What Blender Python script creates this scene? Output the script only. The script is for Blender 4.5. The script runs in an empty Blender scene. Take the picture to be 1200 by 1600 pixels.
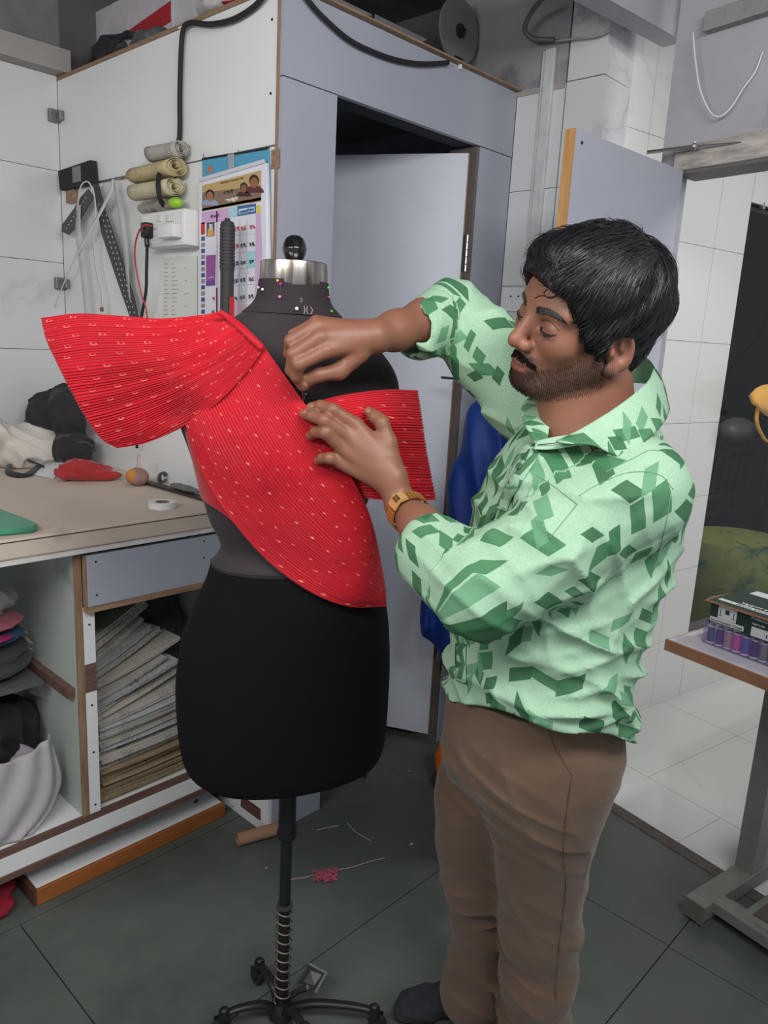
import bpy, bmesh, math, random
import numpy as np
from mathutils import Vector, Matrix
from mathutils.bvhtree import BVHTree
random.seed(7); np.random.seed(7)
SC = bpy.context.scene
COL = SC.collection
# ------------------------------------------------------------------ camera
FPX, YAW, PIT, ROL, CAMH = 1202.5, math.radians(46.998), math.radians(12.606), math.radians(3.064), 1.52
cp, sp, cr, sr, cy_, sy_ = math.cos(PIT), math.sin(PIT), math.cos(ROL), math.sin(ROL), math.cos(YAW), math.sin(YAW)
MH = np.array([[cr, -sr, 0], [sr, cr, 0], [0, 0, 1]]) @ np.array([[1, 0, 0], [0, cp, -sp], [0, sp, cp]]) @ np.array([[1, 0, 0], [0, 0, -1], [0, 1, 0]])
RZ = np.array([[cy_, -sy_, 0], [sy_, cy_, 0], [0, 0, 1]])
MW_ = MH @ RZ
cam = bpy.data.cameras.new('camera'); cam_o = bpy.data.objects.new('camera', cam); COL.objects.link(cam_o)
cam.sensor_fit = 'VERTICAL'; cam.sensor_height = 36; cam.lens = FPX / 1600 * 36; cam.clip_start = .02
m = Matrix.Identity(4)
for i in range(3):
    m[i][0], m[i][1], m[i][2] = MW_[0][i], -MW_[1][i], -MW_[2][i]
m[2][3] = CAMH
cam_o.matrix_world = m
SC.camera = cam_o
SC.view_settings.view_transform = 'Standard'; SC.view_settings.look = 'None'
SC.view_settings.gamma = 1; SC.view_settings.use_curve_mapping = False
SC.view_settings.exposure = EXPO = 0.0
# ------------------------------------------------------------------ world and lamps
wd = bpy.data.worlds.new('world'); SC.world = wd; wd.use_nodes = True
wd.node_tree.nodes['Background'].inputs[0].default_value = (.80, .84, .90, 1)
wd.node_tree.nodes['Background'].inputs[1].default_value = .50
def area(name, loc, aim, sx, sy, power, col=(1, 1, 1)):
    l = bpy.data.lights.new(name, 'AREA'); l.shape = 'RECTANGLE'; l.size = sx; l.size_y = sy; l.energy = power; l.color = col
    o = bpy.data.objects.new(name, l); COL.objects.link(o); o.location = loc
    o.rotation_euler = (Vector(aim) - Vector(loc)).to_track_quat('-Z', 'Y').to_euler()
    return o
area('tube_light', (-.62, .85, 2.12), (1.25, 2.1, 1.05), 1.2, .2, 19, (1, .99, .96))
area('front_fill', (.35, -.35, 2.45), (1.3, 1.6, 1.3), 1.2, .4, 29, (1, .99, .97))  # unseen fill behind the camera, added to brighten the front faces
area('lobby_lamp', (2.85, -.05, 2.62), (2.9, .6, 0), .9, .12, 19, (1, .99, .96))

# ------------------------------------------------------------------ pixel -> place
def toW(p): return RZ.T @ np.asarray(p, float)
def ray(px, py): return MH.T @ np.array([(px - 600) / FPX, (py - 800) / FPX, 1])
def D(px, py, y):
    'point (heading frame: x right, y away, z up) seen at a pixel, y metres ahead'
    r = ray(px, py); return np.array([0, 0, CAMH]) + r * y / r[1]
def DW(px, py, y): return toW(D(px, py, y))
def FL(px, py, z=0):
    r = ray(px, py); return toW(np.array([0, 0, CAMH]) + r * (z - CAMH) / r[2])
def ON(px, py, ax, v):
    r = toW(ray(px, py)); o = np.array([0, 0, CAMH]); return o + r * ((v - o[ax]) / r[ax])
def hit(px, py, bvh, fallback=None):
    r = toW(ray(px, py)); loc, nor, i, d = bvh.ray_cast(Vector((0, 0, CAMH)), Vector(r).normalized())
    if loc is None: return fallback, None
    return np.array(loc), np.array(nor)

# ------------------------------------------------------------------ materials
def lin(v):
    v /= 255.; return v / 12.92 if v <= .04045 else ((v + .055) / 1.055) ** 2.4
def C(r, g, b): return (lin(r), lin(g), lin(b), 1)
class NT:
    def __init__(s, name):
        s.m = bpy.data.materials.new(name); s.m.use_nodes = True; s.t = s.m.node_tree; s.b = s.t.nodes['Principled BSDF']
        s.co = s.t.nodes.new('ShaderNodeTexCoord')
    def n(s, typ, **k):
        nd = s.t.nodes.new('ShaderNode' + typ)
        for a, v in k.items(): setattr(nd, a, v)
        return nd
    def l(s, a, b): s.t.links.new(a, b)
    def math(s, op, a, b=None, c=None):
        nd = s.n('Math', operation=op)
        for i, v in enumerate((a, b, c)):
            if v is None: continue
            if hasattr(v, 'links'): s.l(v, nd.inputs[i])
            else: nd.inputs[i].default_value = v
        return nd.outputs[0]
    def noise(s, scale, detail=3, vec=None, rough=.55, dim='3D'):
        nd = s.n('TexNoise'); nd.inputs['Scale'].default_value = scale; nd.inputs['Detail'].default_value = detail; nd.inputs['Roughness'].default_value = rough
        s.l(vec if vec is not None else s.co.outputs['Object'], nd.inputs['Vector']); return nd.outputs['Fac']
    def ramp(s, fac, stops):
        nd = s.n('ValToRGB'); e = nd.color_ramp.elements
        while len(e) < len(stops): e.new(.5)
        for i, (p, c) in enumerate(stops): e[i].position = p; e[i].color = c if len(c) == 4 else (*c, 1)
        s.l(fac, nd.inputs[0]); return nd.outputs[0]
    def mix(s, f, a, b, mode='MIX'):
        nd = s.n('Mix', data_type='RGBA', blend_type=mode)
        for i, v in ((0, f), (6, a), (7, b)):
            if hasattr(v, 'links'): s.l(v, nd.inputs[i])
            else: nd.inputs[i].default_value = v
        return nd.outputs[2]
    def bump(s, h, strength=.3, dist=.002):
        nd = s.n('Bump'); nd.inputs['Strength'].default_value = strength; nd.inputs['Distance'].default_value = dist
        s.l(h, nd.inputs['Height']); s.l(nd.outputs[0], s.b.inputs['Normal'])
def M(name, col, rough=.5, metal=0, var=.12, scale=14, bump=0, bscale=60, dirt=None, alpha=None, sheen=0, coat=0, spec=None, trans=0):
    t = NT(name); col = C(*col)
    dk = tuple(x * (1 - var) for x in col[:3]) + (1,); lt = tuple(min(1, x * (1 + var)) for x in col[:3]) + (1,)
    out = t.ramp(t.noise(scale, 5), [(.3, dk), (.7, lt)])
    if dirt:
        dc, ds, th = dirt
        f = t.ramp(t.noise(ds, 8, rough=.7), [(th, (0, 0, 0)), (min(1, th + .14), (1, 1, 1))])
        out = t.mix(f, out, C(*dc))
    t.l(out, t.b.inputs['Base Color'])
    t.b.inputs['Roughness'].default_value = rough; t.b.inputs['Metallic'].default_value = metal
    if spec is not None: t.b.inputs['Specular IOR Level'].default_value = spec
    if bump: t.bump(t.noise(bscale, 4), bump)
    if alpha is not None: t.b.inputs['Alpha'].default_value = alpha
    if sheen: t.b.inputs['Sheen Weight'].default_value = sheen; t.b.inputs['Sheen Roughness'].default_value = .4
    if coat: t.b.inputs['Coat Weight'].default_value = coat; t.b.inputs['Coat Roughness'].default_value = .08
    if trans: t.b.inputs['Transmission Weight'].default_value = trans
    return t.m
def wood(name, a, b, axis='X', scale=8, rough=.55):
    t = NT(name); mp = t.n('Mapping'); t.l(t.co.outputs['Object'], mp.inputs[0])
    sc = {'X': (1, 12, 12), 'Y': (12, 1, 12), 'Z': (12, 12, 1)}[axis]
    mp.inputs['Scale'].default_value = sc
    f = t.noise(scale, 6, mp.outputs[0], .65)
    t.l(t.ramp(f, [(.3, C(*a)), (.7, C(*b))]), t.b.inputs['Base Color']); t.b.inputs['Roughness'].default_value = rough
    t.bump(f, .2, .001); return t.m

# ------------------------------------------------------------------ objects
ROOT = {}
def props(o, label=None, cat=None, group=None, kind=None):
    for k, v in (('label', label), ('category', cat), ('group', group), ('kind', kind)):
        if v: o[k] = v
    return o
def thing(name, label, cat, loc, group=None, rotz=0):
    o = bpy.data.objects.new(name, None); COL.objects.link(o); o.location = tuple(float(v) for v in loc); o.rotation_euler = (0, 0, rotz); o.empty_display_size = .05
    ROOT[o.name] = Matrix.Translation(Vector(o.location)) @ Matrix.Rotation(rotz, 4, 'Z')
    return props(o, label, cat, group)
def struct_root(name, loc=(0, 0, 0)):
    o = bpy.data.objects.new(name, None); COL.objects.link(o); o.location = loc; ROOT[o.name] = Matrix.Translation(Vector(loc)); o['kind'] = 'structure'; return o
def link(me, name, mats, parent=None, smooth=False, label=None, cat=None, group=None, kind=None, auto=None):
    o = bpy.data.objects.new(name, me); COL.objects.link(o)
    for mt in (mats if isinstance(mats, (list, tuple)) else [mats]): me.materials.append(mt)
    if parent is not None:
        T = ROOT[parent.name]; me.transform(T.inverted()); o.parent = parent; ROOT[o.name] = T
    else:
        n = len(me.vertices); a = np.empty(n * 3); me.vertices.foreach_get('co', a); a = a.reshape(-1, 3)
        c = Vector(((a[:, 0].min() + a[:, 0].max()) / 2, (a[:, 1].min() + a[:, 1].max()) / 2, a[:, 2].min()))
        me.transform(Matrix.Translation(-c)); o.location = c; ROOT[o.name] = Matrix.Translation(c)
    if smooth: me.polygons.foreach_set('use_smooth', [True] * len(me.polygons))
    if auto: me.set_sharp_from_angle(angle=math.radians(auto))
    return props(o, label, cat, group, kind)
class MB:
    'collects shapes in world coordinates'
    def __init__(s): s.v = []; s.f = []; s.mi = []
    def add(s, v, f, mi=0, T=None):
        n = len(s.v)
        v = [Vector([float(c) for c in p]) for p in v]
        if T is not None: v = [T @ p for p in v]
        s.v += [tuple(p) for p in v]; s.f += [tuple(i + n for i in q) for q in f]; s.mi += [mi] * len(f); return s
    def box(s, lo, hi, mi=0, T=None, bev=0):
        if bev:
            bm = bmesh.new(); bmesh.ops.create_cube(bm, size=1)
            for v in bm.verts: v.co = Vector([lo[k] + (v.co[k] + .5) * (hi[k] - lo[k]) for k in range(3)])
            bmesh.ops.bevel(bm, geom=bm.edges[:], offset=bev, segments=2, affect='EDGES', profile=.5)
            bm.verts.index_update(); s.add([v.co[:] for v in bm.verts], [[v.index for v in f.verts] for f in bm.faces], mi, T); bm.free(); return s
        x0, y0, z0 = lo; x1, y1, z1 = hi
        return s.add([(x0, y0, z0), (x1, y0, z0), (x1, y1, z0), (x0, y1, z0), (x0, y0, z1), (x1, y0, z1), (x1, y1, z1), (x0, y1, z1)],
                     [(0, 3, 2, 1), (4, 5, 6, 7), (0, 1, 5, 4), (1, 2, 6, 5), (2, 3, 7, 6), (3, 0, 4, 7)], mi, T)
    def prism(s, pts, d, mi=0):
        'pts: 3D polygon, extruded by vector d'
        n = len(pts); d = np.asarray(d, float); P = [np.asarray(p, float) for p in pts]
        return s.add(P + [p + d for p in P], [tuple(range(n))[::-1], tuple(range(n, 2 * n))] + [(i, (i + 1) % n, n + (i + 1) % n, n + i) for i in range(n)], mi)
    def tube(s, pts, r, n=8, mi=0, cap=True, closed=False, flat=1):
        P = [np.asarray(p, float) for p in pts]; m_ = len(P)
        R = r if isinstance(r, (list, tuple, np.ndarray)) else [r] * m_
        up = None; V = []; F_ = []
        for i in range(m_):
            t = (P[(i + 1) % m_] - P[i - 1]) if closed else (P[min(i + 1, m_ - 1)] - P[max(i - 1, 0)])
            t = t / (np.linalg.norm(t) + 1e-12)
            if up is None:
                up = np.cross(t, [0, 0, 1]) if abs(t[2]) < .9 else np.cross(t, [1, 0, 0])
            up = up - t * (up @ t); up /= np.linalg.norm(up) + 1e-12
            w = np.cross(t, up)
            for k in range(n):
                a = 2 * math.pi * k / n; V.append(P[i] + R[i] * (math.cos(a) * up + flat * math.sin(a) * w))
        for i in range(m_ if closed else m_ - 1):
            for k in range(n):
                j = (i + 1) % m_; F_.append((i * n + k, i * n + (k + 1) % n, j * n + (k + 1) % n, j * n + k))
        if cap and not closed: F_ += [tuple(range(n))[::-1], tuple(range((m_ - 1) * n, m_ * n))]
        return s.add(V, F_, mi)
    def lathe(s, prof, n=24, mi=0, T=None):
        V = []; F_ = []
        for r, z in prof:
            for k in range(n): a = 2 * math.pi * k / n; V.append((r * math.cos(a), r * math.sin(a), z))
        for i in range(len(prof) - 1):
            for k in range(n): F_.append((i * n + k, i * n + (k + 1) % n, (i + 1) * n + (k + 1) % n, (i + 1) * n + k))
        F_ += [tuple(range(n))[::-1], tuple(range((len(prof) - 1) * n, len(prof) * n))]
        return s.add(V, F_, mi, T)
    def ball(s, c, r, n=12, mi=0):
        r = (r, r, r) if not hasattr(r, '__len__') else r
        V = []; F_ = []
        h = n // 2
        for i in range(h + 1):
            t = math.pi * i / h
            for k in range(n): a = 2 * math.pi * k / n; V.append((c[0] + r[0] * math.sin(t) * math.cos(a), c[1] + r[1] * math.sin(t) * math.sin(a), c[2] + r[2] * math.cos(t)))
        for i in range(h):
            for k in range(n): F_.append((i * n + k, (i + 1) * n + k, (i + 1) * n + (k + 1) % n, i * n + (k + 1) % n))
        return s.add(V, F_, mi)
    def mesh(s, name):
        me = bpy.data.meshes.new(name); me.from_pydata(s.v, [], s.f); me.polygons.foreach_set('material_index', s.mi); me.update()
        return me
    def build(s, name, mats, parent=None, **k): return link(s.mesh(name), name, mats, parent, **k)
def crom(ctrl, n):
    'Catmull-Rom through rows of control points'
    c = np.asarray(ctrl, float); m_ = len(c)
    if m_ == 2:
        t = np.linspace(0, 1, n)[(...,) + (None,) * (c.ndim - 1)]; return c[0] * (1 - t) + c[1] * t
    e = np.concatenate([[2 * c[0] - c[1]], c, [2 * c[-1] - c[-2]]])
    out = []
    for u in np.linspace(0, m_ - 1, n):
        i = min(int(u), m_ - 2); t = u - i; a, b, d, f = e[i], e[i + 1], e[i + 2], e[i + 3]
        out.append(.5 * (2 * b + (d - a) * t + (2 * a - 5 * b + 4 * d - f) * t * t + (3 * b - 3 * d + f - a) * t ** 3))
    return np.array(out)
def curve(pts, n=24): return crom(pts, n)
def grid_mesh(G, name, uv=None):
    G = np.asarray(G); a, b = G.shape[:2]
    me = bpy.data.meshes.new(name)
    I = np.arange(a * b).reshape(a, b)
    q = np.stack([I[:-1, :-1], I[1:, :-1], I[1:, 1:], I[:-1, 1:]], -1).reshape(-1, 4)
    np_mesh(me, G.reshape(-1, 3), q)
    if uv is not None: put_uv(me, uv.reshape(-1, 2), q)
    return me
def np_mesh(me, v, q):
    k = q.shape[1]
    me.vertices.add(len(v)); me.vertices.foreach_set('co', np.ascontiguousarray(v, dtype=np.float32).ravel())
    me.loops.add(q.size); me.loops.foreach_set('vertex_index', np.ascontiguousarray(q, dtype=np.int32).ravel())
    me.polygons.add(len(q)); me.polygons.foreach_set('loop_start', np.arange(0, q.size, k, dtype=np.int32)); me.polygons.foreach_set('loop_total', np.full(len(q), k, dtype=np.int32))
    me.update(calc_edges=True); me.validate()
def put_uv(me, uv, q):
    l = me.uv_layers.new(name='UVMap'); l.data.foreach_set('uv', np.ascontiguousarray(uv[q.ravel()], dtype=np.float32).ravel())
def patch(rows, nu, nv):
    'rows of 3D points -> smooth grid nu x nv'
    R = [crom(r, nv) for r in rows]; return crom(np.array(R), nu)
def thick(o, t, off=0):
    md = o.modifiers.new('thickness', 'SOLIDIFY'); md.thickness = t; md.offset = off; return o
def fonts(name):
    import os
    p = os.path.join(bpy.utils.system_resource('DATAFILES'), 'fonts', name)
    try: return bpy.data.fonts.load(p)
    except Exception: return None
FONT_HI = fonts('NotoSansDevanagari-Regular.woff2'); FONT_EN = fonts('Inter.woff2')
def text_geo(s, size, T, hindi=False, depth=.0002, bold=0, width=None):
    'flat letters as (verts, faces), laid in the xy plane of T'
    cu = bpy.data.curves.new('t', 'FONT'); cu.body = s; cu.size = size; cu.resolution_u = 3; cu.offset = bold
    f = FONT_HI if hindi else FONT_EN
    if f: cu.font = f
    o = bpy.data.objects.new('t', cu); me = o.to_mesh(); n = len(me.vertices)
    v = [p.co.copy() for p in me.vertices]; q = [tuple(p.vertices) for p in me.polygons]
    o.to_mesh_clear(); bpy.data.objects.remove(o); bpy.data.curves.remove(cu)
    if not v: return [], []
    x0 = min(p.x for p in v); x1 = max(p.x for p in v); k = 1 if width is None else width / (x1 - x0)
    return [T @ Vector(((p.x - x0) * k, p.y, depth)) for p in v], q
def frame(o, x, y):
    'matrix with origin o and in-plane axes x, y'
    x = Vector([float(c) for c in x]).normalized(); y = Vector([float(c) for c in y]); y = (y - x * (y @ x)).normalized(); z = x.cross(y)
    T = Matrix.Identity(4)
    for i in range(3): T[i][0], T[i][1], T[i][2], T[i][3] = x[i], y[i], z[i], float(o[i])
    return T

# ------------------------------------------------------------------ signed distance shapes -> smooth meshes
class SDF:
    def __init__(s, lo, hi, h):
        s.lo = np.array(lo, float); s.h = h; s.n = np.ceil((np.array(hi) - s.lo) / h).astype(int) + 1
        s.v = np.full(s.n, 1., np.float32)
        s.ax = [(s.lo[i] + h * np.arange(s.n[i])).astype(np.float32) for i in range(3)]
    def sl(s, lo, hi):
        a = np.clip(np.floor((np.asarray(lo) - s.lo) / s.h).astype(int), 0, s.n); b = np.clip(np.ceil((np.asarray(hi) - s.lo) / s.h).astype(int) + 1, 0, s.n)
        S = tuple(slice(a[i], b[i]) for i in range(3))
        X, Y, Z = s.ax[0][S[0]][:, None, None], s.ax[1][S[1]][None, :, None], s.ax[2][S[2]][None, None, :]
        return S, X, Y, Z
    def put(s, S, d, k):
        a = s.v[S]
        if k > 0:
            hh = np.clip(.5 + .5 * (a - d) / k, 0, 1); s.v[S] = a * (1 - hh) + d * hh - k * hh * (1 - hh)
        else: s.v[S] = np.minimum(a, d)
    def cut(s, S, d, k):
        a = s.v[S]; d = -d
        hh = np.clip(.5 - .5 * (a - d) / k, 0, 1); s.v[S] = a * (1 - hh) + d * hh + k * hh * (1 - hh)
    def cone(s, a, b, ra, rb, k=.01, sub=False):
        a = np.array(a, float); b = np.array(b, float); r = max(ra, rb) + k + 4 * s.h
        S, X, Y, Z = s.sl(np.minimum(a, b) - r, np.maximum(a, b) + r)
        ab = b - a; L = ab @ ab + 1e-12
        t = np.clip(((X - a[0]) * ab[0] + (Y - a[1]) * ab[1] + (Z - a[2]) * ab[2]) / L, 0, 1)
        d = np.sqrt((X - a[0] - t * ab[0]) ** 2 + (Y - a[1] - t * ab[1]) ** 2 + (Z - a[2] - t * ab[2]) ** 2) - (ra + (rb - ra) * t)
        (s.cut if sub else s.put)(S, d, k)
    def chain(s, pts, rs, k=.01):
        for i in range(len(pts) - 1): s.cone(pts[i], pts[i + 1], rs[i], rs[i + 1], k)
    def ell(s, c, r, R=None, k=.01, sub=False):
        'R rows = local axes'
        c = np.array(c, float); r = np.array(r, float); m_ = r.max() + k + 4 * s.h
        R = np.eye(3) if R is None else np.asarray(R)
        S, X, Y, Z = s.sl(c - m_, c + m_); X = X - c[0]; Y = Y - c[1]; Z = Z - c[2]
        U = [(R[i][0] * X + R[i][1] * Y + R[i][2] * Z) for i in range(3)]
        k0 = np.sqrt(sum((U[i] / r[i]) ** 2 for i in range(3))); k1 = np.sqrt(sum((U[i] / r[i] ** 2) ** 2 for i in range(3))) + 1e-9
        (s.cut if sub else s.put)(S, k0 * (k0 - 1) / k1, k)
    def rbox(s, c, h, rr, R=None, k=.01, sub=False):
        c = np.array(c, float); h = np.array(h, float); m_ = np.linalg.norm(h) + k + 4 * s.h
        R = np.eye(3) if R is None else np.asarray(R)
        S, X, Y, Z = s.sl(c - m_, c + m_); X = X - c[0]; Y = Y - c[1]; Z = Z - c[2]
        q = [np.abs(R[i][0] * X + R[i][1] * Y + R[i][2] * Z) - (h[i] - rr) for i in range(3)]
        d = np.sqrt(sum(np.maximum(w, 0) ** 2 for w in q)) + np.minimum(np.maximum(np.maximum(q[0], q[1]), q[2]), 0) - rr
        (s.cut if sub else s.put)(S, d, k)
    def stack(s, zs, cx, cy, a, b, yaw, k=.01, p=2.0):
        'horizontal superellipse sections: half size a along yaw, b across'
        zs = np.array(zs, float); o = np.argsort(zs); zs = zs[o]; cx, cy, a, b = [np.array(w, float)[o] for w in (cx, cy, a, b)]
        r = max(a.max(), b.max()) + k + 3 * s.h
        S, X, Y, Z = s.sl((cx.min() - r, cy.min() - r, zs[0] - .03), (cx.max() + r, cy.max() + r, zs[-1] + .03))
        z1 = Z.ravel(); f = lambda w: np.interp(z1, zs, w)[None, None, :].astype(np.float32)
        A, B = f(a), f(b); dx = X - f(cx); dy = Y - f(cy); c_, s_ = math.cos(yaw), math.sin(yaw)
        u = np.abs(dx * c_ + dy * s_) / A; w = np.abs(-dx * s_ + dy * c_) / B
        q = (u ** p + w ** p) ** (1 / p); d = (q - 1) * np.minimum(A, B)
        dz = np.maximum(zs[0] - Z, Z - zs[-1]); d = np.maximum(d, dz + 0 * d)
        s.put(S, d, k)
    def surf(s):
        v = s.v; n = v.shape; sg = v < 0
        cs = sum(sg[i:n[0] - 1 + i, j:n[1] - 1 + j, k:n[2] - 1 + k].astype(np.int8) for i in (0, 1) for j in (0, 1) for k in (0, 1))
        ac = np.argwhere((cs > 0) & (cs < 8)); idx = np.full(cs.shape, -1, np.int32); idx[tuple(ac.T)] = np.arange(len(ac))
        cr_ = [(i, j, k) for i in (0, 1) for j in (0, 1) for k in (0, 1)]
        cv = np.stack([v[ac[:, 0] + i, ac[:, 1] + j, ac[:, 2] + k] for i, j, k in cr_], 1)
        P = np.zeros((len(ac), 3)); W = np.zeros(len(ac))
        for e in range(8):
            for f in range(e + 1, 8):
                A, B = np.array(cr_[e]), np.array(cr_[f])
                if abs(A - B).sum() != 1: continue
                va, vb = cv[:, e], cv[:, f]; mk = (va < 0) != (vb < 0); t = np.where(mk, va / np.where(mk, va - vb, 1), 0)
                P += mk[:, None] * (A + t[:, None] * (B - A)); W += mk
        P = ac + P / W[:, None]; V = s.lo + s.h * P
        Q = []
        for ax in range(3):
            o1, o2 = [(1, 2), (2, 0), (0, 1)][ax]
            a = [slice(1, -1)] * 3; b = [slice(1, -1)] * 3; a[ax] = slice(0, -1); b[ax] = slice(1, None)
            A, B = sg[tuple(a)], sg[tuple(b)]; e = np.argwhere(A != B); pos = A[tuple(e.T)]
            off = np.ones(3, int); off[ax] = 0; e = e + off
            def g(d1, d2):
                c = e.copy(); c[:, o1] += d1; c[:, o2] += d2; return idx[tuple(c.T)]
            q = np.stack([g(-1, -1), g(0, -1), g(0, 0), g(-1, 0)], 1); q[~pos] = q[~pos][:, ::-1]; Q.append(q)
        Q = np.concatenate(Q); Q = Q[(Q >= 0).all(1)]
        return V, Q
def smooth_verts(V, Q, it=1, lam=.5):
    E = np.concatenate([Q[:, [0, 1]], Q[:, [1, 2]], Q[:, [2, 3]], Q[:, [3, 0]]])
    for _ in range(it):
        A = np.zeros_like(V); n = np.zeros(len(V))
        for i in range(3): A[:, i] = np.bincount(E[:, 0], V[E[:, 1], i], len(V)) + np.bincount(E[:, 1], V[E[:, 0], i], len(V))
        n = np.bincount(E[:, 0], minlength=len(V)) + np.bincount(E[:, 1], minlength=len(V))
        V = V + lam * (A / np.maximum(n, 1)[:, None] - V)
    return V
def color_attr(me, cols, name='skin_tone'):
    a = me.color_attributes.new(name, 'FLOAT_COLOR', 'POINT'); c = np.ones((len(me.vertices), 4), np.float32); c[:, :3] = cols
    a.data.foreach_set('color', c.ravel())
def bvh_of(me, T=None):
    v = [(T @ p.co if T is not None else p.co.copy()) for p in me.vertices]; return BVHTree.FromPolygons(v, [tuple(p.vertices) for p in me.polygons])
# ================================================================== materials used in several places
def tile_mat(name, base, vein, vs=2.2, rough=.14, vth=.5):
    t = NT(name); w = t.n('TexNoise'); w.inputs['Scale'].default_value = vs; w.inputs['Detail'].default_value = 4
    g = t.n('NewGeometry'); t.l(g.outputs['Position'], w.inputs['Vector'])
    d = t.math('ABSOLUTE', t.math('SUBTRACT', w.outputs['Fac'], vth))
    soft = t.noise(1.3, 2, g.outputs['Position'])
    k = t.math('MULTIPLY', t.ramp(d, [(0, (1, 1, 1)), (.012, (.25, .25, .25)), (.04, (0, 0, 0))]), t.ramp(soft, [(.5, (0, 0, 0)), (.7, (1, 1, 1))]))
    out = t.mix(k, C(*base), C(*vein)); t.l(out, t.b.inputs['Base Color']); t.b.inputs['Roughness'].default_value = rough
    return t.m
m_tile = tile_mat('marble_tile', (208, 209, 211), (140, 143, 150))
m_tile2 = tile_mat('plain_glossy_tile', (214, 214, 211), (200, 200, 198), rough=.1)
m_grout = M('grout', (120, 120, 122), .9)
def stone():
    t = NT('kota_stone'); g = t.n('NewGeometry'); P = g.outputs['Position']
    a = t.ramp(t.noise(3.0, 7, P, .62), [(.3, C(74, 80, 75)), (.55, C(88, 95, 89)), (.75, C(98, 103, 97))])
    st = t.ramp(t.noise(1.7, 5, P, .5), [(.56, (0, 0, 0)), (.7, (.55, .55, .55))])
    a = t.mix(st, a, C(62, 66, 62)); sp = t.ramp(t.noise(420, 2, P), [(.72, (0, 0, 0)), (.8, (.35, .35, .35))])
    a = t.mix(sp, a, C(128, 133, 128)); t.l(a, t.b.inputs['Base Color'])
    t.l(t.ramp(t.noise(6, 4, P), [(.3, (.42,) * 3), (.7, (.6,) * 3)]), t.b.inputs['Roughness']); t.bump(t.noise(60, 4, P), .12, .001); return t.m
m_stone = stone()
m_lam = M('blue_grey_laminate', (164, 168, 180), .42, var=.03, scale=4, dirt=((118, 118, 126), 9, .69))
m_lam_door = M('pale_laminate', (208, 212, 224), .38, var=.03, scale=5, dirt=((110, 112, 120), 14, .7))
m_white_lam = M('white_laminate', (228, 229, 229), .4, var=.02, scale=3, dirt=((170, 168, 162), 6, .7))
m_plast = M('sooty_plaster', (150, 148, 150), .9, var=.12, scale=3, dirt=((96, 94, 98), 2.4, .55), bump=.25)
m_ceil = M('dark_ceiling', (92, 90, 93), .95, var=.2, scale=2.5, dirt=((60, 59, 63), 2, .5), bump=.3)
m_soffit = M('grey_soffit', (158, 153, 150), .9, var=.08, scale=3, bump=.15)
m_ply = wood('ply_edge', (120, 92, 70), (168, 138, 110), 'X'); m_plyz = wood('ply_edge_upright', (120, 92, 70), (160, 132, 106), 'Z')
m_brown = wood('brown_beading', (88, 62, 54), (118, 90, 82), 'X'); m_orange = wood('orange_wood_edge', (138, 78, 34), (166, 98, 48), 'X')
m_teakz = wood('teak_edge', (168, 122, 70), (196, 150, 96), 'Z')
m_greyw = wood('weathered_lintel', (146, 136, 128), (206, 198, 192), 'Y', 5)
m_black = M('black_plastic', (26, 26, 29), .4); m_blackr = M('black_rubber', (30, 30, 33), .75)
m_steel = M('steel', (178, 178, 178), .3, 1, var=.1); m_dark = M('dark_inside', (34, 35, 39), .9)
m_whitep = M('white_plastic', (222, 222, 222), .32, var=.02)
m_paint = M('grey_machine_paint', (118, 118, 112), .45, var=.1, scale=20, dirt=((52, 48, 44), 22, .66))
m_red = M('plain_red_cloth', (178, 24, 34), .85, var=.08, scale=30, sheen=.3, bump=.1, bscale=300)

# shared unit cube for tiles and slabs
_ub = bmesh.new(); bmesh.ops.create_cube(_ub, size=1); _um = {}
def unit(mat, bev=.0):
    if mat.name not in _um:
        me = bpy.data.meshes.new('piece'); _ub.to_mesh(me); me.materials.append(mat); _um[mat.name] = me
    return _um[mat.name]
def piece(name, mat, lo, hi, parent, T=None):
    o = bpy.data.objects.new(name, unit(mat)); COL.objects.link(o); lo = Vector(lo); hi = Vector(hi); o.parent = parent
    L = Matrix.Translation((lo + hi) / 2) @ Matrix.Diagonal((*[abs(hi[i] - lo[i]) for i in range(3)], 1))
    o.matrix_basis = ROOT[parent.name].inverted() @ ((T @ L) if T is not None else L); return o

# ------------------------------------------------------------------ floor of stone slabs
fl = MB().box((-1.6, -1.2, -.06), (2.62, 3.1, -.012)).build('floor', m_grout, kind='structure')
rows = [(-1.2, -.6), (-.6, -.006), (-.006, .594), (.594, 1.197), (1.197, 1.80), (1.80, 2.4), (2.4, 3.05)]
brk = [[.0, 1.2], [.4, 1.6], [.62, 1.822], [-.58, .62, 1.828], [-.56, .639, 1.9], [-.1, 1.1], [.5, 1.7]]
def thr_x(y): return 2.335 + (y - 1.058) * (.188 / .982)
for (y0, y1), b in zip(rows, brk):
    xs = [-1.6] + [x for x in b] + [None]
    for i in range(len(xs) - 1):
        g = .0016; x0 = xs[i] + g
        if xs[i + 1] is None:
            xa, xb = thr_x(y0) - .045, thr_x(y1) - .045
            if y1 > 1.2: xa = xb = 2.60
            P = [(x0, y0 + g, -.012), (xa, y0 + g, -.012), (xb, y1 - g, -.012), (x0, y1 - g, -.012)]
            MB().prism(P, (0, 0, .012)).build('floor_slab', m_stone, fl)
        else: piece('floor_slab', m_stone, (x0, y0 + g, -.012), (xs[i + 1] - g, y1 - g, 0), fl)
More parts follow.
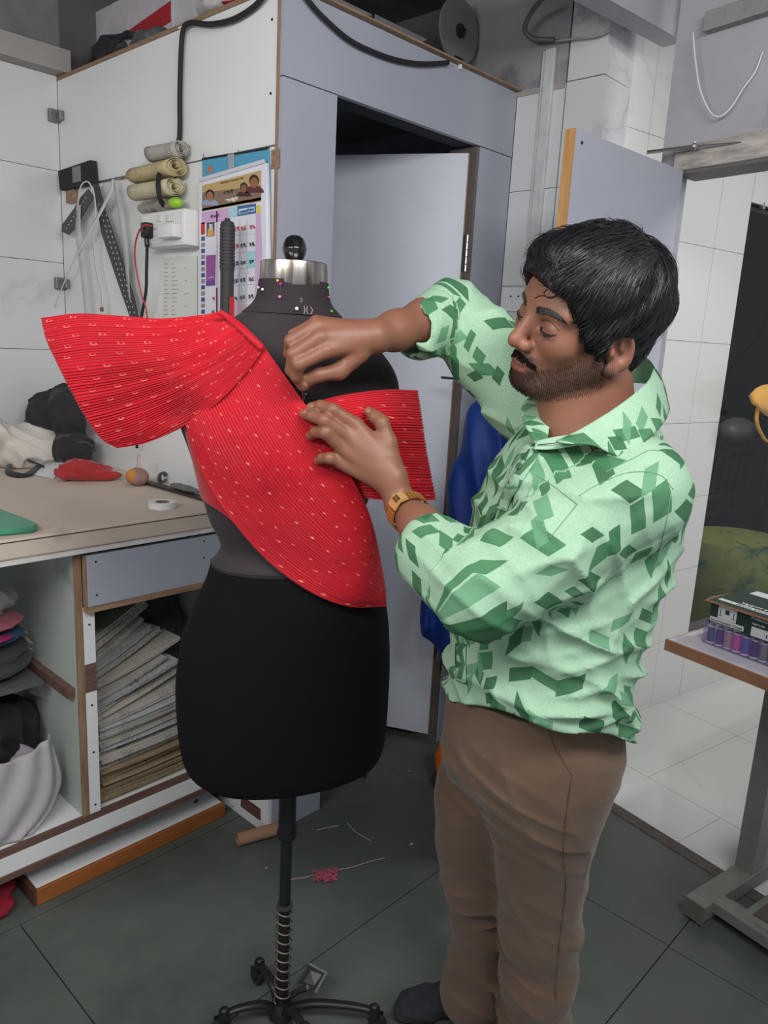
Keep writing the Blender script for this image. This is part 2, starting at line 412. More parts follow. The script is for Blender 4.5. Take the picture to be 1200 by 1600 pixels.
# lobby floor, in the frame of the rotated doorway
TH0 = Vector((2.335, 1.058, 0)); tu = Vector((-.188, -.982, 0)).normalized(); tn = Vector((.982, -.188, 0)).normalized()
TT = frame(TH0, tn, tu * -1)   # x: through the doorway, y: back along it
ROTZ = math.atan2(tn[1], tn[0])
lf = MB().box((0, -1.9, -.06), (2.6, 1.0, -.01), T=TT).build('floor_lobby', m_grout, kind='structure')
FI = lambda px, py: TT.inverted() @ Vector(FL(px, py))
for i in range(5):
    for j in range(-1, 5):
        x0 = 0 + (0 if i == 0 else .245 + (i - 1) * .6); x1 = .245 + i * .6
        y1 = .3 - j * .6 + (-.31 if i > 0 else 0); y0 = y1 - .6
        piece('floor_tile', m_tile2, (x0 + .001, max(y0, -1.9) + .001, -.01), (min(x1, 2.6) - .001, min(y1, .98) - .001, 0), lf, TT) if x0 < 2.6 and y0 < .98 and (x0 > .1 or j >= 0) and y1 > -1.9 else None
MB().box((-.05, -1.9, -.012), (-.004, .12, .004), T=TT).build('trim_1', M('worn_threshold', (92, 84, 80), .8, var=.25, scale=30, bump=.5), kind='structure')

# ------------------------------------------------------------------ left marble tiled wall
wl = MB().box((-1.6, 2.965, 0), (1.36, 3.06, 2.75)).build('wall_left', m_grout, kind='structure')
zs = [0, .14, .46, .78, 1.098, 1.42, 1.737, 2.06, 2.375]
zs = [z for z in (0, .145, .465, .785, 1.1, 1.418, 1.735, 2.055, 2.372)]
for i in range(len(zs) - 1):
    for x0, x1 in ((-1.5, -.9), (-.9, -.3), (-.3, .3), (.3, .9), (.9, 1.34)):
        piece('wall_tile', m_tile, (x0 + .001, 2.95, zs[i] + .001), (x1 - .001, 2.966, zs[i + 1] - .001), wl)
MB().box((-1.6, 2.88, 2.372), (1.36, 2.96, 2.445)).build('trim_2', m_soffit, kind='structure')
MB().box((1.36, 2.965, 2.3), (2.75, 3.06, 2.75)).build('wall_rear', m_ceil, kind='structure')
MB().box((2.46, 1.70, 2.3), (2.56, 2.965, 2.75)).build('wall_rear_side', m_ceil, kind='structure')
# small metal clips in the corner
for z in (2.235, 1.66):
    mb = MB(); mb.box((1.30, 2.93, z - .02), (1.345, 2.948, z + .022), bev=.003); mb.box((1.322, 2.90, z - .016), (1.339, 2.948, z + .016), bev=.003)
    mb.tube([(1.312, 2.93, z + .008), (1.312, 2.925, z + .008)], .003, 6)
    mb.build('wall_clip', M('galvanised_clip', (128, 128, 128), .5, .6), label='small grey metal clip %s in the corner of the tiled wall and white panel' % ('high up' if z > 2 else 'lower down'), cat='clip')

# ------------------------------------------------------------------ cabin of laminated boards
cw = struct_root('wall_cabin', (1.345, 1.68, 0))
side = MB().box((1.34, 1.70, 1.008), (1.358, 2.948, 1.992)).build('lower_board', m_white_lam, cw)
MB().box((1.34, 1.70, 1.9965), (1.358, 2.948, 2.355)).build('upper_board', m_white_lam, cw)
MB().box((1.3425, 1.70, 0), (1.358, 2.948, 1.006)).build('base_board', m_white_lam, cw)
MB().box((1.3385, 1.66, 2.356), (1.372, 2.948, 2.368)).build('top_edge', m_ply, cw)
MB().box((1.3372, 1.6925, 0), (1.3425, 1.6995, 2.36)).build('corner_edge', m_plyz, cw)
scr = M('screw_head', (60, 60, 62), .4, .8)
for z in (2.29, 2.12, 1.93, 1.73, 1.5, 1.2):
    MB().tube([(1.3385, 1.724, z), (1.34, 1.724, z)], .0035, 8).build('screw', scr, cw)
# front boards
MB().box((1.3428, 1.68, 2.157), (2.352, 1.70, 2.36)).build('header_board', m_lam, cw)
MB().box((1.3428, 1.68, 0), (1.53, 1.70, 2.154)).build('left_board', m_lam, cw)
MB().box((2.174, 1.68, 0), (2.352, 1.70, 2.154)).build('right_board', m_lam, cw)
MB().box((1.345, 1.66, 2.361), (2.352, 1.71, 2.367)).build('header_edge', m_ply, cw)
MB().box((1.53, 1.70, 2.155), (2.16, 1.76, 2.17)).build('head_jamb', m_dark, cw)
mj = M('jamb_metal', (112, 104, 98), .45, .25, var=.15)
MB().box((2.160, 1.684, 0), (2.1735, 1.80, 2.154)).build('right_jamb', mj, cw)
MB().box((1.5305, 1.701, 0), (1.545, 1.80, 2.154)).build('left_jamb', m_lam, cw)
# inside
MB().box((1.36, 2.93, 0), (2.60, 2.96, 2.4)).build('cabin_back', M('cabin_dark_back', (150, 152, 160), .8), cw)
MB().box((1.36, 1.72, 2.30), (2.60, 2.93, 2.345)).build('cabin_roof', M('cabin_roof_board', (150, 152, 160), .85, var=.2, scale=3), cw)
MB().box((2.36, 1.71, 0), (2.38, 2.93, 2.3)).build('cabin_far_board', M('cabin_inner_board', (150, 152, 160), .8), cw)
# low boxed step at the foot of the corner (white face, grey return)
mb = MB(); mb.box((1.345, 1.66, 0), (1.545, 1.679, .155)); mb.build('kick_board', m_lam, cw)
MB().box((1.333, 1.663, 0), (1.3445, 1.93, .155)).build('kick_side', m_white_lam, cw)
MB().box((1.3305, 1.70, .035), (1.3328, 1.80, .075)).build('chipped_patch', M('bare_chipboard', (96, 62, 56), .9, var=.3, scale=60), cw)
# door standing open into the cabin
hx, hy = 2.156, 1.715; dv = Vector((-.453, .891, 0)).normalized(); dn = Vector((dv[1], -dv[0], 0))
DT = frame((hx, hy, .028), dv, (0, 0, 1))
dr = thing('door_1', None, None, (hx, hy, .028)); dr['kind'] = 'structure'
MB().box((0, 0, 0), (.66, 2.108, .03), T=DT).build('door_leaf', m_lam_door, dr)
MB().box((-.004, 0, .0), (-.0005, 2.108, .03), T=DT).build('door_edge', m_ply, dr)
for hz in (1.76, .35):
    mb = MB()
    for k in range(5): mb.tube([(hx + .006, hy - .018, hz + k * .024 + .001), (hx + .006, hy - .018, hz + k * .024 + .022)], .0055, 8)
    mb.box((hx + .001, hy - .016, hz), (hx + .0035, hy + .02, hz + .12)); mb.build('hinge', m_steel, dr)
    m2 = MB(); m2.box((2.158, 1.722, hz), (2.1595, 1.75, hz + .12)); m2.build('hinge_plate', m_steel, cw)
for i, (x, z) in enumerate(((.02, .07), (.07, .035), (.03, .03), (.14, .09), (.05, .14), (.02, .11))):
    MB().tube([(Vector(DT @ Vector((x, z, .0302)))), (Vector(DT @ Vector((x, z, .031))))], .003, 7).build('screw', scr, dr)
mk = MB().box((2.162, 1.683, .3), (2.17, 1.6845, .53)); mk.build('strike_slot', m_dark, cw)

# ------------------------------------------------------------------ tiled back wall right of the cabin, with its recess
wb = MB().box((2.368, 1.36, 0), (2.46, 1.70, 2.75)).build('wall_back', m_grout, kind='structure')
zt = [0, .145, .46, .78, 1.095, 1.41, 1.728, 2.043, 2.362]
for i in range(8):
    for y0, y1 in ((1.355, 1.489), (1.493, 1.679)): piece('wall_tile', m_tile, (2.353, y0 + .0008, zt[i] + .001), (2.369, y1 - .0008, zt[i + 1] - .001), wb)
for z0, z1 in ((2.364, 2.75),):
    for y0, y1 in ((1.355, 1.488),): piece('wall_tile', m_tile, (2.353, y0, z0), (2.369, y1, z1), wb)
MB().box((2.357, 1.497, 2.362), (2.369, 2.0, 2.75)).build('plaster_band', m_plast, wb)
MB().box((2.35, 1.494, 2.345), (2.369, 1.70, 2.363)).build('ledge', m_soffit, wb)
wr = MB().box((2.368, 1.37, 0), (3.2, 1.46, 2.75)).build('wall_recess', m_grout, kind='structure')
for i in range(9):
    z0, z1 = (zt + [2.75])[i], (zt + [2.75])[i + 1]
    for x0, x1 in ((2.369, 2.68), (2.68, 3.2)): piece('wall_tile', m_tile, (x0 + .001, 1.355, z0 + .001), (x1 - .001, 1.371, z1 - .001), wr)
# white conduit running up the tiles
mb = MB(); mb.box((2.338, 1.535, 1.2), (2.353, 1.572, 2.47), bev=.003); mb.box((2.345, 1.573, 1.2), (2.353, 1.586, 2.47), bev=.002)
mb.build('cable_trunking', M('trunking', (196, 198, 200), .5), label='upright white cable trunking on the marble tiles behind the man', cat='trunking')
cb = MB(); pts = [ON(866, 62, 0, 2.33), ON(832, 60, 0, 2.3), ON(820, 45, 0, 2.28), ON(830, 20, 0, 2.25), ON(850, -5, 0, 2.2)]
cb.tube(curve(pts, 20), .008, 8); cb.build('conduit_bend', M('grey_flex', (96, 94, 98), .6), smooth=True, label='grey flexible conduit curling from the top of the trunking to the ceiling', cat='conduit')
cb = MB(); pts = [ON(868, 64, 0, 2.33), ON(900, 60, 0, 2.33), ON(935, 55, 0, 2.33), ON(958, 42, 0, 2.33)]
cb.tube(curve(pts, 14), .003, 6); cb.build('thin_cable', M('pale_cable', (170, 168, 172), .6), smooth=True, label='thin pale cable running along the tile top beside the trunking', cat='cable')

# ------------------------------------------------------------------ wall over the doorway to the lobby
ww = struct_root('wall_doorway', tuple(TH0))
MB().box((.0, -1.9, 2.108), (.09, .075, 2.75), T=TT).build('plaster_above', M('plaster_grey', (176, 174, 180), .9, var=.07, scale=4, dirt=((136, 134, 140), 3, .58), bump=.2), ww)
MB().box((-.018, -1.9, 2.045), (.11, .02, 2.112), T=TT, bev=.004).build('lintel_beam', m_greyw, ww)
MB().box((-.010, -1.9, 2.036), (.10, .02, 2.0455), T=TT).build('lintel_lip', M('lintel_lip_dark', (104, 102, 102), .6), ww)
MB().box((-.03, -.5, 2.40), (-.001, -.03, 2.45), T=TT).build('plaster_ledge', m_plast, ww)
MB().box((.0, .021, 0), (.06, .075, 2.108), T=TT).build('side_jamb', M('jamb_grey', (150, 150, 156), .8), ww)
# door closer rod
dc = thing('door_closer', 'thin steel door closer rod along the lintel over the doorway', 'door closer', ON(1100, 226, 0, 2.30))
P_ = lambda px, py, o=-.04: TT @ ((TT.inverted() @ Vector(ON(px, py, 0, 2.33))) * 1)
a, b, c_, e_ = [Vector(ON(px, py, 0, 2.285)) for px, py in ((1012, 238), (1085, 229), (1110, 223), (1180, 221))]
mb = MB(); mb.tube([a, b], .0055, 8); mb.build('flat_arm', m_steel, dc)
mb = MB(); mb.tube([b, e_], .003, 8); mb.build('rod', m_steel, dc)
for p in (b, e_):
    mb = MB(); mb.ball(p, .010, 10); mb.tube([p, p + Vector((.02, 0, .004))], .005, 8); mb.tube([p + Vector((0, 0, -.008)), p + Vector((0, 0, .012))], .004, 8); mb.build('joint', m_steel, dc)
# open leaf of the doorway
lfb = Vector((1.76, 1.076, 0)); lfa = Vector((2.315, 1.045, 0)); ld = (lfb - lfa).normalized(); LT = frame(lfa + Vector((0, 0, .02)), ld, (0, 0, 1))
d2 = thing('door_2', None, None, (lfa[0], lfa[1], .02)); d2['kind'] = 'structure'
Lw = (lfb - lfa).length
MB().box((0, 0, 0), (Lw, 2.022, .026), T=LT).build('door_leaf', M('leaf_laminate', (172, 175, 186), .4, var=.03, scale=4), d2)
MB().box((Lw, 0, -.001), (Lw + .005, 2.022, .027), T=LT).build('door_edge', m_teakz, d2)
MB().tube([LT @ Vector((Lw - .03, 1.995, .026)), LT @ Vector((Lw - .03, 1.995, .028))], .004, 8).build('screw', scr, d2)
MB().tube([LT @ Vector((Lw - .03, 1.995, -.002)), LT @ Vector((Lw - .03, 1.995, .0))], .004, 8).build('screw', scr, d2)

# ------------------------------------------------------------------ lobby far wall
ov = Vector((.985, -.172, 0)).normalized(); OT = frame((3.015, 1.27, 0), ov, (0, 0, 1))  # z of this frame points to the viewer side
wo = MB().box((-.62, 0, -.10), (.335, 2.75, -.014), T=OT).box((.335, 2.13, -.10), (2.2, 2.75, -.014), T=OT).box((.335, 0, -.10), (2.2, .289, -.014), T=OT).build('wall_lobby', m_grout, kind='structure')
for j, (z0, z1) in enumerate(((0, .305), (.305, .62), (.62, .94), (.94, 1.255), (1.255, 1.575), (1.575, 1.93), (1.93, 2.25), (2.25, 2.75))):
    for x0, x1 in ((-.62, -.37), (-.37, .115), (.115, .333)):
        sh = 0 if j > 5 else (.06 if j == 0 else 0)
        piece('wall_tile', m_tile2, (x0 + .0008, z0 + .0008, -.014), (x1 - .0008, z1 - .0008, 0), wo, OT)
    if j == 0:
        for x0, x1 in ((.3345, .60), (.60, 1.085), (1.085, 1.57), (1.57, 2.1)): piece('wall_tile', m_tile2, (x0 + .0008, .001, -.014), (x1 - .0008, .288, 0), wo, OT)
    if z1 > 2.2: piece('wall_tile', m_tile2, (.335, max(z0, 2.13), -.014), (1.2, z1 - .001, 0), wo, OT)
# ------------------------------------------------------------------ ceiling, beam
MB().box((-1.8, -.4, 2.75), (4.6, 3.1, 2.85)).build('ceiling', m_ceil, kind='structure')
zb = 2.47
q = [FL(895, 0, zb), FL(953, 0, zb), FL(1070, 66, zb), FL(1035, 74, zb)]
q[0] = q[0] + (q[0] - q[3]) * .9; q[1] = q[1] + (q[1] - q[2]) * .9
MB().prism(q, (0, 0, .16)).build('trim_3', M('boxed_beam', (176, 174, 180), .8, var=.05), kind='structure')
v = (np.array(q[2]) - np.array(q[3])); 
MB().prism([q[2], q[2] + (q[1] - q[2]) * .06, q[2] + (q[1] - q[2]) * .06 + [.0, -.05, 0], q[2] + [0, -.05, 0]], (0, 0, .15)).build('trim_4', M('beam_end', (206, 204, 208), .7), kind='structure')
# white wire hanging in a loop on the plaster
w_ = [ON(x, y, 0, 2.29) for x, y in ((1083, 50), (1086, 90), (1094, 140), (1110, 175), (1125, 182), (1142, 168), (1160, 140), (1180, 112), (1192, 80))]
MB().tube(curve(w_, 40), .0026, 6).build('white_wire', m_whitep, smooth=True, label='thin white wire hanging in a loop on the plaster over the doorway', cat='wire')
# ================================================================== dress form
m_form = M('hazed_jersey', (47, 39, 43), .85, var=.05, scale=40, sheen=.06, bump=.08, bscale=500)  # same black jersey, colour lightened for haze on the upper form
m_skirt = M('black_jersey', (13, 12, 14), .95, var=.1, scale=30, spec=.2, bump=.06, bscale=500)
m_chrome = NT('brushed_chrome'); _t = m_chrome
_mp = _t.n('Mapping'); _mp.inputs['Scale'].default_value = (40, 40, 1); _t.l(_t.co.outputs['Object'], _mp.inputs[0])
_t.l(_t.ramp(_t.noise(1.6, 3, _mp.outputs[0]), [(.35, C(120, 112, 106)), (.65, C(205, 200, 194))]), _t.b.inputs['Base Color'])
_t.b.inputs['Metallic'].default_value = 1; _t.b.inputs['Roughness'].default_value = .28; m_chrome = _t.m
FYAW = math.radians(23); FC = (-.186, 1.46)
rows_ = [(1222, 335, 1178, 572, .10), (1217, 318, 1172, 588, .115), (1200, 303, 1158, 598, .125), (1170, 294, 1130, 603, .132), (1110, 289, 1090, 606, .138), (1050, 288, 1040, 608, .14),
         (980, 298, 985, 606, .135), (930, 314, 945, 600, .128), (895, 330, 905, 590, .118), (868, 338, 880, 584, .108)]
sec = []
for pl, xl, pr, xr, b in rows_:
    A, B = D(xl, pl, 1.46), D(xr, pr, 1.46); sec.append(((A[2] + B[2]) / 2, (A[0] + B[0]) / 2, (B[0] - A[0]) / 2, b))
sec = sorted(sec)
zw = sec[-1][0]
top = [(zw, sec[-1][1], sec[-1][2], .105), (zw + .03, -.19, .122, .102), (1.17, -.19, .142, .11), (1.24, -.188, .163, .128), (1.30, -.186, .180, .134), (1.36, -.186, .197, .122), (1.41, -.186, .203, .104),
       (1.45, -.186, .196, .088), (1.485, -.186, .174, .078), (1.515, -.186, .142, .071), (1.54, -.187, .110, .066), (1.558, -.187, .086, .064), (1.575, -.187, .070, .062), (1.59, -.187, .064, .060)]
neck = [(1.556, -.187, .090, .067), (1.574, -.187, .0725, .064), (1.59, -.187, .0655, .0615), (1.615, -.187, .0625, .060)]
def form_loft(S, n=72, bust=True, add=0):
    S = np.array(S); zz = crom(S, max(30, len(S) * 5)); G = []
    for z, cx, hw, b in zz:
        c_, s_ = math.cos(FYAW), math.sin(FYAW); a = math.sqrt(max(1e-5, (hw + add) ** 2 - (b * s_) ** 2)) / c_
        row = []
        for k in range(n + 1):
            t = 2 * math.pi * k / n; u = a * math.copysign(abs(math.cos(t)) ** .92, math.cos(t)); w = (b + add) * math.copysign(abs(math.sin(t)) ** .92, math.sin(t))
            if bust and w < 0: w *= 1 + .16 * math.exp(-((z - 1.30) / .06) ** 2) * (math.exp(-((abs(u) - .07) / .06) ** 2)) - .04 * math.exp(-((z - 1.47) / .05) ** 2)
            row.append(toW((cx + u * c_ - w * s_, 1.46 + u * s_ + w * c_, z)))
        G.append(row)
    return np.array(G)
def form_part(S, name, mat, parent, **k):
    G = form_loft(S, **k); me = grid_mesh(G, name); bm = bmesh.new(); bm.from_mesh(me); bmesh.ops.remove_doubles(bm, verts=bm.verts, dist=1e-5)
    bmesh.ops.holes_fill(bm, edges=[e for e in bm.edges if e.is_boundary]); bmesh.ops.recalc_face_normals(bm, faces=bm.faces); bm.to_mesh(me); bm.free()
    return link(me, name, mat, parent, smooth=True, auto=50)
fb = FL(440, 1590)
form = thing('dress_form', 'black headless tailor dress form on a black pole with chrome neck cap', 'dress form', (fb[0], fb[1], 0))
hip = form_part(sec, 'hip_form', m_skirt, form, bust=False)
bust = form_part(top, 'bust_form', m_form, form)
nk = form_part(neck, 'neck_cover', M('dark_neck_cover', (46, 38, 42), .9, var=.05), form, bust=False)
form_part([(zw - .004, sec[-1][1], sec[-1][2] + .001, .109), (zw + .001, sec[-1][1], sec[-1][2] + .0015, .1095)], 'waist_seam', m_blackr, form, bust=False)
BV_B = bvh_of(bust.data, ROOT[bust.name]); BV_H = bvh_of(hip.data, ROOT[hip.name]); BV_N = bvh_of(nk.data, ROOT[nk.name])
# chrome cap, slightly tipped, with knob
cc = toW((-.187, 1.46, 0)); cz = 1.61
TC = Matrix.Translation((cc[0], cc[1], cz)) @ Matrix.Rotation(YAW * 0, 4, 'Z')
MB().lathe([(.058, -.004), (.0615, -.004), (.0625, 0), (.0605, .034), (.0600, .037), (.057, .0385), (0.001, .0395)], 48, T=TC).build('neck_cap', m_chrome, form, smooth=True, auto=35)
MB().lathe([(.0005, .036), (.0125, .036), (.014, .041), (.0165, .044), (.0205, .053), (.0222, .0605), (.0223, .0625), (.0215, .064), (.0205, .070), (.0165, .0785), (.010, .084), (.0005, .0855)], 32, T=TC).build('knob', M('glossy_black', (20, 20, 22), .12, coat=.6), form, smooth=True)
# pole
px, py_ = fb[0], fb[1]; sx, sy = toW((-.183, 1.46, 0))[:2]
poleT = np.array(DW(449, 1228, 1.455)); poleT = np.array([px, py_, poleT[2]])
def polep(z): return (px, py_, z)
MB().tube([polep(.478), polep(.70)], .0185, 24).tube([polep(.470), polep(.482)], .021, 24).build('outer_tube', m_black, form, smooth=True, auto=40)
MB().tube([polep(.03), polep(.48)], .0125, 20).build('pole', m_black, form, smooth=True, auto=40)
hx_ = [(px + .0175 * math.cos(a), py_ + .0175 * math.sin(a), .298 - .25 * a / (2 * math.pi * 10.5)) for a in np.linspace(0, 2 * math.pi * 10.5, 260)]
MB().tube(hx_, .0022, 6).build('spring', M('dull_spring', (128, 112, 106), .4, .7), form, smooth=True)
MB().tube([polep(.302), polep(.294)], .0175, 20).build('spring_washer', M('washer_metal', (92, 84, 80), .5, .6), form)
mb = MB(); mb.tube([polep(-.0 + .012), polep(.028), polep(.045)], [.030, .027, .018], 24); mb.build('hub', m_black, form, smooth=True, auto=40)
# cast legs with castors
ends = [FL(405, 1538), FL(583, 1612), FL(350, 1618), None]
ends = [np.array(e) for e in ends if e is not None]
ends.append(np.array([px, py_, 0]) + (np.array([px, py_, 0]) - ends[0]) * .9)
for e in ends:
    d = e - np.array([px, py_, 0]); d[2] = 0; L = np.linalg.norm(d); d /= L
    P = [np.array([px, py_, .030]) + d * .018, np.array([px, py_, .052]) + d * L * .35, np.array([px, py_, .060]) + d * L * .7, np.array([px, py_, .058]) + d * L * .98]
    lg = MB().tube(curve(P, 16), np.linspace(.0125, .0085, 16), 12, flat=.8).tube([e + [0, 0, .048], e + [0, 0, .066]], [.0135, .012], 16).ball(e + np.array([0, 0, .067]), (.010, .010, .007), 14).build('leg', m_black, form, smooth=True, auto=50)
    mb = MB(); s_ = np.array([-d[1], d[0], 0])
    mb.tube([e + s_ * .009 + [0, 0, .021] + d * .008, e - s_ * .009 + [0, 0, .021] + d * .008], .0205, 24); mb.build('castor_wheel', m_blackr, lg, smooth=True, auto=40)
    mb = MB(); mb.tube([e + [0, 0, .05], e + d * .004 + [0, 0, .042]], .012, 14)
    for q in (1, -1): mb.prism([e + s_ * q * .0115 + d * -.014 + [0, 0, .046], e + s_ * q * .0115 + d * .020 + [0, 0, .046], e + s_ * q * .0115 + d * .018 + [0, 0, .016], e + s_ * q * .0115 + d * .000 + [0, 0, .016]], s_ * q * .002)
    mb.build('castor_fork', m_black, lg)
# foot pedal
pa = np.array([px, py_, .040]); pe = np.array(DW(478, 1562, 1.47)); pe[2] = .075
t1 = MB().tube(curve([pa, (pa + pe) / 2 + [0, 0, .005], pe], 10), .0065, 8)
quad = [DW(464, 1538, 1.50), DW(482, 1503, 1.53), DW(512, 1519, 1.52), DW(494, 1552, 1.485)]
nrm = np.cross(quad[1] - quad[0], quad[2] - quad[0]); nrm /= np.linalg.norm(nrm)
t1.tube([pe, (quad[0] + quad[3]) / 2], .006, 8); pd = t1.build('pedal_arm', m_black, form)
mbp = MB().prism(quad, nrm * .007)
g = MB().prism([quad[0] * .9 + quad[2] * .1 + nrm * .007 * 0, quad[1] * .9 + quad[3] * .1, quad[2] * .9 + quad[0] * .1, quad[3] * .9 + quad[1] * .1], nrm * -.002)
mbp.build('pedal_plate', m_black, pd); g.build('pedal_grip', M('worn_rubber', (40, 40, 38), .9, var=.3, scale=140, bump=.6, bscale=300), pd)

# "10" drawn on the neck in light thread, and the tailor pins
nkT = []
def on_form(px_, py2, off=.001):
    for b in (BV_N, BV_B, BV_H):
        p, n_ = hit(px_, py2, b)
        if p is not None: return p + n_ * off, n_
    return DW(px_, py2, 1.4), np.array([0, 0, 1.])
m_thread = M('pale_thread', (176, 170, 172), .8)
mb = MB()
for st in (((475, 478), (476, 484), (475, 491)), ((480, 479), (479, 485), (481, 491)), ((485, 480), (488, 484), (487, 489), (484, 491)), ((468, 467), (471, 466), (472, 470), (469, 472))):
    mb.tube([on_form(x, y, .0008)[0] for x, y in st], .0006, 5)
mb.build('thread_number', m_thread, form, label='pale thread strokes reading 10')
def pin(x, y, col, dx, dy, where, r=.0026):
    p, n_ = on_form(x, y, .004); q, _ = on_form(x + dx, y + dy, .0006)
    t = thing('pin', where, 'pin', p, 'ball-headed pins stuck in the neck')
    MB().ball(p, r, 10).build('head', M('pin_' + where.split()[0], col, .3, coat=.4), t, smooth=True)
    MB().tube([p, q], .0004, 5).build('needle', m_steel, t)
pin(435, 439, (226, 178, 64), -2, 14, 'orange headed pin at the lower rim of the chrome cap')
pin(439, 444, (214, 30, 130), -1, 12, 'magenta headed pin just below the orange one under the cap')
pin(438, 465, (206, 136, 186), -1, -8, 'lilac headed pin in the middle left of the dark neck', .003)
pin(407, 450, (226, 168, 176), -5, 0, 'pale pink headed pin at the left edge of the neck')
pin(413, 453, (232, 230, 228), -4, 2, 'white round headed pin beside the pale pink one')
pin(463, 483, (236, 228, 226), 3, 0, 'large white headed pin left of the thread number', .0034)
pin(511, 465, (178, 70, 92), -5, 0, 'dark pink headed pin at the right edge of the neck')
pin(510, 450, (70, 190, 70), -8, 10, 'green pin at the right rim of the chrome cap')
pin(516, 488, (70, 180, 70), 5, 10, 'green pin at the lower right of the neck')
pin(477, 617, (206, 170, 186), -2, 8, 'small pale pin in the black chest under the right hand', .002)

# ================================================================== pleated red garment
def red_cloth(name, dash):
    t = NT(name); uv = t.n('UVMap'); s = t.n('SeparateXYZ'); t.l(uv.outputs[0], s.inputs[0]); U, V = s.outputs[0], s.outputs[1]
    row = t.math('FLOOR', V); off = t.math('MULTIPLY', t.math('MODULO', row, 2.), .5)
    wn = t.n('TexWhiteNoise', noise_dimensions='1D'); t.l(row, wn.inputs['W'])
    u2 = t.math('ADD', t.math('ADD', U, off), t.math('MULTIPLY', wn.outputs['Value'], .35))
    fu = t.math('SUBTRACT', t.math('FRACT', u2), .5); fv = t.math('SUBTRACT', t.math('FRACT', V), .5)
    cb = t.n('CombineXYZ'); t.l(t.math('FLOOR', u2), cb.inputs[0]); t.l(row, cb.inputs[1]); w2 = t.n('TexWhiteNoise', noise_dimensions='2D'); t.l(cb.outputs[0], w2.inputs['Vector'])
    if dash:
        f = t.math('ADD', t.math('POWER', t.math('DIVIDE', fu, .13), 4.), t.math('POWER', t.math('DIVIDE', t.math('SUBTRACT', fv, t.math('MULTIPLY', fu, .5)), .045), 2.))
        k = t.math('LESS_THAN', f, 1.)
    else:
        r = t.math('SQRT', t.math('ADD', t.math('POWER', t.math('DIVIDE', fu, .12), 2.), t.math('POWER', t.math('DIVIDE', fv, .13), 2.)))
        k = t.math('LESS_THAN', t.math('ABSOLUTE', t.math('SUBTRACT', r, .8)), .25)
        k = t.math('MULTIPLY', k, t.math('GREATER_THAN', t.math('SUBTRACT', fv, t.math('MULTIPLY', fu, .25)), -.07))
    k = t.math('MULTIPLY', t.math('MULTIPLY', k, t.math('GREATER_THAN', w2.outputs['Value'], .12)), t.math('ADD', .25, t.math('MULTIPLY', w2.outputs['Value'], .55)))
    base = t.ramp(t.noise(9, 3), [(.3, C(178, 9, 30)), (.7, C(196, 14, 38))])
    t.l(t.mix(k, base, C(236, 150, 128)), t.b.inputs['Base Color'])
    t.b.inputs['Roughness'].default_value = .62; t.b.inputs['Sheen Weight'].default_value = .25; t.b.inputs['Sheen Tint'].default_value = (1, .5, .5, 1)
    t.b.inputs['Specular IOR Level'].default_value = .3
    return t.m
m_dash, m_boot = red_cloth('red_pleated_dashes', True), red_cloth('red_pleated_motifs', False)
def dr(x, y, yd, off=.010):
    'a point of cloth at a pixel: at the given distance, but always in front of the form'
    p = D(x, y, yd)
    for b in (BV_B, BV_H, BV_N):
        h, n_ = hit(x, y, b)
        if h is not None:
            hy = (RZ @ h)[1] - off
            if hy < p[1]: p = D(x, y, hy)
    return toW(p)
def pleated(name, rows, npl, nal, mat, parent, amp=.0022, cell=(.04, 6), per=8, irregular=.25, label=None, fold=None):
    'rows: pleat lines (each from one end to the other); across = pleats'
    nu = npl * per + 1; G = patch(rows, nu, nal)
    du = np.gradient(G, axis=0); dv = np.gradient(G, axis=1); N = np.cross(du, dv); N /= np.linalg.norm(N, axis=2, keepdims=True) + 1e-12
    view = np.array([0, 0, CAMH]) - G.mean((0, 1)); N *= np.sign((N * view).sum(2).mean())
    w = np.linalg.norm(du, axis=2) * per; rs = np.random.RandomState(len(name))
    jit = np.cumsum(1 + irregular * rs.uniform(-1, 1, npl + 1)); jit = (jit - jit[0]) / (jit[-1] - jit[0]) * npl
    ph = np.interp(np.linspace(0, npl, nu), np.linspace(0, npl, npl + 1), jit)
    fr = ph % 1; prof = np.where(fr < .72, fr / .72, (1 - fr) / .28) ** .8
    amps = np.interp(ph, np.arange(npl + 1), .6 + .7 * rs.rand(npl + 1))
    A = np.minimum(amp, w * .95) * amps[:, None]
    G = G + N * (A * (prof[:, None] - .3))[..., None]
    if fold is not None: G = G + N * fold(np.linspace(0, 1, nu)[:, None], np.linspace(0, 1, nal)[None, :])[..., None]
    G[0] -= N[0] * .001
    L = np.concatenate([[0], np.cumsum(np.linalg.norm(np.diff(G[nu // 2], axis=0), axis=1))])
    UV = np.stack([np.broadcast_to(L[None, :] / cell[0], (nu, nal)), np.broadcast_to(ph[:, None] / cell[1], (nu, nal))], -1)
    o = link(grid_mesh(G, name, UV), name, mat, parent, smooth=True, label=label); thick(o, .0012, -1); return o
gar = thing('draped_garment', 'red pleated one shoulder blouse with small gold motifs draped on the dress form', 'garment', DW(440, 950, 1.33))
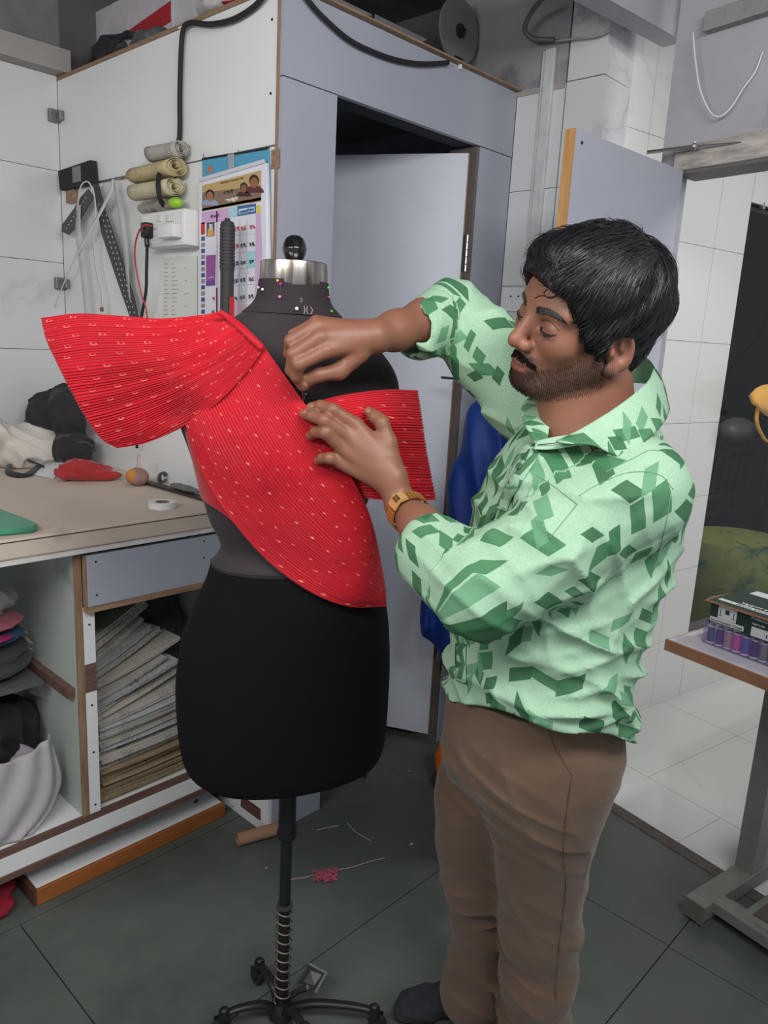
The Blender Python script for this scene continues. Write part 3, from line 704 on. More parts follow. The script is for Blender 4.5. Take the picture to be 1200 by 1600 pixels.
# plain under layer hugging the body
PXG = patch([[(x, y, 0) for x, y in r] for r in (((284, 655), (330, 640), (400, 600)), ((296, 700), (345, 690), (420, 660)), ((308, 752), (350, 745), (430, 730)), ((318, 782), (358, 792), (440, 800)), ((346, 797), (392, 840), (470, 885)))], 36, 36)
G = np.array([[dr(p[0], p[1], 1.40, .0045) for p in r] for r in PXG])
for _ in range(6): G[1:-1, 1:-1] = (G[:-2, 1:-1] + G[2:, 1:-1] + G[1:-1, :-2] + G[1:-1, 2:] + 4 * G[1:-1, 1:-1]) / 8
o = link(grid_mesh(G, 'under_layer'), 'under_layer', M('plain_red_lining', (176, 12, 26), .8, var=.08, sheen=.2), gar, smooth=True, label='plain red under layer'); thick(o, .0012, 0)
# main diagonal drape: pleat lines from left boundary to right boundary
DL = [[(290, 662, 1.375), (318, 740, 1.36), (362, 812, 1.35), (420, 878, 1.345), (485, 925, 1.345), (545, 947, 1.36), (603, 947, 1.40)],
      [(305, 650, 1.365), (345, 735, 1.345), (395, 800, 1.33), (455, 862, 1.33), (515, 905, 1.335), (560, 932, 1.35), (603, 938, 1.395)],
      [(330, 632, 1.355), (380, 725, 1.33), (430, 790, 1.32), (485, 845, 1.32), (535, 885, 1.33), (570, 910, 1.345), (602, 926, 1.39)],
      [(360, 605, 1.345), (415, 705, 1.32), (465, 775, 1.31), (512, 825, 1.315), (553, 865, 1.325), (580, 890, 1.345), (600, 912, 1.385)],
      [(385, 575, 1.345), (440, 670, 1.315), (492, 745, 1.305), (532, 800, 1.31), (564, 840, 1.325), (584, 868, 1.345), (597, 896, 1.38)],
      [(402, 556, 1.35), (450, 625, 1.32), (503, 705, 1.305), (542, 768, 1.31), (570, 815, 1.325), (586, 848, 1.345), (594, 880, 1.38)],
      [(413, 543, 1.355), (455, 602, 1.33), (510, 682, 1.31), (550, 748, 1.31), (573, 795, 1.325), (585, 835, 1.345), (592, 865, 1.375)]]
pleated('front_drape', [[dr(x, y, d, .012) for x, y, d in r] for r in DL], 52, 90, m_dash, gar, amp=.0042, cell=(.034, 3.4))
# sleeve: stiff fan standing off the shoulder
SL = [[(64, 496, 1.40), (120, 490, 1.40), (185, 495, 1.40), (245, 500, 1.40), (300, 495, 1.40), (346, 487, 1.41)],
      [(72, 530, 1.385), (130, 522, 1.38), (195, 523, 1.375), (255, 522, 1.375), (312, 510, 1.38), (356, 495, 1.395)],
      [(88, 565, 1.375), (145, 558, 1.365), (210, 553, 1.355), (270, 546, 1.355), (328, 528, 1.36), (370, 505, 1.38)],
      [(108, 605, 1.37), (165, 597, 1.355), (228, 585, 1.345), (290, 570, 1.345), (345, 545, 1.35), (385, 515, 1.37)],
      [(133, 650, 1.37), (188, 636, 1.355), (248, 616, 1.345), (308, 592, 1.345), (360, 560, 1.35), (398, 526, 1.365)],
      [(158, 685, 1.375), (212, 668, 1.36), (268, 643, 1.35), (322, 612, 1.345), (372, 573, 1.35), (408, 536, 1.36)],
      [(184, 700, 1.385), (235, 690, 1.37), (288, 665, 1.36), (338, 630, 1.35), (380, 588, 1.35), (413, 545, 1.355)]]
pleated('sleeve_flare', [[dr(x, y, d, .022) for x, y, d in r] for r in SL], 56, 80, m_boot, gar, amp=.0040, cell=(.05, 4),
        fold=lambda u, v: .006 * np.sin(9 * u + 2 * v) * np.sin(np.pi * np.clip(v * 1.1, 0, 1)) * (1 - v * .5))
# shoulder edge band
eb = [dr(x, y, 1.37, .026) for x, y in ((345, 484), (362, 494), (380, 508), (398, 525), (414, 541))]
eb2 = [dr(x, y, 1.37, .026) for x, y in ((338, 490), (354, 500), (371, 514), (389, 531), (408, 549))]
o = link(grid_mesh(patch([eb, eb2], 3, 20), 'shoulder_band'), 'shoulder_band', m_boot, gar, smooth=True); thick(o, .005, 0)
# panel over the other breast, sticking out past the side
BP = [[(470, 634, 1.335), (520, 620, 1.325), (565, 612, 1.335), (610, 608, 1.36), (652, 609, 1.40)],
      [(490, 665, 1.32), (530, 655, 1.31), (572, 648, 1.32), (616, 645, 1.345), (658, 647, 1.39)],
      [(515, 705, 1.32), (548, 697, 1.31), (588, 692, 1.32), (628, 690, 1.345), (664, 691, 1.385)],
      [(540, 740, 1.325), (570, 736, 1.315), (604, 734, 1.325), (640, 734, 1.35), (672, 735, 1.385)],
      [(562, 776, 1.335), (592, 781, 1.325), (622, 782, 1.335), (652, 782, 1.355), (681, 781, 1.39)]]
pleated('bust_panel', [[dr(x, y, d, .014) for x, y, d in r] for r in BP], 40, 50, m_dash, gar, amp=.0042, cell=(.04, 4.5))
# ================================================================== the man (built in the heading frame, then turned into the room)
man = thing('person', 'man in a mint green patterned shirt pinning red cloth on the dress form', 'person', toW((.30, 1.36, 0)))
def zd(px, py, y): return y / ray(px, py)[1]
def PR(px, py, y, hw): return D(px, py, y), hw * zd(px, py, y) / FPX
# ---- head frame
a_, ro, pi_ = math.radians(25), math.radians(20), math.radians(5)
f0 = np.array([-math.cos(a_), -math.sin(a_), 0]); l0 = np.array([math.sin(a_), -math.cos(a_), 0]); z0 = np.array([0, 0, 1.])
hu = z0 * math.cos(ro) + l0 * math.sin(ro); hl = l0 * math.cos(ro) - z0 * math.sin(ro); hf = f0 * math.cos(pi_) - hu * math.sin(pi_); hu = hu * math.cos(pi_) + f0 * math.sin(pi_)
HS = 1.04; HR = np.array([hf, hl, hu])
HC = D(963, 550, 1.09) - .078 * HS * hl + .006 * hf
FS = .90
def Hd(f, l, u): return HC + HS * (f * FS * hf + l * hl + u * hu)
def inv_head(V): q = (V - HC) / HS; return q @ hf / FS, q @ hl, q @ hu
B = SDF((-.205, .955, .93), (.56, 1.60, 1.76), .0030)
def HE(c, r, k=.01, sub=False, rot=None):
    R = HR
    if rot is not None:   # rotation about l axis (in the f-u plane)
        c_, s_ = math.cos(rot), math.sin(rot); R = np.array([hf * c_ + hu * s_, hl, -hf * s_ + hu * c_])
    B.ell(Hd(*c), np.array(r) * HS * (FS, 1, 1), R, k, sub)
def HCn(a, b, ra, rb, k=.01, sub=False): B.cone(Hd(*a), Hd(*b), ra * HS, rb * HS, k, sub)
HE((-.014, 0, .054), (.102, .073, .078), 0)
HE((.040, 0, .040), (.056, .058, .058), .02)
HE((.046, 0, -.008), (.047, .052, .072), .02)
for s in (1, -1):
    HCn((-.004, s * .050, -.030), (.070, s * .020, -.070), .019, .017, .02)
    HE((.063, s * .036, -.004), (.026, .024, .024), .015)          # cheek
    HCn((.086, s * .010, .041), (.070, s * .050, .038), .0085, .008, .012)   # brow ridge
HE((.083, 0, -.066), (.020, .024, .018), .015)                      # chin
HE((.030, 0, -.062), (.050, .036, .020), .02)
HE((.084, 0, -.038), (.019, .028, .024), .012)                      # muzzle
for s in (1, -1): HE((.094, s * .033, .017), (.014, .017, .0125), .008, True)
HCn((.090, 0, .030), (.111, 0, -.006), .0085, .0105, .008)           # nose
HE((.1140, 0, -.0095), (.0120, .0105, .0105), .006)
for s in (1, -1):
    HE((.1030, s * .0130, -.0140), (.0115, .0075, .0085), .004)
    HE((.106, s * .0075, -.0230), (.0045, .0030, .0030), .002, True)
    HE((.0745, s * .033, .0170), (.0155, .0165, .0135), .003)       # eyeball and lids
    HCn((.0905, s * .021, .0100), (.0835, s * .046, .0105), .0028, .0026, .004)   # lower lid
HE((.1010, 0, -.0395), (.0075, .0180, .0048), .004); HE((.0990, 0, -.0500), (.0080, .0165, .0058), .004)
HCn((.1080, -.019, -.0447), (.1080, .019, -.0447), .0011, .0011, .0015, True)
# ears
for s in (1, -1):
    yl = s * np.array([0.0, 1, 0]); rot = -.18
    ax1 = hf * math.cos(.45) + s * hl * -math.sin(.45); ax2 = s * hl * math.cos(.45) + hf * math.sin(.45)
    R = np.array([ax1 * math.cos(rot) + hu * math.sin(rot), ax2, -ax1 * math.sin(rot) + hu * math.cos(rot)])
    e0 = (-.012, s * .079, .002)
    B.ell(Hd(*e0), np.array([.0195, .0070, .0315]) * HS, R, .004)
    B.ell(Hd(-.010, s * .086, .006), np.array([.0125, .0095, .0205]) * HS, R, .003, True)
    B.ell(Hd(-.011, s * .0795, .010), np.array([.0040, .0055, .013]) * HS, R, .003)
    B.ell(Hd(.001, s * .078, -.002), np.array([.0045, .0060, .0075]) * HS, R, .003)
    B.ell(Hd(-.004, s * .079, -.026), np.array([.0100, .0065, .0105]) * HS, R, .004)
# neck
NB = D(930, 655, 1.19)
B.cone(Hd(-.022, 0, -.015), NB + [0, .0, -.02], .058, .064, .02)
B.cone(Hd(.03, 0, -.055), NB + [-.045, -.03, -.02], .032, .040, .03)
# trunk and shoulders
SL_, SR_ = D(990, 768, 1.075), D(838, 612, 1.385)
SR_[2] = min(SR_[2], 1.42)
B.chain([SL_ + [0, .03, .0], NB + [.01, 0, -.085], SR_ + [0, -.03, -.01]], [.052, .068, .052], .04)
B.cone(NB + [.01, 0, -.17], D(870, 960, 1.22), .095, .11, .05); B.cone(D(870, 960, 1.22), D(850, 1110, 1.24), .12, .105, .04)
# near arm
EL, WL = D(750, 925, 1.03), D(628, 790, 1.255)
B.chain([SL_, SL_ * .5 + EL * .5, EL], [.052, .046, .040], .03)
FA = EL + (WL - EL) * .35
B.chain([EL, FA, EL + (WL - EL) * .72, WL], [.038, .041, .032, .0255], .02)
wl = WL
# far arm
ER, WR = D(706, 492, 1.475), D(585, 526, 1.315)
B.chain([SR_, SR_ * .5 + ER * .5, ER], [.052, .046, .040], .03)
B.chain([ER, ER + (WR - ER) * .35, ER + (WR - ER) * .75, WR], [.038, .040, .0315, .0255], .02)
# ---- hands
def fing(pts, rs, k=.004):
    P = [D(*p) for p in pts]; B.chain(P, rs, k); return P
FING = {}
# near hand: back towards the camera, fingers spread over the cloth
pal = [D(626, 762, 1.262), D(566, 675, 1.285)]
cL = [D(614, 742, 1.268), D(598, 716, 1.274), D(582, 695, 1.277)]
for a, b, ra, rb in (((618, 742, 1.262), (556, 664, 1.283), .0185, .0135), ((616, 748, 1.262), (543, 679, 1.278), .0180, .0135), ((613, 754, 1.262), (535, 699, 1.279), .0175, .0130), ((610, 760, 1.264), (532, 722, 1.284), .0165, .0120)):
    B.cone(D(*a), D(*b), ra, rb, .010)
B.cone(WL, D(606, 738, 1.27), .0255, .021, .016)
FING['near_index'] = fing([(556, 664, 1.281), (520, 640, 1.272), (501, 634, 1.288), (486, 636, 1.303)], [.0122, .0108, .0095, .0082])
FING['near_middle'] = fing([(542, 679, 1.276), (507, 657, 1.262), (488, 650, 1.281), (475, 647, 1.300)], [.0125, .0112, .0098, .0084])
FING['near_ring'] = fing([(534, 699, 1.277), (509, 676, 1.262), (494, 675, 1.282), (485, 681, 1.300)], [.0120, .0110, .0098, .0084])
FING['near_pinky'] = fing([(532, 722, 1.282), (515, 716, 1.272), (504, 716, 1.284), (497, 720, 1.298)], [.0108, .0098, .0088, .0078])
FING['near_thumb'] = fing([(612, 725, 1.272), (607, 690, 1.278), (597, 660, 1.284), (586, 651, 1.295), (576, 643, 1.306)], [.0175, .0135, .0115, .0105, .0085], .008)
B.cone(D(600, 700, 1.275), D(570, 680, 1.283), .013, .011, .01)
# far hand: curled, pinching a needle
for a, b, ra, rb in (((566, 522, 1.305), (494, 508, 1.285), .0185, .0130), ((566, 526, 1.302), (500, 526, 1.274), .0190, .0135), ((566, 534, 1.302), (507, 548, 1.272), .0185, .0135), ((568, 518, 1.315), (494, 503, 1.305), .0165, .0115)):
    B.cone(D(*a), D(*b), ra, rb, .010)
B.cone(WR, D(560, 530, 1.305), .0255, .0215, .016)
FING['far_pinky'] = fing([(493, 505, 1.303), (459, 523, 1.302), (458, 540, 1.318)], [.0105, .0095, .0082])
FING['far_ring'] = fing([(495, 509, 1.283), (455, 533, 1.280), (452, 552, 1.298), (462, 566, 1.312)], [.0122, .0112, .0098, .0084])
FING['far_middle'] = fing([(501, 527, 1.272), (459, 553, 1.266), (455, 578, 1.282), (463, 590, 1.298)], [.0125, .0115, .0102, .0085])
FING['far_index'] = fing([(508, 549, 1.270), (467, 569, 1.262), (463, 588, 1.276), (471, 602, 1.291)], [.0122, .0112, .0098, .0082])
FING['far_thumb'] = fing([(562, 552, 1.300), (530, 580, 1.296), (497, 586, 1.288), (484, 591, 1.290), (476, 602, 1.296)], [.0165, .0138, .0112, .0104, .0085], .008)
V, Q = B.surf(); V = smooth_verts(V, Q, 1, .4)
# colours of the skin
f, l, u = inv_head(V); inH = (np.abs(f) < .16) & (np.abs(l) < .12) & (u > -.12) & (u < .2)
base = np.array(C(140, 94, 74)[:3]); col = np.tile(base, (len(V), 1))
def blend(w, c): col[:] = col * (1 - w[:, None]) + np.array(C(*c)[:3]) * w[:, None]
sm = lambda x, a, b: np.clip((x - a) / (b - a), 0, 1) ** 2 * (3 - 2 * np.clip((x - a) / (b - a), 0, 1))
nz = .5 + .5 * np.sin(V[:, 0] * 310 + np.sin(V[:, 2] * 270) * 2) * np.sin(V[:, 2] * 290 + V[:, 1] * 250)
cheek = -.022 - .25 * (f - .05)   # upper edge of the stubble
jl = -.010 - .42 * np.clip(f - .01, 0, .1)
lowl = -.060 - .32 * np.clip(f, 0, .08)
st = inH * sm(jl - u, -.006, .016) * sm(f, -.014, .010) * sm(u - lowl, -.010, .010)
blend(st * (.70 + .14 * nz), (58, 44, 40))
mo = inH * sm(f, .090, .097) * np.exp(-((u + .0305) / .0062) ** 2) * sm(.030 - np.abs(l), 0, .006); blend(np.clip(mo * .95, 0, 1), (38, 30, 28))
gt = inH * sm(f, .085, .094) * sm(-.057 - u, 0, .006) * sm(.022 - np.abs(l), 0, .006); blend(gt * .5, (42, 33, 31))
sd = inH * sm(f, .070, .09) * np.exp(-((np.abs(l) - .024) / .006) ** 2) * (u < -.026) * sm(u, -.072, -.06); blend(sd * .5, (42, 33, 31))
lip = inH * sm(f, .096, .101) * (np.abs(l) < .0185) * np.maximum(np.exp(-((u + .0400) / .0042) ** 2), np.exp(-((u + .0500) / .0050) ** 2)); blend(lip * .8, (122, 72, 66))
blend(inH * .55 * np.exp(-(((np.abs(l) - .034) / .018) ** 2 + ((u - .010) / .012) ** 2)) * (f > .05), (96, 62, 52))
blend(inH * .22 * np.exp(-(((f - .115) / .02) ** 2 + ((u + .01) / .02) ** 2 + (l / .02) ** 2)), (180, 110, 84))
blend(np.clip(sm(u, .085, .10), 0, 1) * inH, (48, 38, 36))
# arms a little darker, knuckles and nails
armm = ((V[:, 2] < 1.60) & (V[:, 0] < .24) & ~((f > -.1) & (np.abs(l) < .09) & (u > -.12))) ; blend(armm * .10, (120, 74, 56))
for nme, P in FING.items():
    for j in range(1, len(P) - 1):
        w = np.exp(-(((V - P[j]) ** 2).sum(1)) / .010 ** 2); blend(w * .22, (104, 66, 52))
    tip = P[-1] + (P[-1] - P[-2]) / (np.linalg.norm(P[-1] - P[-2]) + 1e-9) * .002; blend(np.exp(-(((V - tip) ** 2).sum(1)) / .0085 ** 2) * .45, (196, 146, 120))
me = bpy.data.meshes.new('body'); np_mesh(me, V @ RZ, Q); color_attr(me, col)
t = NT('brown_skin'); at = t.n('Attribute', attribute_name='skin_tone')
cc_ = t.mix(.25, at.outputs['Color'], t.ramp(t.noise(55, 5), [(.3, (.82, .80, .78, 1)), (.7, (1, 1, 1, 1))]), 'MULTIPLY'); t.l(cc_, t.b.inputs['Base Color'])
t.b.inputs['Roughness'].default_value = .48; t.b.inputs['Subsurface Weight'].default_value = .08; t.b.inputs['Subsurface Radius'].default_value = (.01, .004, .002); t.b.inputs['Subsurface Scale'].default_value = .5
t.bump(t.noise(380, 4), .18, .0006); m_skin = t.m
body = link(me, 'body', m_skin, man, smooth=True)
BV_BODY = bvh_of(me, ROOT[man.name])
BHEAD = BVHTree.FromPolygons([Vector(p) for p in V[inH]], []) if False else None
def head_surf(l, u, off=0, d=-1):
    'point of the face at local (l, u), seen from the front'
    o = toW(Hd(.25, l, u)); r = toW(hf) * d
    loc, n_, i, _ = BV_BODY.ray_cast(Vector(o), Vector(r))
    if loc is None: return None
    return np.array(loc) + np.array(n_) * off
# eyes, brows, lashes, moustache as fine dark hair
m_hair = M('black_hair', (20, 18, 20), .38, var=.2, scale=30, spec=.5)
m_eye = M('eye_white', (150, 134, 124), .25, coat=.4); m_iris = M('dark_iris', (30, 20, 16), .15)
def hairs(name, fn, n, mat=m_hair, r=.00045):
    mb = MB(); rs = np.random.RandomState(3)
    for i in range(n):
        P = fn(rs)
        if P is None or any(p is None for p in P): continue
        mb.tube(curve(P, 4), [r, r, r * .8, r * .3], 3, cap=False)
    return mb.build(name, mat, man, smooth=True)
def brow(s):
    def fn(rs):
        t_ = rs.rand(); l = s * (.013 + .034 * t_); u = .0370 + .007 * math.sin(t_ * 2.2) - .007 * t_ + rs.uniform(-.0045, .0045) * (1 - .55 * t_)
        p = head_surf(l, u, .0003); q = head_surf(l + s * .004, u + .0012, .0012); w = head_surf(l + s * .009, u + .0004 - .003 * t_, .0008)
        return [p, q, w]
    return fn
hairs('eyebrow', brow(1), 340, r=.0006); hairs('eyebrow', brow(-1), 240, r=.0006)
def mous(rs):
    l = rs.uniform(-.027, .027); u = -.0270 - rs.rand() * .0065 - (abs(l) / .027) ** 2 * .008
    p = head_surf(l, u, .0002); q = head_surf(l + .0025 * np.sign(l), u - .0045, .0010); return [p, (np.array(p) + q) / 2 if p is not None and q is not None else None, q]
m_beard = M('beard_hair', (24, 19, 18), .9, spec=.1)
hairs('moustache', mous, 520, m_beard, r=.0004)
for s in (1, -1):
    P = [head_surf(s * x, z, .0006) for x, z in ((.0185, .0150), (.025, .0120), (.033, .0108), (.041, .0118), (.0475, .0145))]
    MB().tube(curve(P, 16), .0017, 6, flat=.7).build('lash_line', m_hair, man, smooth=True)
    P = [head_surf(s * x, z, .0003) for x, z in ((.0185, .0245), (.026, .0275), (.034, .028), (.042, .0255), (.048, .0205))]
    MB().tube(curve(P, 16), .0006, 6).build('eyelid_crease', M('lid_crease', (84, 54, 46), .7), man, smooth=True)
    e = [head_surf(s * x, z, .0004) for x, z in ((.024, .0108), (.033, .0095), (.041, .0108))]
    MB().tube(curve(e, 10), [.0004, .0009, .0013, .0016, .0017, .0017, .0015, .0012, .0008, .0004], 6, flat=.5).build('eye', m_eye, man, smooth=True)
    ip = head_surf(s * .033, .0098, .0006); MB().ball(ip, .0028, 10).build('iris', m_iris, man, smooth=True)
# short beard
_r4 = np.random.RandomState(4); bi = _r4.choice(len(V), 2600, replace=False, p=(st ** 3) / (st ** 3).sum()); bmb = MB(); dn_ = toW(hf * .35 - hu * .9)
nrm_b = np.empty(len(body.data.vertices) * 3, np.float32); body.data.vertices.foreach_get('normal', nrm_b); nrm_b = nrm_b.reshape(-1, 3); VW = V @ RZ
for i in bi:
    p = VW[i]; n_ = nrm_b[i]; L = .0018 + .0020 * random.random(); bmb.tube([p, p + n_ * .0005 + dn_ * L * .5, p + n_ * .0005 + dn_ * L], [.00026, .00024, .0001], 3, cap=False)
bmb.build('beard', m_beard, man, kind='stuff')
# ---- hair volume
B = SDF(Hd(0, 0, .07) - .19, Hd(0, 0, .07) + .19, .003)
HE((-.014, 0, .060), (.120, .085, .084), 0)
HE((-.030, 0, .040), (.104, .083, .078), .02)
HE((.045, .010, .098), (.054, .060, .032), .02)
HE((.076, .004, .090), (.026, .050, .022), .02)
HE((-.058, 0, -.008), (.050, .060, .064), .02)
HE((-.010, .052, .070), (.070, .038, .055), .02)
HE((.107, 0, .040), (.056, .074, .037), .012, True)             # forehead
HE((.085, .0, -.03), (.072, .110, .075), .006, True)             # face below the temples
for s in (1, -1):
    HE((-.004, s * .092, -.010), (.028, .036, .037), .006, True)      # around the ear
    HCn((.018, s * .071, .045), (.016, s * .0725, -.008), .0105, .0055, .006)
HE((.03, 0, -.085), (.090, .1, .060), .01, True)
X, Y, Z = B.ax[0][:, None, None], B.ax[1][None, :, None], B.ax[2][None, None, :]
qx, qy, qz = (X - HC[0]) / HS, (Y - HC[1]) / HS, (Z - HC[2]) / HS
ff = qx * hf[0] + qy * hf[1] + qz * hf[2]; ll = qx * hl[0] + qy * hl[1] + qz * hl[2]; uu = qx * hu[0] + qy * hu[1] + qz * hu[2]
B.v += (.0022 * np.sin(95 * (uu * 1.0 + .35 * ff) + 3.0 * np.sin(24 * ff + 10 * ll)) + .0014 * np.sin(150 * (uu + .8 * ff) + 60 * ll)).astype(np.float32)
V, Q = B.surf(); f, l, u = inv_head(V)
V = V @ RZ; me = bpy.data.meshes.new('hair'); np_mesh(me, V, Q)
t = NT('black_hair_mass'); at = t.n('Attribute', attribute_name='skin_tone')
t.b.inputs['Base Color'].default_value = C(17, 16, 18); t.b.inputs['Roughness'].default_value = .55; t.bump(t.noise(160, 5), .7, .003)
hair = link(me, 'hair', t.m, man, smooth=True)
# strands combed forward and down over the volume
nr = np.empty(len(V) * 3, np.float32); me.vertices.foreach_get('normal', nr); nr = nr.reshape(-1, 3)
hbv = bvh_of(me, ROOT[man.name])
wf, wl_, wu = toW(hf), toW(hl), toW(hu); rs = np.random.RandomState(11); SV = []; SF = []
pick = rs.choice(len(V), 4600, replace=False)
for i in pick:
    p = V[i].copy(); n0 = nr[i]
    fo, lo_, uo = f[i], l[i], u[i]
    if uo < -.06 and fo > -.03: continue
    side = np.clip(abs(lo_) / .085, 0, 1)
    L = rs.uniform(.025, .06); steps = 6; pts = []; sw = rs.uniform(-.25, .25)
    for k in range(steps):
        d = wf * (.95 - .5 * side) + wl_ * (.38 * np.sign(lo_ + .02)) * (1 - side) - wu * (.15 + 1.0 * side ** 2) + wl_ * sw * .5 + wu * .35 * math.sin(uo * 60 + fo * 20)
        if fo < -.06: d = -wu + wf * .25 + wl_ * sw
        d = d - n0 * (d @ n0); d /= np.linalg.norm(d) + 1e-9
        pts.append(p + n0 * (.0006 + .0016 * math.sin(k / 5 * math.pi) + (.0016 * k if i % 17 == 0 else .0004 * k)))
        p = p + d * L / steps
        r_ = hbv.find_nearest(Vector(p))
        if r_[0] is None or r_[3] > .02: break
        p = np.array(r_[0]); n0 = np.array(r_[1]); q = RZ @ p; fo, lo_, uo = inv_head(q[None])[0][0], inv_head(q[None])[1][0], inv_head(q[None])[2][0]
    if len(pts) < 3: continue
    b0 = len(SV); m_ = len(pts)
    for k, q in enumerate(pts):
        tdir = pts[min(k + 1, m_ - 1)] - pts[max(k - 1, 0)]; sd_ = np.cross(tdir, n0); sd_ /= np.linalg.norm(sd_) + 1e-9
        w = .0007 * (1 - (k / (m_ - 1)) ** 2 * .9); SV += [q - sd_ * w, q + n0 * w * .8, q + sd_ * w]
    for k in range(m_ - 1):
        a = b0 + 3 * k; SF += [(a, a + 1, a + 4, a + 3), (a + 1, a + 2, a + 5, a + 4)]
mb = MB(); mb.v = [tuple(v) for v in SV]; mb.f = SF; mb.mi = [0] * len(SF)
t = NT('hair_strand'); t.l(t.ramp(t.noise(70, 2), [(.3, C(14, 13, 15)), (.7, C(34, 33, 37))]), t.b.inputs['Base Color']); t.b.inputs['Roughness'].default_value = .36
mb.build('hair_strands', t.m, man, smooth=True, kind='stuff')
# loose lock on the forehead
for pts in (((887, 452), (872, 462), (858, 466), (850, 458), (856, 452)), ((880, 455), (862, 464), (846, 462), (836, 466)), ((896, 450), (885, 440), (878, 446))):
    P = []
    for x, y in pts:
        h, n_ = hit(x, y, BV_BODY)
        if h is not None: P.append(h + n_ * .001)
    if len(P) > 2: MB().tube(curve(P, 14), .0006, 5).build('hair_lock', m_hair, man, smooth=True)
# fingernails
def nail(px_, py2, rx, ry, ang):
    h, n_ = hit(px_, py2, BV_BODY)
    if h is None: return
    n_ = n_ / np.linalg.norm(n_); r_ = toW(np.array([math.cos(ang), 0, math.sin(ang)])); r_ = r_ - n_ * (r_ @ n_); r_ /= np.linalg.norm(r_); w = np.cross(n_, r_)
    mb = MB(); n = 12; V_ = [h + n_ * .0011] ; V_ += [h + n_ * .0002 + r_ * rx * math.cos(2 * math.pi * k / n) + w * ry * math.sin(2 * math.pi * k / n) for k in range(n)]
    mb.add(V_, [(0, 1 + k, 1 + (k + 1) % n) for k in range(n)]); mb.build('fingernail', m_nail, man, smooth=True)
m_nail = M('fingernail', (168, 122, 102), .32, coat=.2)
for a in ((487, 634, .005, .0035, 0), (476, 644, .0055, .0035, -.3), (576, 642, .005, .0035, -.6), (477, 600, .0055, .004, -1.0)): nail(*a)

# ---- shirt
YC = 1.215; fy = math.atan2(-.42, -.90)
def tors(rows, b):
    out = []
    for pl, xl, pr, xr, bb in rows:
        A, Bp = D(xl, pl, YC), D(xr, pr, YC); hw = (Bp[0] - A[0]) / 2; a = math.sqrt(max(.0025, hw * hw - (bb * .42) ** 2)) / .9
        out.append(((A[2] + Bp[2]) / 2, (A[0] + Bp[0]) / 2, a, bb))
    return out
rows_ = [(1180, 714, 1195, 976, .172), (1128, 712, 1148, 974, .172), (1090, 710, 1100, 968, .170), (1050, 710, 1050, 966, .168), (990, 714, 990, 978, .168), (930, 722, 930, 996, .172), (880, 732, 880, 1018, .174),
         (820, 748, 820, 1040, .176), (770, 766, 770, 1046, .174), (735, 782, 735, 1040, .158), (700, 800, 700, 1035, .125), (672, 826, 672, 1010, .088), (652, 848, 652, 1000, .07)]
tt = tors(rows_, 0)
B = SDF((-.02, .90, .85), (.60, 1.64, 1.68), .004)
B.stack([r[0] for r in tt], [r[1] for r in tt], [YC] * len(tt), [r[2] for r in tt], [r[3] for r in tt], fy, 0, p=2.25)
B.chain([SL_, NB + [.02, .0, -.045], SR_], [.066, .070, .064], .03)
B.ell(D(862, 742, 1.125), (.060, .055, .052), None, .03)
# sleeves
CL = D(676, 866, 1.118); CR = D(668, 512, 1.418)
B.chain([SL_, SL_ * .45 + EL * .55, EL + [0.0, 0, .0]], [.074, .066, .062], .03)
B.chain([EL, CL], [.062, .054], .02)
B.chain([SR_, SR_ * .45 + ER * .55, ER], [.074, .066, .060], .03)
B.chain([ER, CR], [.060, .047], .02)
# rolled cuffs
def cuff(a, b, r0, r1, k=.006):
    B.cone(a, b, r0, r1, k)
cuff(CL + (EL - CL) * .10, CL + (EL - CL) * .62, .0570, .0625); cuff(CL, CL + (EL - CL) * .42, .0570, .0600, .003)
cuff(CR - (ER - CR) * .10, CR + (ER - CR) * .55, .0520, .0590); cuff(CR - (ER - CR) * .30, CR + (ER - CR) * .10, .0500, .0530, .003)
# hollow cuff mouths and neck opening
B.cone(CL + (WL - CL) * .4, CL + (EL - CL) * .12, .050, .0475, .002, True)
B.cone(CR + (WR - CR) * .5, CR - (ER - CR) * .12, .044, .0420, .002, True)
B.cone(Hd(-.005, 0, -.05), NB + [-.01, -.01, -.005], .060, .066, .008, True)
B.cone(NB + [-.02, -.01, .03], D(858, 676, 1.12), .050, .030, .012, True)
# folds
X, Y, Z = B.ax[0][:, None, None], B.ax[1][None, :, None], B.ax[2][None, None, :]
def fold(d, lam, amp, warp=1.2, sharp=2, off=0, mask=None):
    d = np.array(d, float); d /= np.linalg.norm(d); ph = (X * d[0] + Y * d[1] + Z * d[2]) * (2 * math.pi / lam) + off
    ph = ph + warp * np.sin(X * 17 + Z * 11 + off) + warp * .7 * np.sin(Y * 21 - Z * 19 + 1.3 * off)
    w = (1 - np.abs(np.sin(ph / 2))) ** sharp
    w = w * amp * (.5 + .5 * np.sin(X * 23 + Y * 19 + Z * 31 + off * 2))
    if mask is not None: w = w * mask
    B.v[...] -= w.astype(np.float32)
def ball_mask(c, r): return np.exp(-(((X - c[0]) ** 2 + (Y - c[1]) ** 2 + (Z - c[2]) ** 2) / r ** 2))
fold((.25, .1, 1), .075, .015, 1.6, 2.0, .4, np.clip((1.16 - Z) / .12, 0, 1) + 0 * X * Y)
fold((.8, 0, .9), .060, .011, 1.5, 2.0, 2.0, np.clip((1.10 - Z) / .1, 0, 1) + 0 * X * Y)
fold((-.55, .1, .85), .060, .015, 1.0, 2.2, 1.1, ball_mask(SL_ * .4 + EL * .6, .12))
fold((.55, .1, .85), .045, .012, 1.1, 2.0, 3.1, ball_mask(EL, .09))
fold((.85, .2, -.4), .040, .007, 1.1, 2.0, .9, ball_mask(ER, .10)); fold((.3, .2, -.9), .045, .006, 1.1, 2.0, 2.9, ball_mask(SR_, .12))
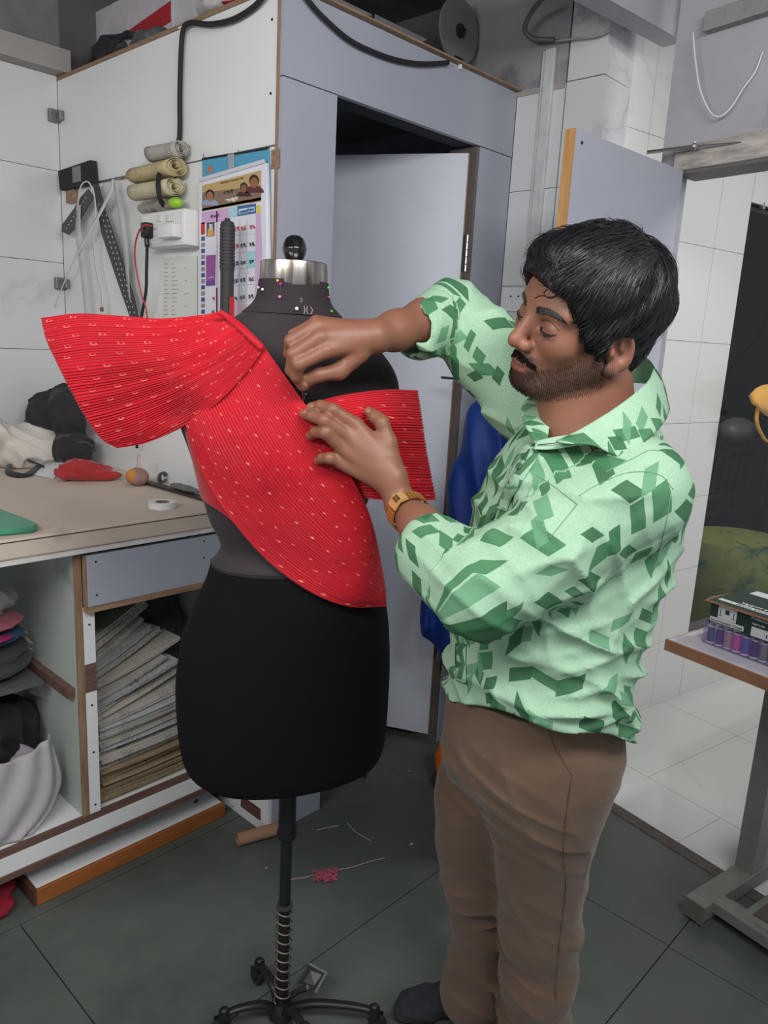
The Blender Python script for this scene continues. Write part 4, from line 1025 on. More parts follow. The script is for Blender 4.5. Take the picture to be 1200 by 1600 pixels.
fold((.9, .3, .55), .060, .010, 1.2, 2.2, 5.0, ball_mask(D(830, 840, 1.06), .14))
fold((.5, .3, .9), .055, .007, 1.2, 2.2, 4.2, ball_mask(D(1010, 860, 1.15), .12))
fold((.25, .15, 1), .095, .011, 1.8, 2.2, 1.7, 1 + 0 * X * Y * Z); fold((-.7, .2, .6), .080, .010, 1.4, 2.4, 3.7, ball_mask(D(900, 880, 1.06), .16))
fold((.75, .2, .55), .070, .013, 1.2, 2.2, .3, ball_mask(SL_ * .55 + EL * .45, .13)); fold((-.5, .3, .8), .070, .012, 1.2, 2.2, 2.3, ball_mask(D(960, 960, 1.08), .14))
fold((.9, -.2, .4), .065, .010, 1.3, 2.2, 4.9, ball_mask(D(800, 1040, 1.08), .15)); fold((.4, .1, -.9), .06, .010, 1.3, 2.2, 5.9, ball_mask(D(940, 1090, 1.1), .14))
hz_ = .935 - .17 * (X - .13) + .40 * (1.2 - Y) + .006 * np.sin(X * 40) + 0 * Z
B.v[...] = np.maximum(B.v, (hz_ - Z)).astype(np.float32)
# placket ridge and yoke seam left to separate strips
V, Q = B.surf(); V = smooth_verts(V, Q, 2, .45)
# cloth coordinates for the print
ud = np.array([-.90, -.42]); ctr = np.array([D(860, 1000, YC)[0], YC])
def seg_uv(V, P, R):
    best = None; acc = 0
    for i in range(len(P) - 1):
        a, b = P[i], P[i + 1]; ab = b - a; L = np.linalg.norm(ab); tr_ = ((V - a) @ ab) / L ** 2; t_ = np.clip(tr_, 0, 1); t2 = np.clip(tr_, -1 if i == 0 else 0, 1 if i < len(P) - 2 else 2); q = a + t_[:, None] * ab; d = np.linalg.norm(V - q, axis=1) - R[i]
        ax = ab / L; up = np.cross(ax, [0, 1, 0]); up /= np.linalg.norm(up); w = np.cross(ax, up); r = V - q
        uv = np.stack([np.arctan2(r @ w, r @ up) * .062, acc + t2 * L], 1); acc += L
        if best is None: best = (d, uv)
        else:
            m_ = d < best[0]; best = (np.where(m_, d, best[0]), np.where(m_[:, None], uv, best[1]))
    return best
dT = np.full(len(V), 1.); zz = np.array([r[0] for r in tt])[::-1]; o_ = np.argsort([r[0] for r in tt]); zs_ = np.array([tt[i][0] for i in o_])
A_ = np.interp(V[:, 2], zs_, [tt[i][2] for i in o_]); B_ = np.interp(V[:, 2], zs_, [tt[i][3] for i in o_]); cx_ = np.interp(V[:, 2], zs_, [tt[i][1] for i in o_])
dx, dy = V[:, 0] - cx_, V[:, 1] - YC; uu_ = dx * ud[0] + dy * ud[1]; ww_ = dx * .42 - dy * .90
dT = (np.sqrt((uu_ / A_) ** 2 + (ww_ / B_) ** 2) - 1) * .15
ang = np.arctan2(ww_, uu_); uvT = np.stack([ang * np.clip(np.sqrt(A_ * B_), .07, .165), V[:, 2]], 1)
dL, uvL = seg_uv(V, [SL_, EL, CL], [.070, .06]); dR, uvR = seg_uv(V, [SR_, ER, CR], [.070, .055])
dL -= .006; uv = np.where((dT < np.minimum(dL, dR))[:, None], uvT + [3.1, 0], np.where((dL < dR)[:, None], uvL + [7.37, 2], uvR + [11.2, 5]))
V = V @ RZ; me = bpy.data.meshes.new('shirt'); np_mesh(me, V, Q)
l_ = me.uv_layers.new(name='UVMap'); qf = Q.copy(); uq = uv[Q]; l_.data.foreach_set('uv', uq.astype(np.float32).ravel())
def shirt_mat(name='mint_print'):
    t = NT(name); uvn = t.n('UVMap'); s = t.n('SeparateXYZ'); t.l(uvn.outputs[0], s.inputs[0]); U, W = s.outputs[0], s.outputs[1]
    mint = C(150, 186, 158)
    out = t.ramp(t.noise(260, 3), [(.3, C(152, 187, 158)), (.7, C(163, 198, 169))])
    def layer(out, cw, chh, shear, ou, ow, thr, lim=None):
        u2 = t.math('DIVIDE', t.math('ADD', U, ou), cw); cu = t.math('FLOOR', u2); fu = t.math('SUBTRACT', u2, cu)
        par = t.math('SUBTRACT', t.math('MULTIPLY', t.math('MODULO', cu, 2.), 2.), 1.)
        w2 = t.math('ADD', t.math('DIVIDE', t.math('ADD', W, ow), chh), t.math('MULTIPLY', t.math('MULTIPLY', t.math('SUBTRACT', fu, .5), par), shear)); cw_ = t.math('FLOOR', w2); fw = t.math('SUBTRACT', w2, cw_)
        cb = t.n('CombineXYZ'); t.l(cu, cb.inputs[0]); t.l(cw_, cb.inputs[1]); wn = t.n('TexWhiteNoise', noise_dimensions='2D'); t.l(cb.outputs[0], wn.inputs['Vector'])
        sp = t.n('SeparateColor'); t.l(wn.outputs['Color'], sp.inputs[0]); r1, r2, r3 = sp.outputs[0], sp.outputs[1], sp.outputs[2]
        k = t.math('GREATER_THAN', r1, thr)
        # cut the parallelogram along a random side so sizes differ
        k = t.math('MULTIPLY', k, t.math('LESS_THAN', fu, t.math('ADD', .55, t.math('MULTIPLY', r2, .8))))
        k = t.math('MULTIPLY', k, t.math('GREATER_THAN', fw, t.math('MULTIPLY', r3, .45)))
        str_ = t.math('ADD', .86, t.math('MULTIPLY', t.math('LESS_THAN', t.math('FRACT', t.math('MULTIPLY', w2, 7.)), .22), .10))
        tone = t.ramp(r3, [(0, C(62, 118, 78)), (.35, C(46, 98, 62)), (.6, C(98, 150, 114)), (.8, C(56, 110, 72))]); tone.node.color_ramp.interpolation = 'CONSTANT'
        return t.mix(t.math('MULTIPLY', k, t.math('SUBTRACT', 1.05, t.math('MULTIPLY', str_, .15))), out, tone)
    out = layer(out, .034, .032, .50, .0, .0, .78)
    out = layer(out, .028, .026, -.55, .011, .017, .84)
    out = layer(out, .022, .036, .8, .023, .005, .86)
    t.l(out, t.b.inputs['Base Color']); t.b.inputs['Roughness'].default_value = .78; t.b.inputs['Specular IOR Level'].default_value = .25
    t.bump(t.noise(700, 2), .12, .0006); return t.m
m_shirt = shirt_mat(); m_mint = M('plain_mint_cloth', (163, 198, 169), .8, var=.04, scale=60, bump=.1, bscale=500)
shirt = link(me, 'shirt', m_shirt, man, smooth=True); BV_S = bvh_of(me, ROOT[man.name])
BV_S0 = BV_S
def on(px_, py2, bv=None, off=.002, yd=None):
    h, n_ = hit(px_, py2, bv or BV_S)
    if h is None or (yd is not None and abs((RZ @ h)[1] - yd) > .12): return DW(px_, py2, yd or 1.1)
    return h + n_ * off
def strip(name, a, b, mat, n=30, m_=4, t_=.0014, par=None, off=.002, bv=None, yd=None, uvs=None, lift=0):
    A = crom(np.array([(*p, 0) for p in a], float), n)[:, :2]; Bq = crom(np.array([(*p, 0) for p in b], float), n)[:, :2]
    G = np.array([[on(*(A[i] * (1 - j / (m_ - 1)) + Bq[i] * j / (m_ - 1)), bv, off + lift * math.sin(j / (m_ - 1) * math.pi * .5), yd) for i in range(n)] for j in range(m_)])
    for _ in range(2): G[:, 1:-1] = (G[:, :-2] + 2 * G[:, 1:-1] + G[:, 2:]) / 4
    L = np.linalg.norm(np.diff(G[0], axis=0), axis=1); Lc = np.concatenate([[0], np.cumsum(L)])
    UV = np.stack([np.broadcast_to(Lc, (m_, n)), np.broadcast_to(np.linspace(0, .04, m_)[:, None], (m_, n))], -1)
    o = link(grid_mesh(G, name, UV), name, mat, par or man, smooth=True); thick(o, t_, 0); return o
# placket
strip('placket', [(832, 696), (804, 738), (784, 776), (777, 795)], [(850, 702), (822, 745), (800, 782), (793, 800)], m_shirt, par=shirt, off=.0022)
strip('placket', [(714, 1004), (713, 1030), (714, 1062)], [(730, 1006), (729, 1033), (730, 1068)], m_shirt, par=shirt, off=.0022)
m_btn = M('green_button', (70, 96, 84), .3, coat=.3)
for x, y in ((813, 730), (772, 807), (718, 1040)):
    h, n_ = hit(x, y, BV_S)
    if h is None: continue
    T = Vector(n_).to_track_quat('Z', 'X').to_matrix().to_4x4(); T.translation = Vector(h + n_ * .003)
    MB().lathe([(.0001, 0), (.0052, 0), (.0056, .0012), (.0052, .002), (.0036, .0016), (.0001, .0014)], 16, T=T).build('button', m_btn, shirt, smooth=True)
seam = M('seam_thread', (118, 156, 130), .8)
def hits(pts, bv, off): 
    C2 = crom(np.array([(x, y, 0) for x, y in pts], float), 26); out = []
    for x, y, _ in C2:
        h, n_ = hit(x, y, bv)
        if h is not None: out.append(h + n_ * off)
    return out
for pts in (((1052, 765), (1030, 742), (985, 738), (935, 757), (905, 775)), ((1040, 706), (1015, 704), (990, 716), (945, 738)), ((1048, 772), (1040, 820), (1028, 870)), ((838, 742), (868, 762), (902, 788)), ((838, 742), (824, 775), (808, 806)), ((902, 788), (880, 815), (858, 842))):
    Pq = hits(pts, BV_S, .0002)
    if len(Pq) > 4: MB().tube(Pq, .0007, 5).build('seam', seam, shirt, smooth=True)
# ---- collar
def cp_(rows): return patch([[DW(*p) for p in r] for r in rows], 14, 24)
def cuv(G, s=1):
    a = np.linalg.norm(np.diff(G, axis=1), axis=2).cumsum(1); a = np.concatenate([np.zeros((len(G), 1)), a], 1); b = np.linalg.norm(np.diff(G, axis=0), axis=2).cumsum(0); b = np.concatenate([np.zeros((1, G.shape[1])), b], 0); return np.stack([a + 2.3 * s, b + 1.1], -1)
G = cp_([[(1022, 574, 1.22), (1012, 596, 1.14), (985, 620, 1.09), (950, 645, 1.065), (905, 672, 1.06), (868, 690, 1.065)],
         [(1036, 598, 1.21), (1024, 625, 1.12), (998, 653, 1.07), (965, 672, 1.05), (918, 682, 1.05), (872, 691, 1.06)],
         [(1046, 640, 1.20), (1036, 662, 1.10), (1008, 690, 1.05), (976, 716, 1.035), (925, 696, 1.045), (874, 694, 1.056)]])
o = link(grid_mesh(G, 'collar', cuv(G)), 'collar', m_shirt, shirt, smooth=True); thick(o, .0022, 0)
G = cp_([[(902, 585, 1.28), (884, 604, 1.25), (868, 630, 1.20), (860, 660, 1.15), (855, 690, 1.11)],
         [(884, 600, 1.30), (860, 612, 1.26), (842, 634, 1.20), (838, 662, 1.15), (846, 690, 1.11)],
         [(866, 600, 1.31), (840, 612, 1.27), (815, 636, 1.20), (822, 668, 1.15), (836, 692, 1.11)]])
o = link(grid_mesh(G, 'collar', cuv(G, 2)), 'collar', m_shirt, shirt, smooth=True); thick(o, .0022, 0)
# collar stand, light inside band, standing at the back of the neck
G = cp_([[(1024, 574, 1.225), (1012, 560, 1.27), (985, 555, 1.31), (950, 565, 1.31)], [(1030, 602, 1.22), (1015, 600, 1.28), (985, 598, 1.31), (950, 600, 1.31)]])
o = link(grid_mesh(G, 'collar_stand', cuv(G, 3)), 'collar_stand', m_mint, shirt, smooth=True); thick(o, .002, 0)
G = cp_([[(838, 690, 1.10), (862, 684, 1.09), (890, 680, 1.08), (915, 679, 1.07)], [(834, 702, 1.088), (862, 702, 1.075), (892, 697, 1.065), (922, 692, 1.058)]])
o = link(grid_mesh(G, 'neck_band', cuv(G, 4)), 'neck_band', m_mint, shirt, smooth=True); thick(o, .002, 0)
MB().tube(curve([DW(x, y, d) for x, y, d in ((840, 695, 1.088), (862, 693, 1.076), (890, 689, 1.066), (915, 686, 1.058))], 20), .0007, 5).build('band_piping', m_black, shirt, smooth=True)

# ---- trousers
B = SDF((.02, 1.00, .0), (.60, 1.62, .97), .0045)
T1 = []
for pl, xl, pr, xr, bb in ((1090, 704, 1090, 966, .150), (1130, 698, 1130, 962, .150), (1180, 696, 1180, 940, .145), (1208, 712, 1212, 925, .125), (1236, 738, 1244, 908, .095), (1262, 765, 1272, 890, .06)):
    A, Bp = D(xl, pl, 1.25), D(xr, pr, 1.25); hw = (Bp[0] - A[0]) / 2; T1.append(((A[2] + Bp[2]) / 2, (A[0] + Bp[0]) / 2, math.sqrt(max(.0016, hw * hw - (bb * .42) ** 2)) / .9, bb))
T1 = [(max(T1[0][0], .95), *T1[0][1:])] + T1[1:]
B.stack([r[0] for r in T1], [r[1] for r in T1], [1.25] * len(T1), [r[2] for r in T1], [r[3] for r in T1], fy, 0, p=2.2)
def leg(rows, k=.05):
    P, R = [], []
    for x, y, d, hw in rows: p, r = PR(x, y, d, hw); P.append(p); R.append(r)
    B.chain(P, R, k); return P
def extend(P, R): pass
LN = leg([(870, 1190, 1.185, 88), (858, 1250, 1.20, 76), (848, 1310, 1.225, 66), (846, 1370, 1.25, 59), (843, 1440, 1.275, 55), (840, 1520, 1.30, 51), (836, 1600, 1.325, 48), (832, 1672, 1.345, 46)])
LF = leg([(762, 1190, 1.345, 70), (748, 1250, 1.36, 60), (743, 1310, 1.38, 53), (745, 1370, 1.40, 46), (752, 1430, 1.43, 41), (750, 1490, 1.45, 39), (741, 1540, 1.465, 43), (737, 1556, 1.47, 43)])
B.cone(D(775, 1180, 1.27), D(790, 1215, 1.26), .09, .05, .03)
B.ell(D(888, 1172, 1.24), (.066, .12, .075), None, .04)
X, Y, Z = B.ax[0][:, None, None], B.ax[1][None, :, None], B.ax[2][None, None, :]
fold((.35, 0, 1), .050, .010, 1.6, 2.2, .5, ball_mask(D(800, 1230, 1.2), .16))
fold((-.3, 0, 1), .055, .011, 1.4, 2.2, 1.5, ball_mask(LF[3], .12)); fold((.4, 0, 1), .055, .011, 1.4, 2.2, 2.5, ball_mask(LN[4], .12))
fold((.45, 0, 1), .060, .012, 1.4, 2.0, 3.6, ball_mask(LN[6], .15)); fold((.5, 0, 1), .050, .010, 1.2, 2.0, 4.6, ball_mask(LF[6], .09))
fold((1, 0, .35), .085, .004, 1.4, 2.2, .2, 1 + 0 * X * Y * Z)
V, Q = B.surf(); V = smooth_verts(V, Q, 2, .45); me = bpy.data.meshes.new('trousers'); np_mesh(me, V @ RZ, Q)
t = NT('brown_chino'); t.l(t.ramp(t.noise(7, 5), [(.3, C(92, 70, 54)), (.7, C(106, 83, 65))]), t.b.inputs['Base Color']); t.b.inputs['Roughness'].default_value = .85; t.b.inputs['Sheen Weight'].default_value = .15; t.bump(t.noise(500, 3), .15, .001)
tro = link(me, 'trousers', t.m, man, smooth=True); BV_T = bvh_of(me, ROOT[man.name]); st_ = M('brown_seam', (78, 58, 45), .8)
for pts in (((858, 1140), (866, 1165), (880, 1190), (894, 1213)), ((893, 1215), (886, 1260), (880, 1330), (884, 1380), (878, 1440), (870, 1510), (868, 1590))):
    MB().tube(curve([on(x, y, BV_T, .0002) for x, y in pts], 30), .0007, 5).build('seam', st_, tro, smooth=True)
# ---- socks
def sock(heel, toe, ank, name, hz=.0):
    global B
    heel, toe, ank = [np.array(p, float) for p in (heel, toe, ank)]; B = SDF(np.minimum(np.minimum(heel, toe), ank) - .07, np.maximum(np.maximum(heel, toe), ank) + .07, .0035)
    d = toe - heel; d /= np.linalg.norm(d); s_ = np.array([-d[1], d[0], 0])
    B.cone(heel + [0, 0, .034], heel + d * .09 + [0, 0, .036], .034, .036, .02); B.cone(heel + d * .09 + [0, 0, .036], toe - d * .045 + [0, 0, .024], .038, .026, .02)
    for q, r in ((-.022, .016), (-.008, .017), (.008, .018), (.022, .020)): B.cone(toe - d * .08 + s_ * q + [0, 0, .024], toe - d * (.018 + abs(q - .02) * .35) + s_ * q + [0, 0, r + .001], .024, r, .014)
    B.cone(heel + d * .015 + [0, 0, .05], ank, .036, .038, .02)
    X, Y, Z = B.ax[0][:, None, None], B.ax[1][None, :, None], B.ax[2][None, None, :]
    B.v[...] = np.maximum(B.v, (.001 - Z + 0 * X * Y)); B.v[...] -= (.0012 * np.sin(Z * 300 + X * 90 + 2 * np.sin(Y * 80))).astype(np.float32)
    V, Q = B.surf(); me = bpy.data.meshes.new(name); np_mesh(me, V @ RZ, Q); f_ = ((V - toe) @ -d)
    return link(me, name, m_sock, man, smooth=True)
t = NT('dark_sock'); t.l(t.ramp(t.noise(500, 3), [(.35, C(26, 28, 33)), (.65, C(44, 48, 54))]), t.b.inputs['Base Color']); t.b.inputs['Roughness'].default_value = .95; t.bump(t.noise(420, 2), .5, .001); m_sock = t.m
toeF = RZ @ FL(614, 1582); heelF = RZ @ FL(768, 1588)
sock((heelF[0], heelF[1] + .02, 0), (toeF[0], toeF[1], 0), LF[6] + [0, 0, .0], 'sock')
an = LN[7]; sock((an[0] + .045, 1.385, 0), (an[0] - .205, 1.345, 0), (an[0], an[1] + .02, .13), 'sock')
# ---- wristwatch
m_gold = M('gold', (206, 150, 78), .34, .65, var=.06, spec=.8); m_gold2 = M('pale_gold', (236, 200, 130), .3, .6, var=.03, spec=.8)
wa = thing('wristwatch', None, None, toW(WL)); wa.parent = man; wa.matrix_parent_inverse = ROOT[man.name].inverted()
axd = (EL - WL); axd /= np.linalg.norm(axd); WC = D(631, 792, 1.247) + axd * .020
tc = RZ @ np.array([0., 0, 0]); vdir = np.array([0, 0, CAMH]) - WC; vdir -= axd * (vdir @ axd); vdir /= np.linalg.norm(vdir); sdir = np.cross(axd, vdir)
rw = .0330
def wpt(a, r, s): return toW(WC + (vdir * math.cos(a) + sdir * math.sin(a)) * r + axd * s)
nl = 36
links_parent = wa
for k in range(nl):
    a = 2 * math.pi * (k + .5) / nl
    if abs(((a + math.pi) % (2 * math.pi)) - math.pi) < .42: continue
    h = math.pi / nl * .80
    mb = MB(); A_0 = [wpt(a - h, rw - .001, -.0095), wpt(a + h, rw - .001, -.0095), wpt(a + h * .8, rw + .0022, -.0095), wpt(a - h * .8, rw + .0022, -.0095)]
    mb.prism(A_0, toW(axd * .019)); mb.build('bracelet_link', m_gold, wa)
mb = MB(); mb.prism([wpt(-.42, rw + .0008, -.011), wpt(0, rw + .002, -.0125), wpt(.42, rw + .0008, -.011), wpt(.40, rw + .0050, -.011), wpt(0, rw + .0070, -.0125), wpt(-.40, rw + .0050, -.011)], toW(axd * .0225)); mb.build('watch_case', m_gold2, wa)
mb = MB(); mb.prism([wpt(-.13, rw + .0045, -.008), wpt(.13, rw + .0045, -.008), wpt(.12, rw + .0072, -.008), wpt(-.12, rw + .0072, -.008)], toW(axd * .016)); mb.build('watch_dial', M('olive_gold_dial', (140, 112, 64), .25, .8), wa)
# needle pinched over the cloth
nd = thing('needle', 'thin steel needle pinched between the finger and thumb of the far hand', 'needle', DW(473, 612, 1.30))
MB().tube([DW(471, 594, 1.288), DW(474, 628, 1.312)], .0005, 6).build('shaft', m_steel, nd)
# ================================================================== counter and what lies on and in it
G_ = 'counter'
cab = thing('counter_cabinet', 'white open fronted counter cabinet with brown edged shelves left of the dress form', 'cabinet', (.4, 1.86, 0))
mi_in = M('pale_inner_laminate', (176, 184, 178), .45, var=.05, scale=4, dirt=((120, 126, 122), 3, .6))
MB().box((.838, 1.858, .196), (.856, 2.93, .953)).build('divider_panel', mi_in, cab)
MB().box((.838, 1.850, .178), (.8565, 1.858, .953)).build('divider_edge', m_plyz, cab)
MB().box((.857, 1.850, .192), (.888, 1.864, .800)).build('face_strip', m_white_lam, cab)
MB().box((.857, 1.8485, .560), (.888, 1.8499, .640)).build('brown_patch', m_brown, cab)
MB().box((1.318, 1.858, .196), (1.333, 2.93, .953)).build('side_panel', mi_in, cab)
MB().box((-.6, 2.915, .19), (1.333, 2.93, .953)).build('back_panel', mi_in, cab)
MB().box((-.6, 1.858, .178), (1.333, 2.93, .1955)).build('bottom_panel', m_white_lam, cab)
MB().box((-.6, 1.848, .176), (1.333, 1.858, .196)).build('bottom_edge', m_brown, cab)
MB().box((-.6, 1.844, .128), (1.333, 1.858, .1755)).build('fascia', m_white_lam, cab)
MB().box((-.6, 1.840, .110), (1.333, 1.858, .1275)).build('fascia_edge', m_brown, cab)
MB().box((.818, 1.87, .545), (.8375, 2.80, .572)).build('shelf_cleat', m_brown, cab)
MB().box((-.6, 2.02, .545), (.598, 2.90, .5595)).build('shelf', mi_in, cab)
for x in (-.55, 1.28): MB().box((x, 2.0, 0), (x + .04, 2.05, .178)).build('foot', m_brown, cab)
for z in (.75, .52, .38, .22): MB().tube([(.873, 1.8485, z), (.873, 1.850, z)], .003, 8).build('screw', scr, cab)
dw = MB().box((.862, 1.828, .806), (1.322, 1.848, .944), bev=.001).build('drawer', m_lam, cab)
MB().box((.858, 1.826, .790), (1.326, 1.850, .8055)).build('drawer_edge', m_ply, dw)
MB().box((.8575, 1.830, .808), (.8615, 1.848, .944)).build('drawer_side_edge', m_plyz, dw)
for x, z in ((.885, .925), (.885, .835), (1.21, .93), (1.21, .88)): MB().tube([(x, 1.827, z), (x, 1.8285, z)], .0028, 8).build('screw', scr, dw)
MB().box((.862, 1.852, .80), (1.317, 2.3, .94)).build('drawer_box', m_dark, dw)
lb = thing('loose_board', 'white board with an orange wooden edge lying under the counter on the floor', 'board', (1.0, 1.84, 0))
MB().box((.702, 1.846, .006), (1.292, 2.26, .046), bev=.004).build('board', m_white_lam, lb)
MB().box((.698, 1.834, 0), (1.296, 1.8455, .048), bev=.003).build('front_edge', m_orange, lb)
MB().box((.690, 1.838, 0), (.7015, 2.25, .046)).build('end_edge', M('dark_end_wood', (84, 52, 36), .8), lb)
MB().ball(ON(308, 1253, 1, 1.846) + [0, .006, 0], (.009, .004, .006), 12).build('knot_hole', m_dark, lb)
wt = thing('worktop', 'thick cloth covered worktop of the counter with a soiled beige cover', 'worktop', (.4, 1.82, .955))
MB().box((-.6, 1.822, .954), (1.3325, 2.945, .968)).build('base_sheet', M('white_sheet_edge', (216, 212, 208), .6), wt)
mcv = M('beige_canvas', (206, 190, 176), .9, var=.06, scale=5, dirt=((176, 160, 148), 4, .6), bump=.15, bscale=300)
MB().box((-.6, 1.817, .9685), (1.332, 2.945, 1.019), bev=.005).build('padded_cover', mcv, wt)
MB().tube([(-.6, 1.8165, 1.012), (1.33, 1.8165, 1.012)], .0012, 6).build('cover_seam', M('dark_seam', (60, 50, 46), .9), wt)
TZ = 1.0195
# ---- soft heaps made as one continuous surface each
def blob(name, parts, mat, label, cat, amp=.006, lam=.05, h=.006, root=None, group=None, k=.015, seed=1, flat=None, extra=None, heading=False):
    'parts: (centre, radii[, z turn]) ellipsoids in room coordinates'
    global B
    P = [(np.array(p[0], float), np.array(p[1], float), p[2] if len(p) > 2 else 0) for p in parts]
    lo = np.min([c - r.max() - .02 for c, r, a in P], 0); hi = np.max([c + r.max() + .02 for c, r, a in P], 0)
    B = SDF(lo, hi, h); globals()['B'] = B
    for c, r, a in P:
        R = np.array([[math.cos(a), math.sin(a), 0], [-math.sin(a), math.cos(a), 0], [0, 0, 1]]); B.ell(c, r, R, k)
    X, Y, Z = B.ax[0][:, None, None], B.ax[1][None, :, None], B.ax[2][None, None, :]; q = 2 * math.pi / lam; s = seed
    w = (1 - np.abs(np.sin(.5 * q * (X * .6 + Y * .5 + Z * .6) + 1.7 * np.sin(X * 23 + s) + 1.4 * np.sin(Z * 29 + Y * 13 + 2 * s)))) ** 1.6
    w2 = (1 - np.abs(np.sin(.5 * q * 1.4 * (X * .4 - Y * .7 + Z * .5) + 1.5 * np.sin(Y * 27 + s) + 1.1 * np.sin(X * 31 + s)))) ** 1.6
    B.v -= (amp * (w + .7 * w2 - .8)).astype(np.float32)
    if flat is not None: B.v[...] = np.maximum(B.v, flat - Z + 0 * X * Y)
    if extra: extra(B, X, Y, Z)
    V, Q = B.surf(); V = smooth_verts(V, Q, 1, .5); me = bpy.data.meshes.new(name); np_mesh(me, V, Q)
    return link(me, name, mat, root, smooth=True, label=label, cat=cat, group=group)
m_offw = M('off_white_cotton', (206, 200, 192), .9, var=.04, bump=.1, bscale=300); m_blk = M('black_cloth', (40, 38, 40), .85, var=.15, sheen=.2)
c1 = FL(40, 712, TZ + .05); c2 = FL(140, 705, TZ + .04)
blob('white_garment', [(c1 + [.02, .10, .01], (.16, .11, .085), -.4), (c1 + [-.12, .10, .06], (.12, .10, .08), 0)], m_offw, 'crumpled off white cotton garment heaped at the left end of the worktop', 'garment', .012, .08, flat=TZ + .001)
blob('white_garment', [(c2 + [.06, .13, .0], (.14, .06, .038), -.5)], m_offw, 'flat white cotton piece lying behind the red folded cloth', 'garment', .006, .07, flat=TZ + .001)
c3 = FL(112, 655, TZ + .10)
bj = blob('black_jacket', [((1.20, 2.82, 1.15), (.085, .07, .13)), ((1.245, 2.76, 1.19), (.07, .09, .12)), ((1.22, 2.70, 1.08), (.09, .10, .06))], m_blk, 'black garment slumped on the worktop against the tiled wall', 'garment', .010, .08, flat=TZ + .001)
mb = MB(); P = [(1.20, 2.66, TZ + .10), FL(135, 672, TZ + .08), FL(100, 695, TZ + .05), FL(66, 725, TZ + .012), FL(40, 742, TZ + .008), FL(14, 738, TZ + .008), FL(18, 722, TZ + .02), FL(45, 720, TZ + .03), FL(66, 728, TZ + .02)]
mb.tube(curve(P, 40), .0125, 10, flat=.28); mb.build('strap', m_blk, smooth=True, label='wide black strap with a looped end trailing over the white garment', cat='strap')
mb = MB(); MB().prism([FL(52, 742, TZ + .001), FL(85, 748, TZ + .001), FL(106, 712, TZ + .03), FL(96, 704, TZ + .03)], (0, 0, .001)).build('paper', M('white_paper', (220, 222, 224), .7), label='white paper corner poking out left of the red cloth', cat='paper')
c4 = FL(138, 738, TZ + .03)
blob('red_cloth', [(c4 + [-.0, .03, -.005], (.095, .055, .030), -.35), (c4 + [.05, -.01, -.015], (.055, .03, .020), -.35), (c4 + [-.02, .02, .018], (.060, .040, .025), -.35)], M('crumpled_red', (168, 44, 46), .85, sheen=.3, bump=.1, bscale=300), 'folded red cloth bundle lying on the worktop left of the round pincushion', 'cloth', .007, .045, h=.005, flat=TZ + .001)
pc = FL(215, 745, TZ + .028); pt = thing('pincushion', 'round gauzy bundle with an orange patch beside the red cloth', 'pincushion', pc - [0, 0, .028])
MB().ball(pc, (.036, .036, .030), 24).build('body', M('gauzy_grey', (150, 118, 108), .6, var=.25, scale=30, dirt=((180, 110, 108), 20, .55)), pt, smooth=True)
h0 = toW(np.array([-.5, -.8, 0])); MB().ball(pc + h0 * .018 + [0, 0, .004], (.024, .024, .024), 18).build('orange_patch', M('orange_cloth', (190, 128, 60), .8, dirt=((80, 120, 70), 40, .68)), pt, smooth=True)
MB().tube(curve([pc + [0, 0, .027], pc + [.004, 0, .045], pc + [.012, .01, .07]], 10), [.008] * 10, 8, flat=.4).build('ribbon', M('pinkish_ribbon', (196, 170, 166), .8), pt, smooth=True)
q0 = FL(252, 748, TZ + .02)
mb = MB()
for a in range(3): mb.tube([q0 + np.array([.008 * a + .012 * math.cos(t), .006 * a, .016 + .017 * math.sin(t)]) for t in np.linspace(.3, 5.9, 14)], .0028, 6)
ch = thing('black_hook', 'grey and black coiled hook lying right of the round pincushion', 'hook', q0)
for a in range(3): MB().tube([q0 + np.array([.008 * a + .012 * math.cos(t), .006 * a, .002 + .017 * math.sin(t)]) for t in np.linspace(.3, 5.9, 14)], .0028, 6).build('coil', M('pewter', (92, 90, 92), .5, .5), ch, smooth=True)
mb = MB(); r1, r2 = FL(212, 752, TZ + .004), FL(320, 783, TZ + .004); dd = (r2 - r1) / np.linalg.norm(r2 - r1); nn_ = np.array([-dd[1], dd[0], 0])
mb.prism([r1, r2, r2 + nn_ * .028, r1 + nn_ * .028], (0, 0, .006)); mb.build('wooden_ruler', M('dark_ruler', (58, 46, 44), .5), label='dark flat ruler lying at the wall behind the roll of tape', cat='ruler')
blob('grey_knit', [((r1 * .35 + r2 * .65) + nn_ * .02 + [0, 0, .016], (.075, .018, .010), math.atan2(dd[1], dd[0]))], M('grey_knit', (112, 108, 110), .95, bump=.5, bscale=600, var=.25, scale=200), 'grey knitted strip lying on the dark ruler', 'cloth', .002, .02, h=.003)
# roll of white tape
tc_ = FL(254, 793, TZ); tp = thing('tape_roll', 'roll of white fusing tape with a brown core on the worktop', 'tape', tc_)
TT2 = Matrix.Translation(Vector(tc_)); 
def ring(r0, r1, z0, z1, n=40):
    mb = MB(); prof = [(r0, z0), (r1, z0), (r1, z1), (r0, z1)]; V = []; F_ = []
    for r, z in prof:
        for k in range(n): a = 2 * math.pi * k / n; V.append((r * math.cos(a), r * math.sin(a), z))
    for i in range(4):
        for k in range(n): F_.append((i * n + k, i * n + (k + 1) % n, ((i + 1) % 4) * n + (k + 1) % n, ((i + 1) % 4) * n + k))
    return mb.add(V, F_, 0, TT2)
ring(.0205, .0385, 0, .0175).build('tape', M('white_tape', (222, 222, 222), .8, var=.01), tp, smooth=True, auto=40)
ring(.0188, .0204, -.0, .0168).build('core', M('card_core', (134, 104, 78), .9), tp, smooth=True, auto=40)
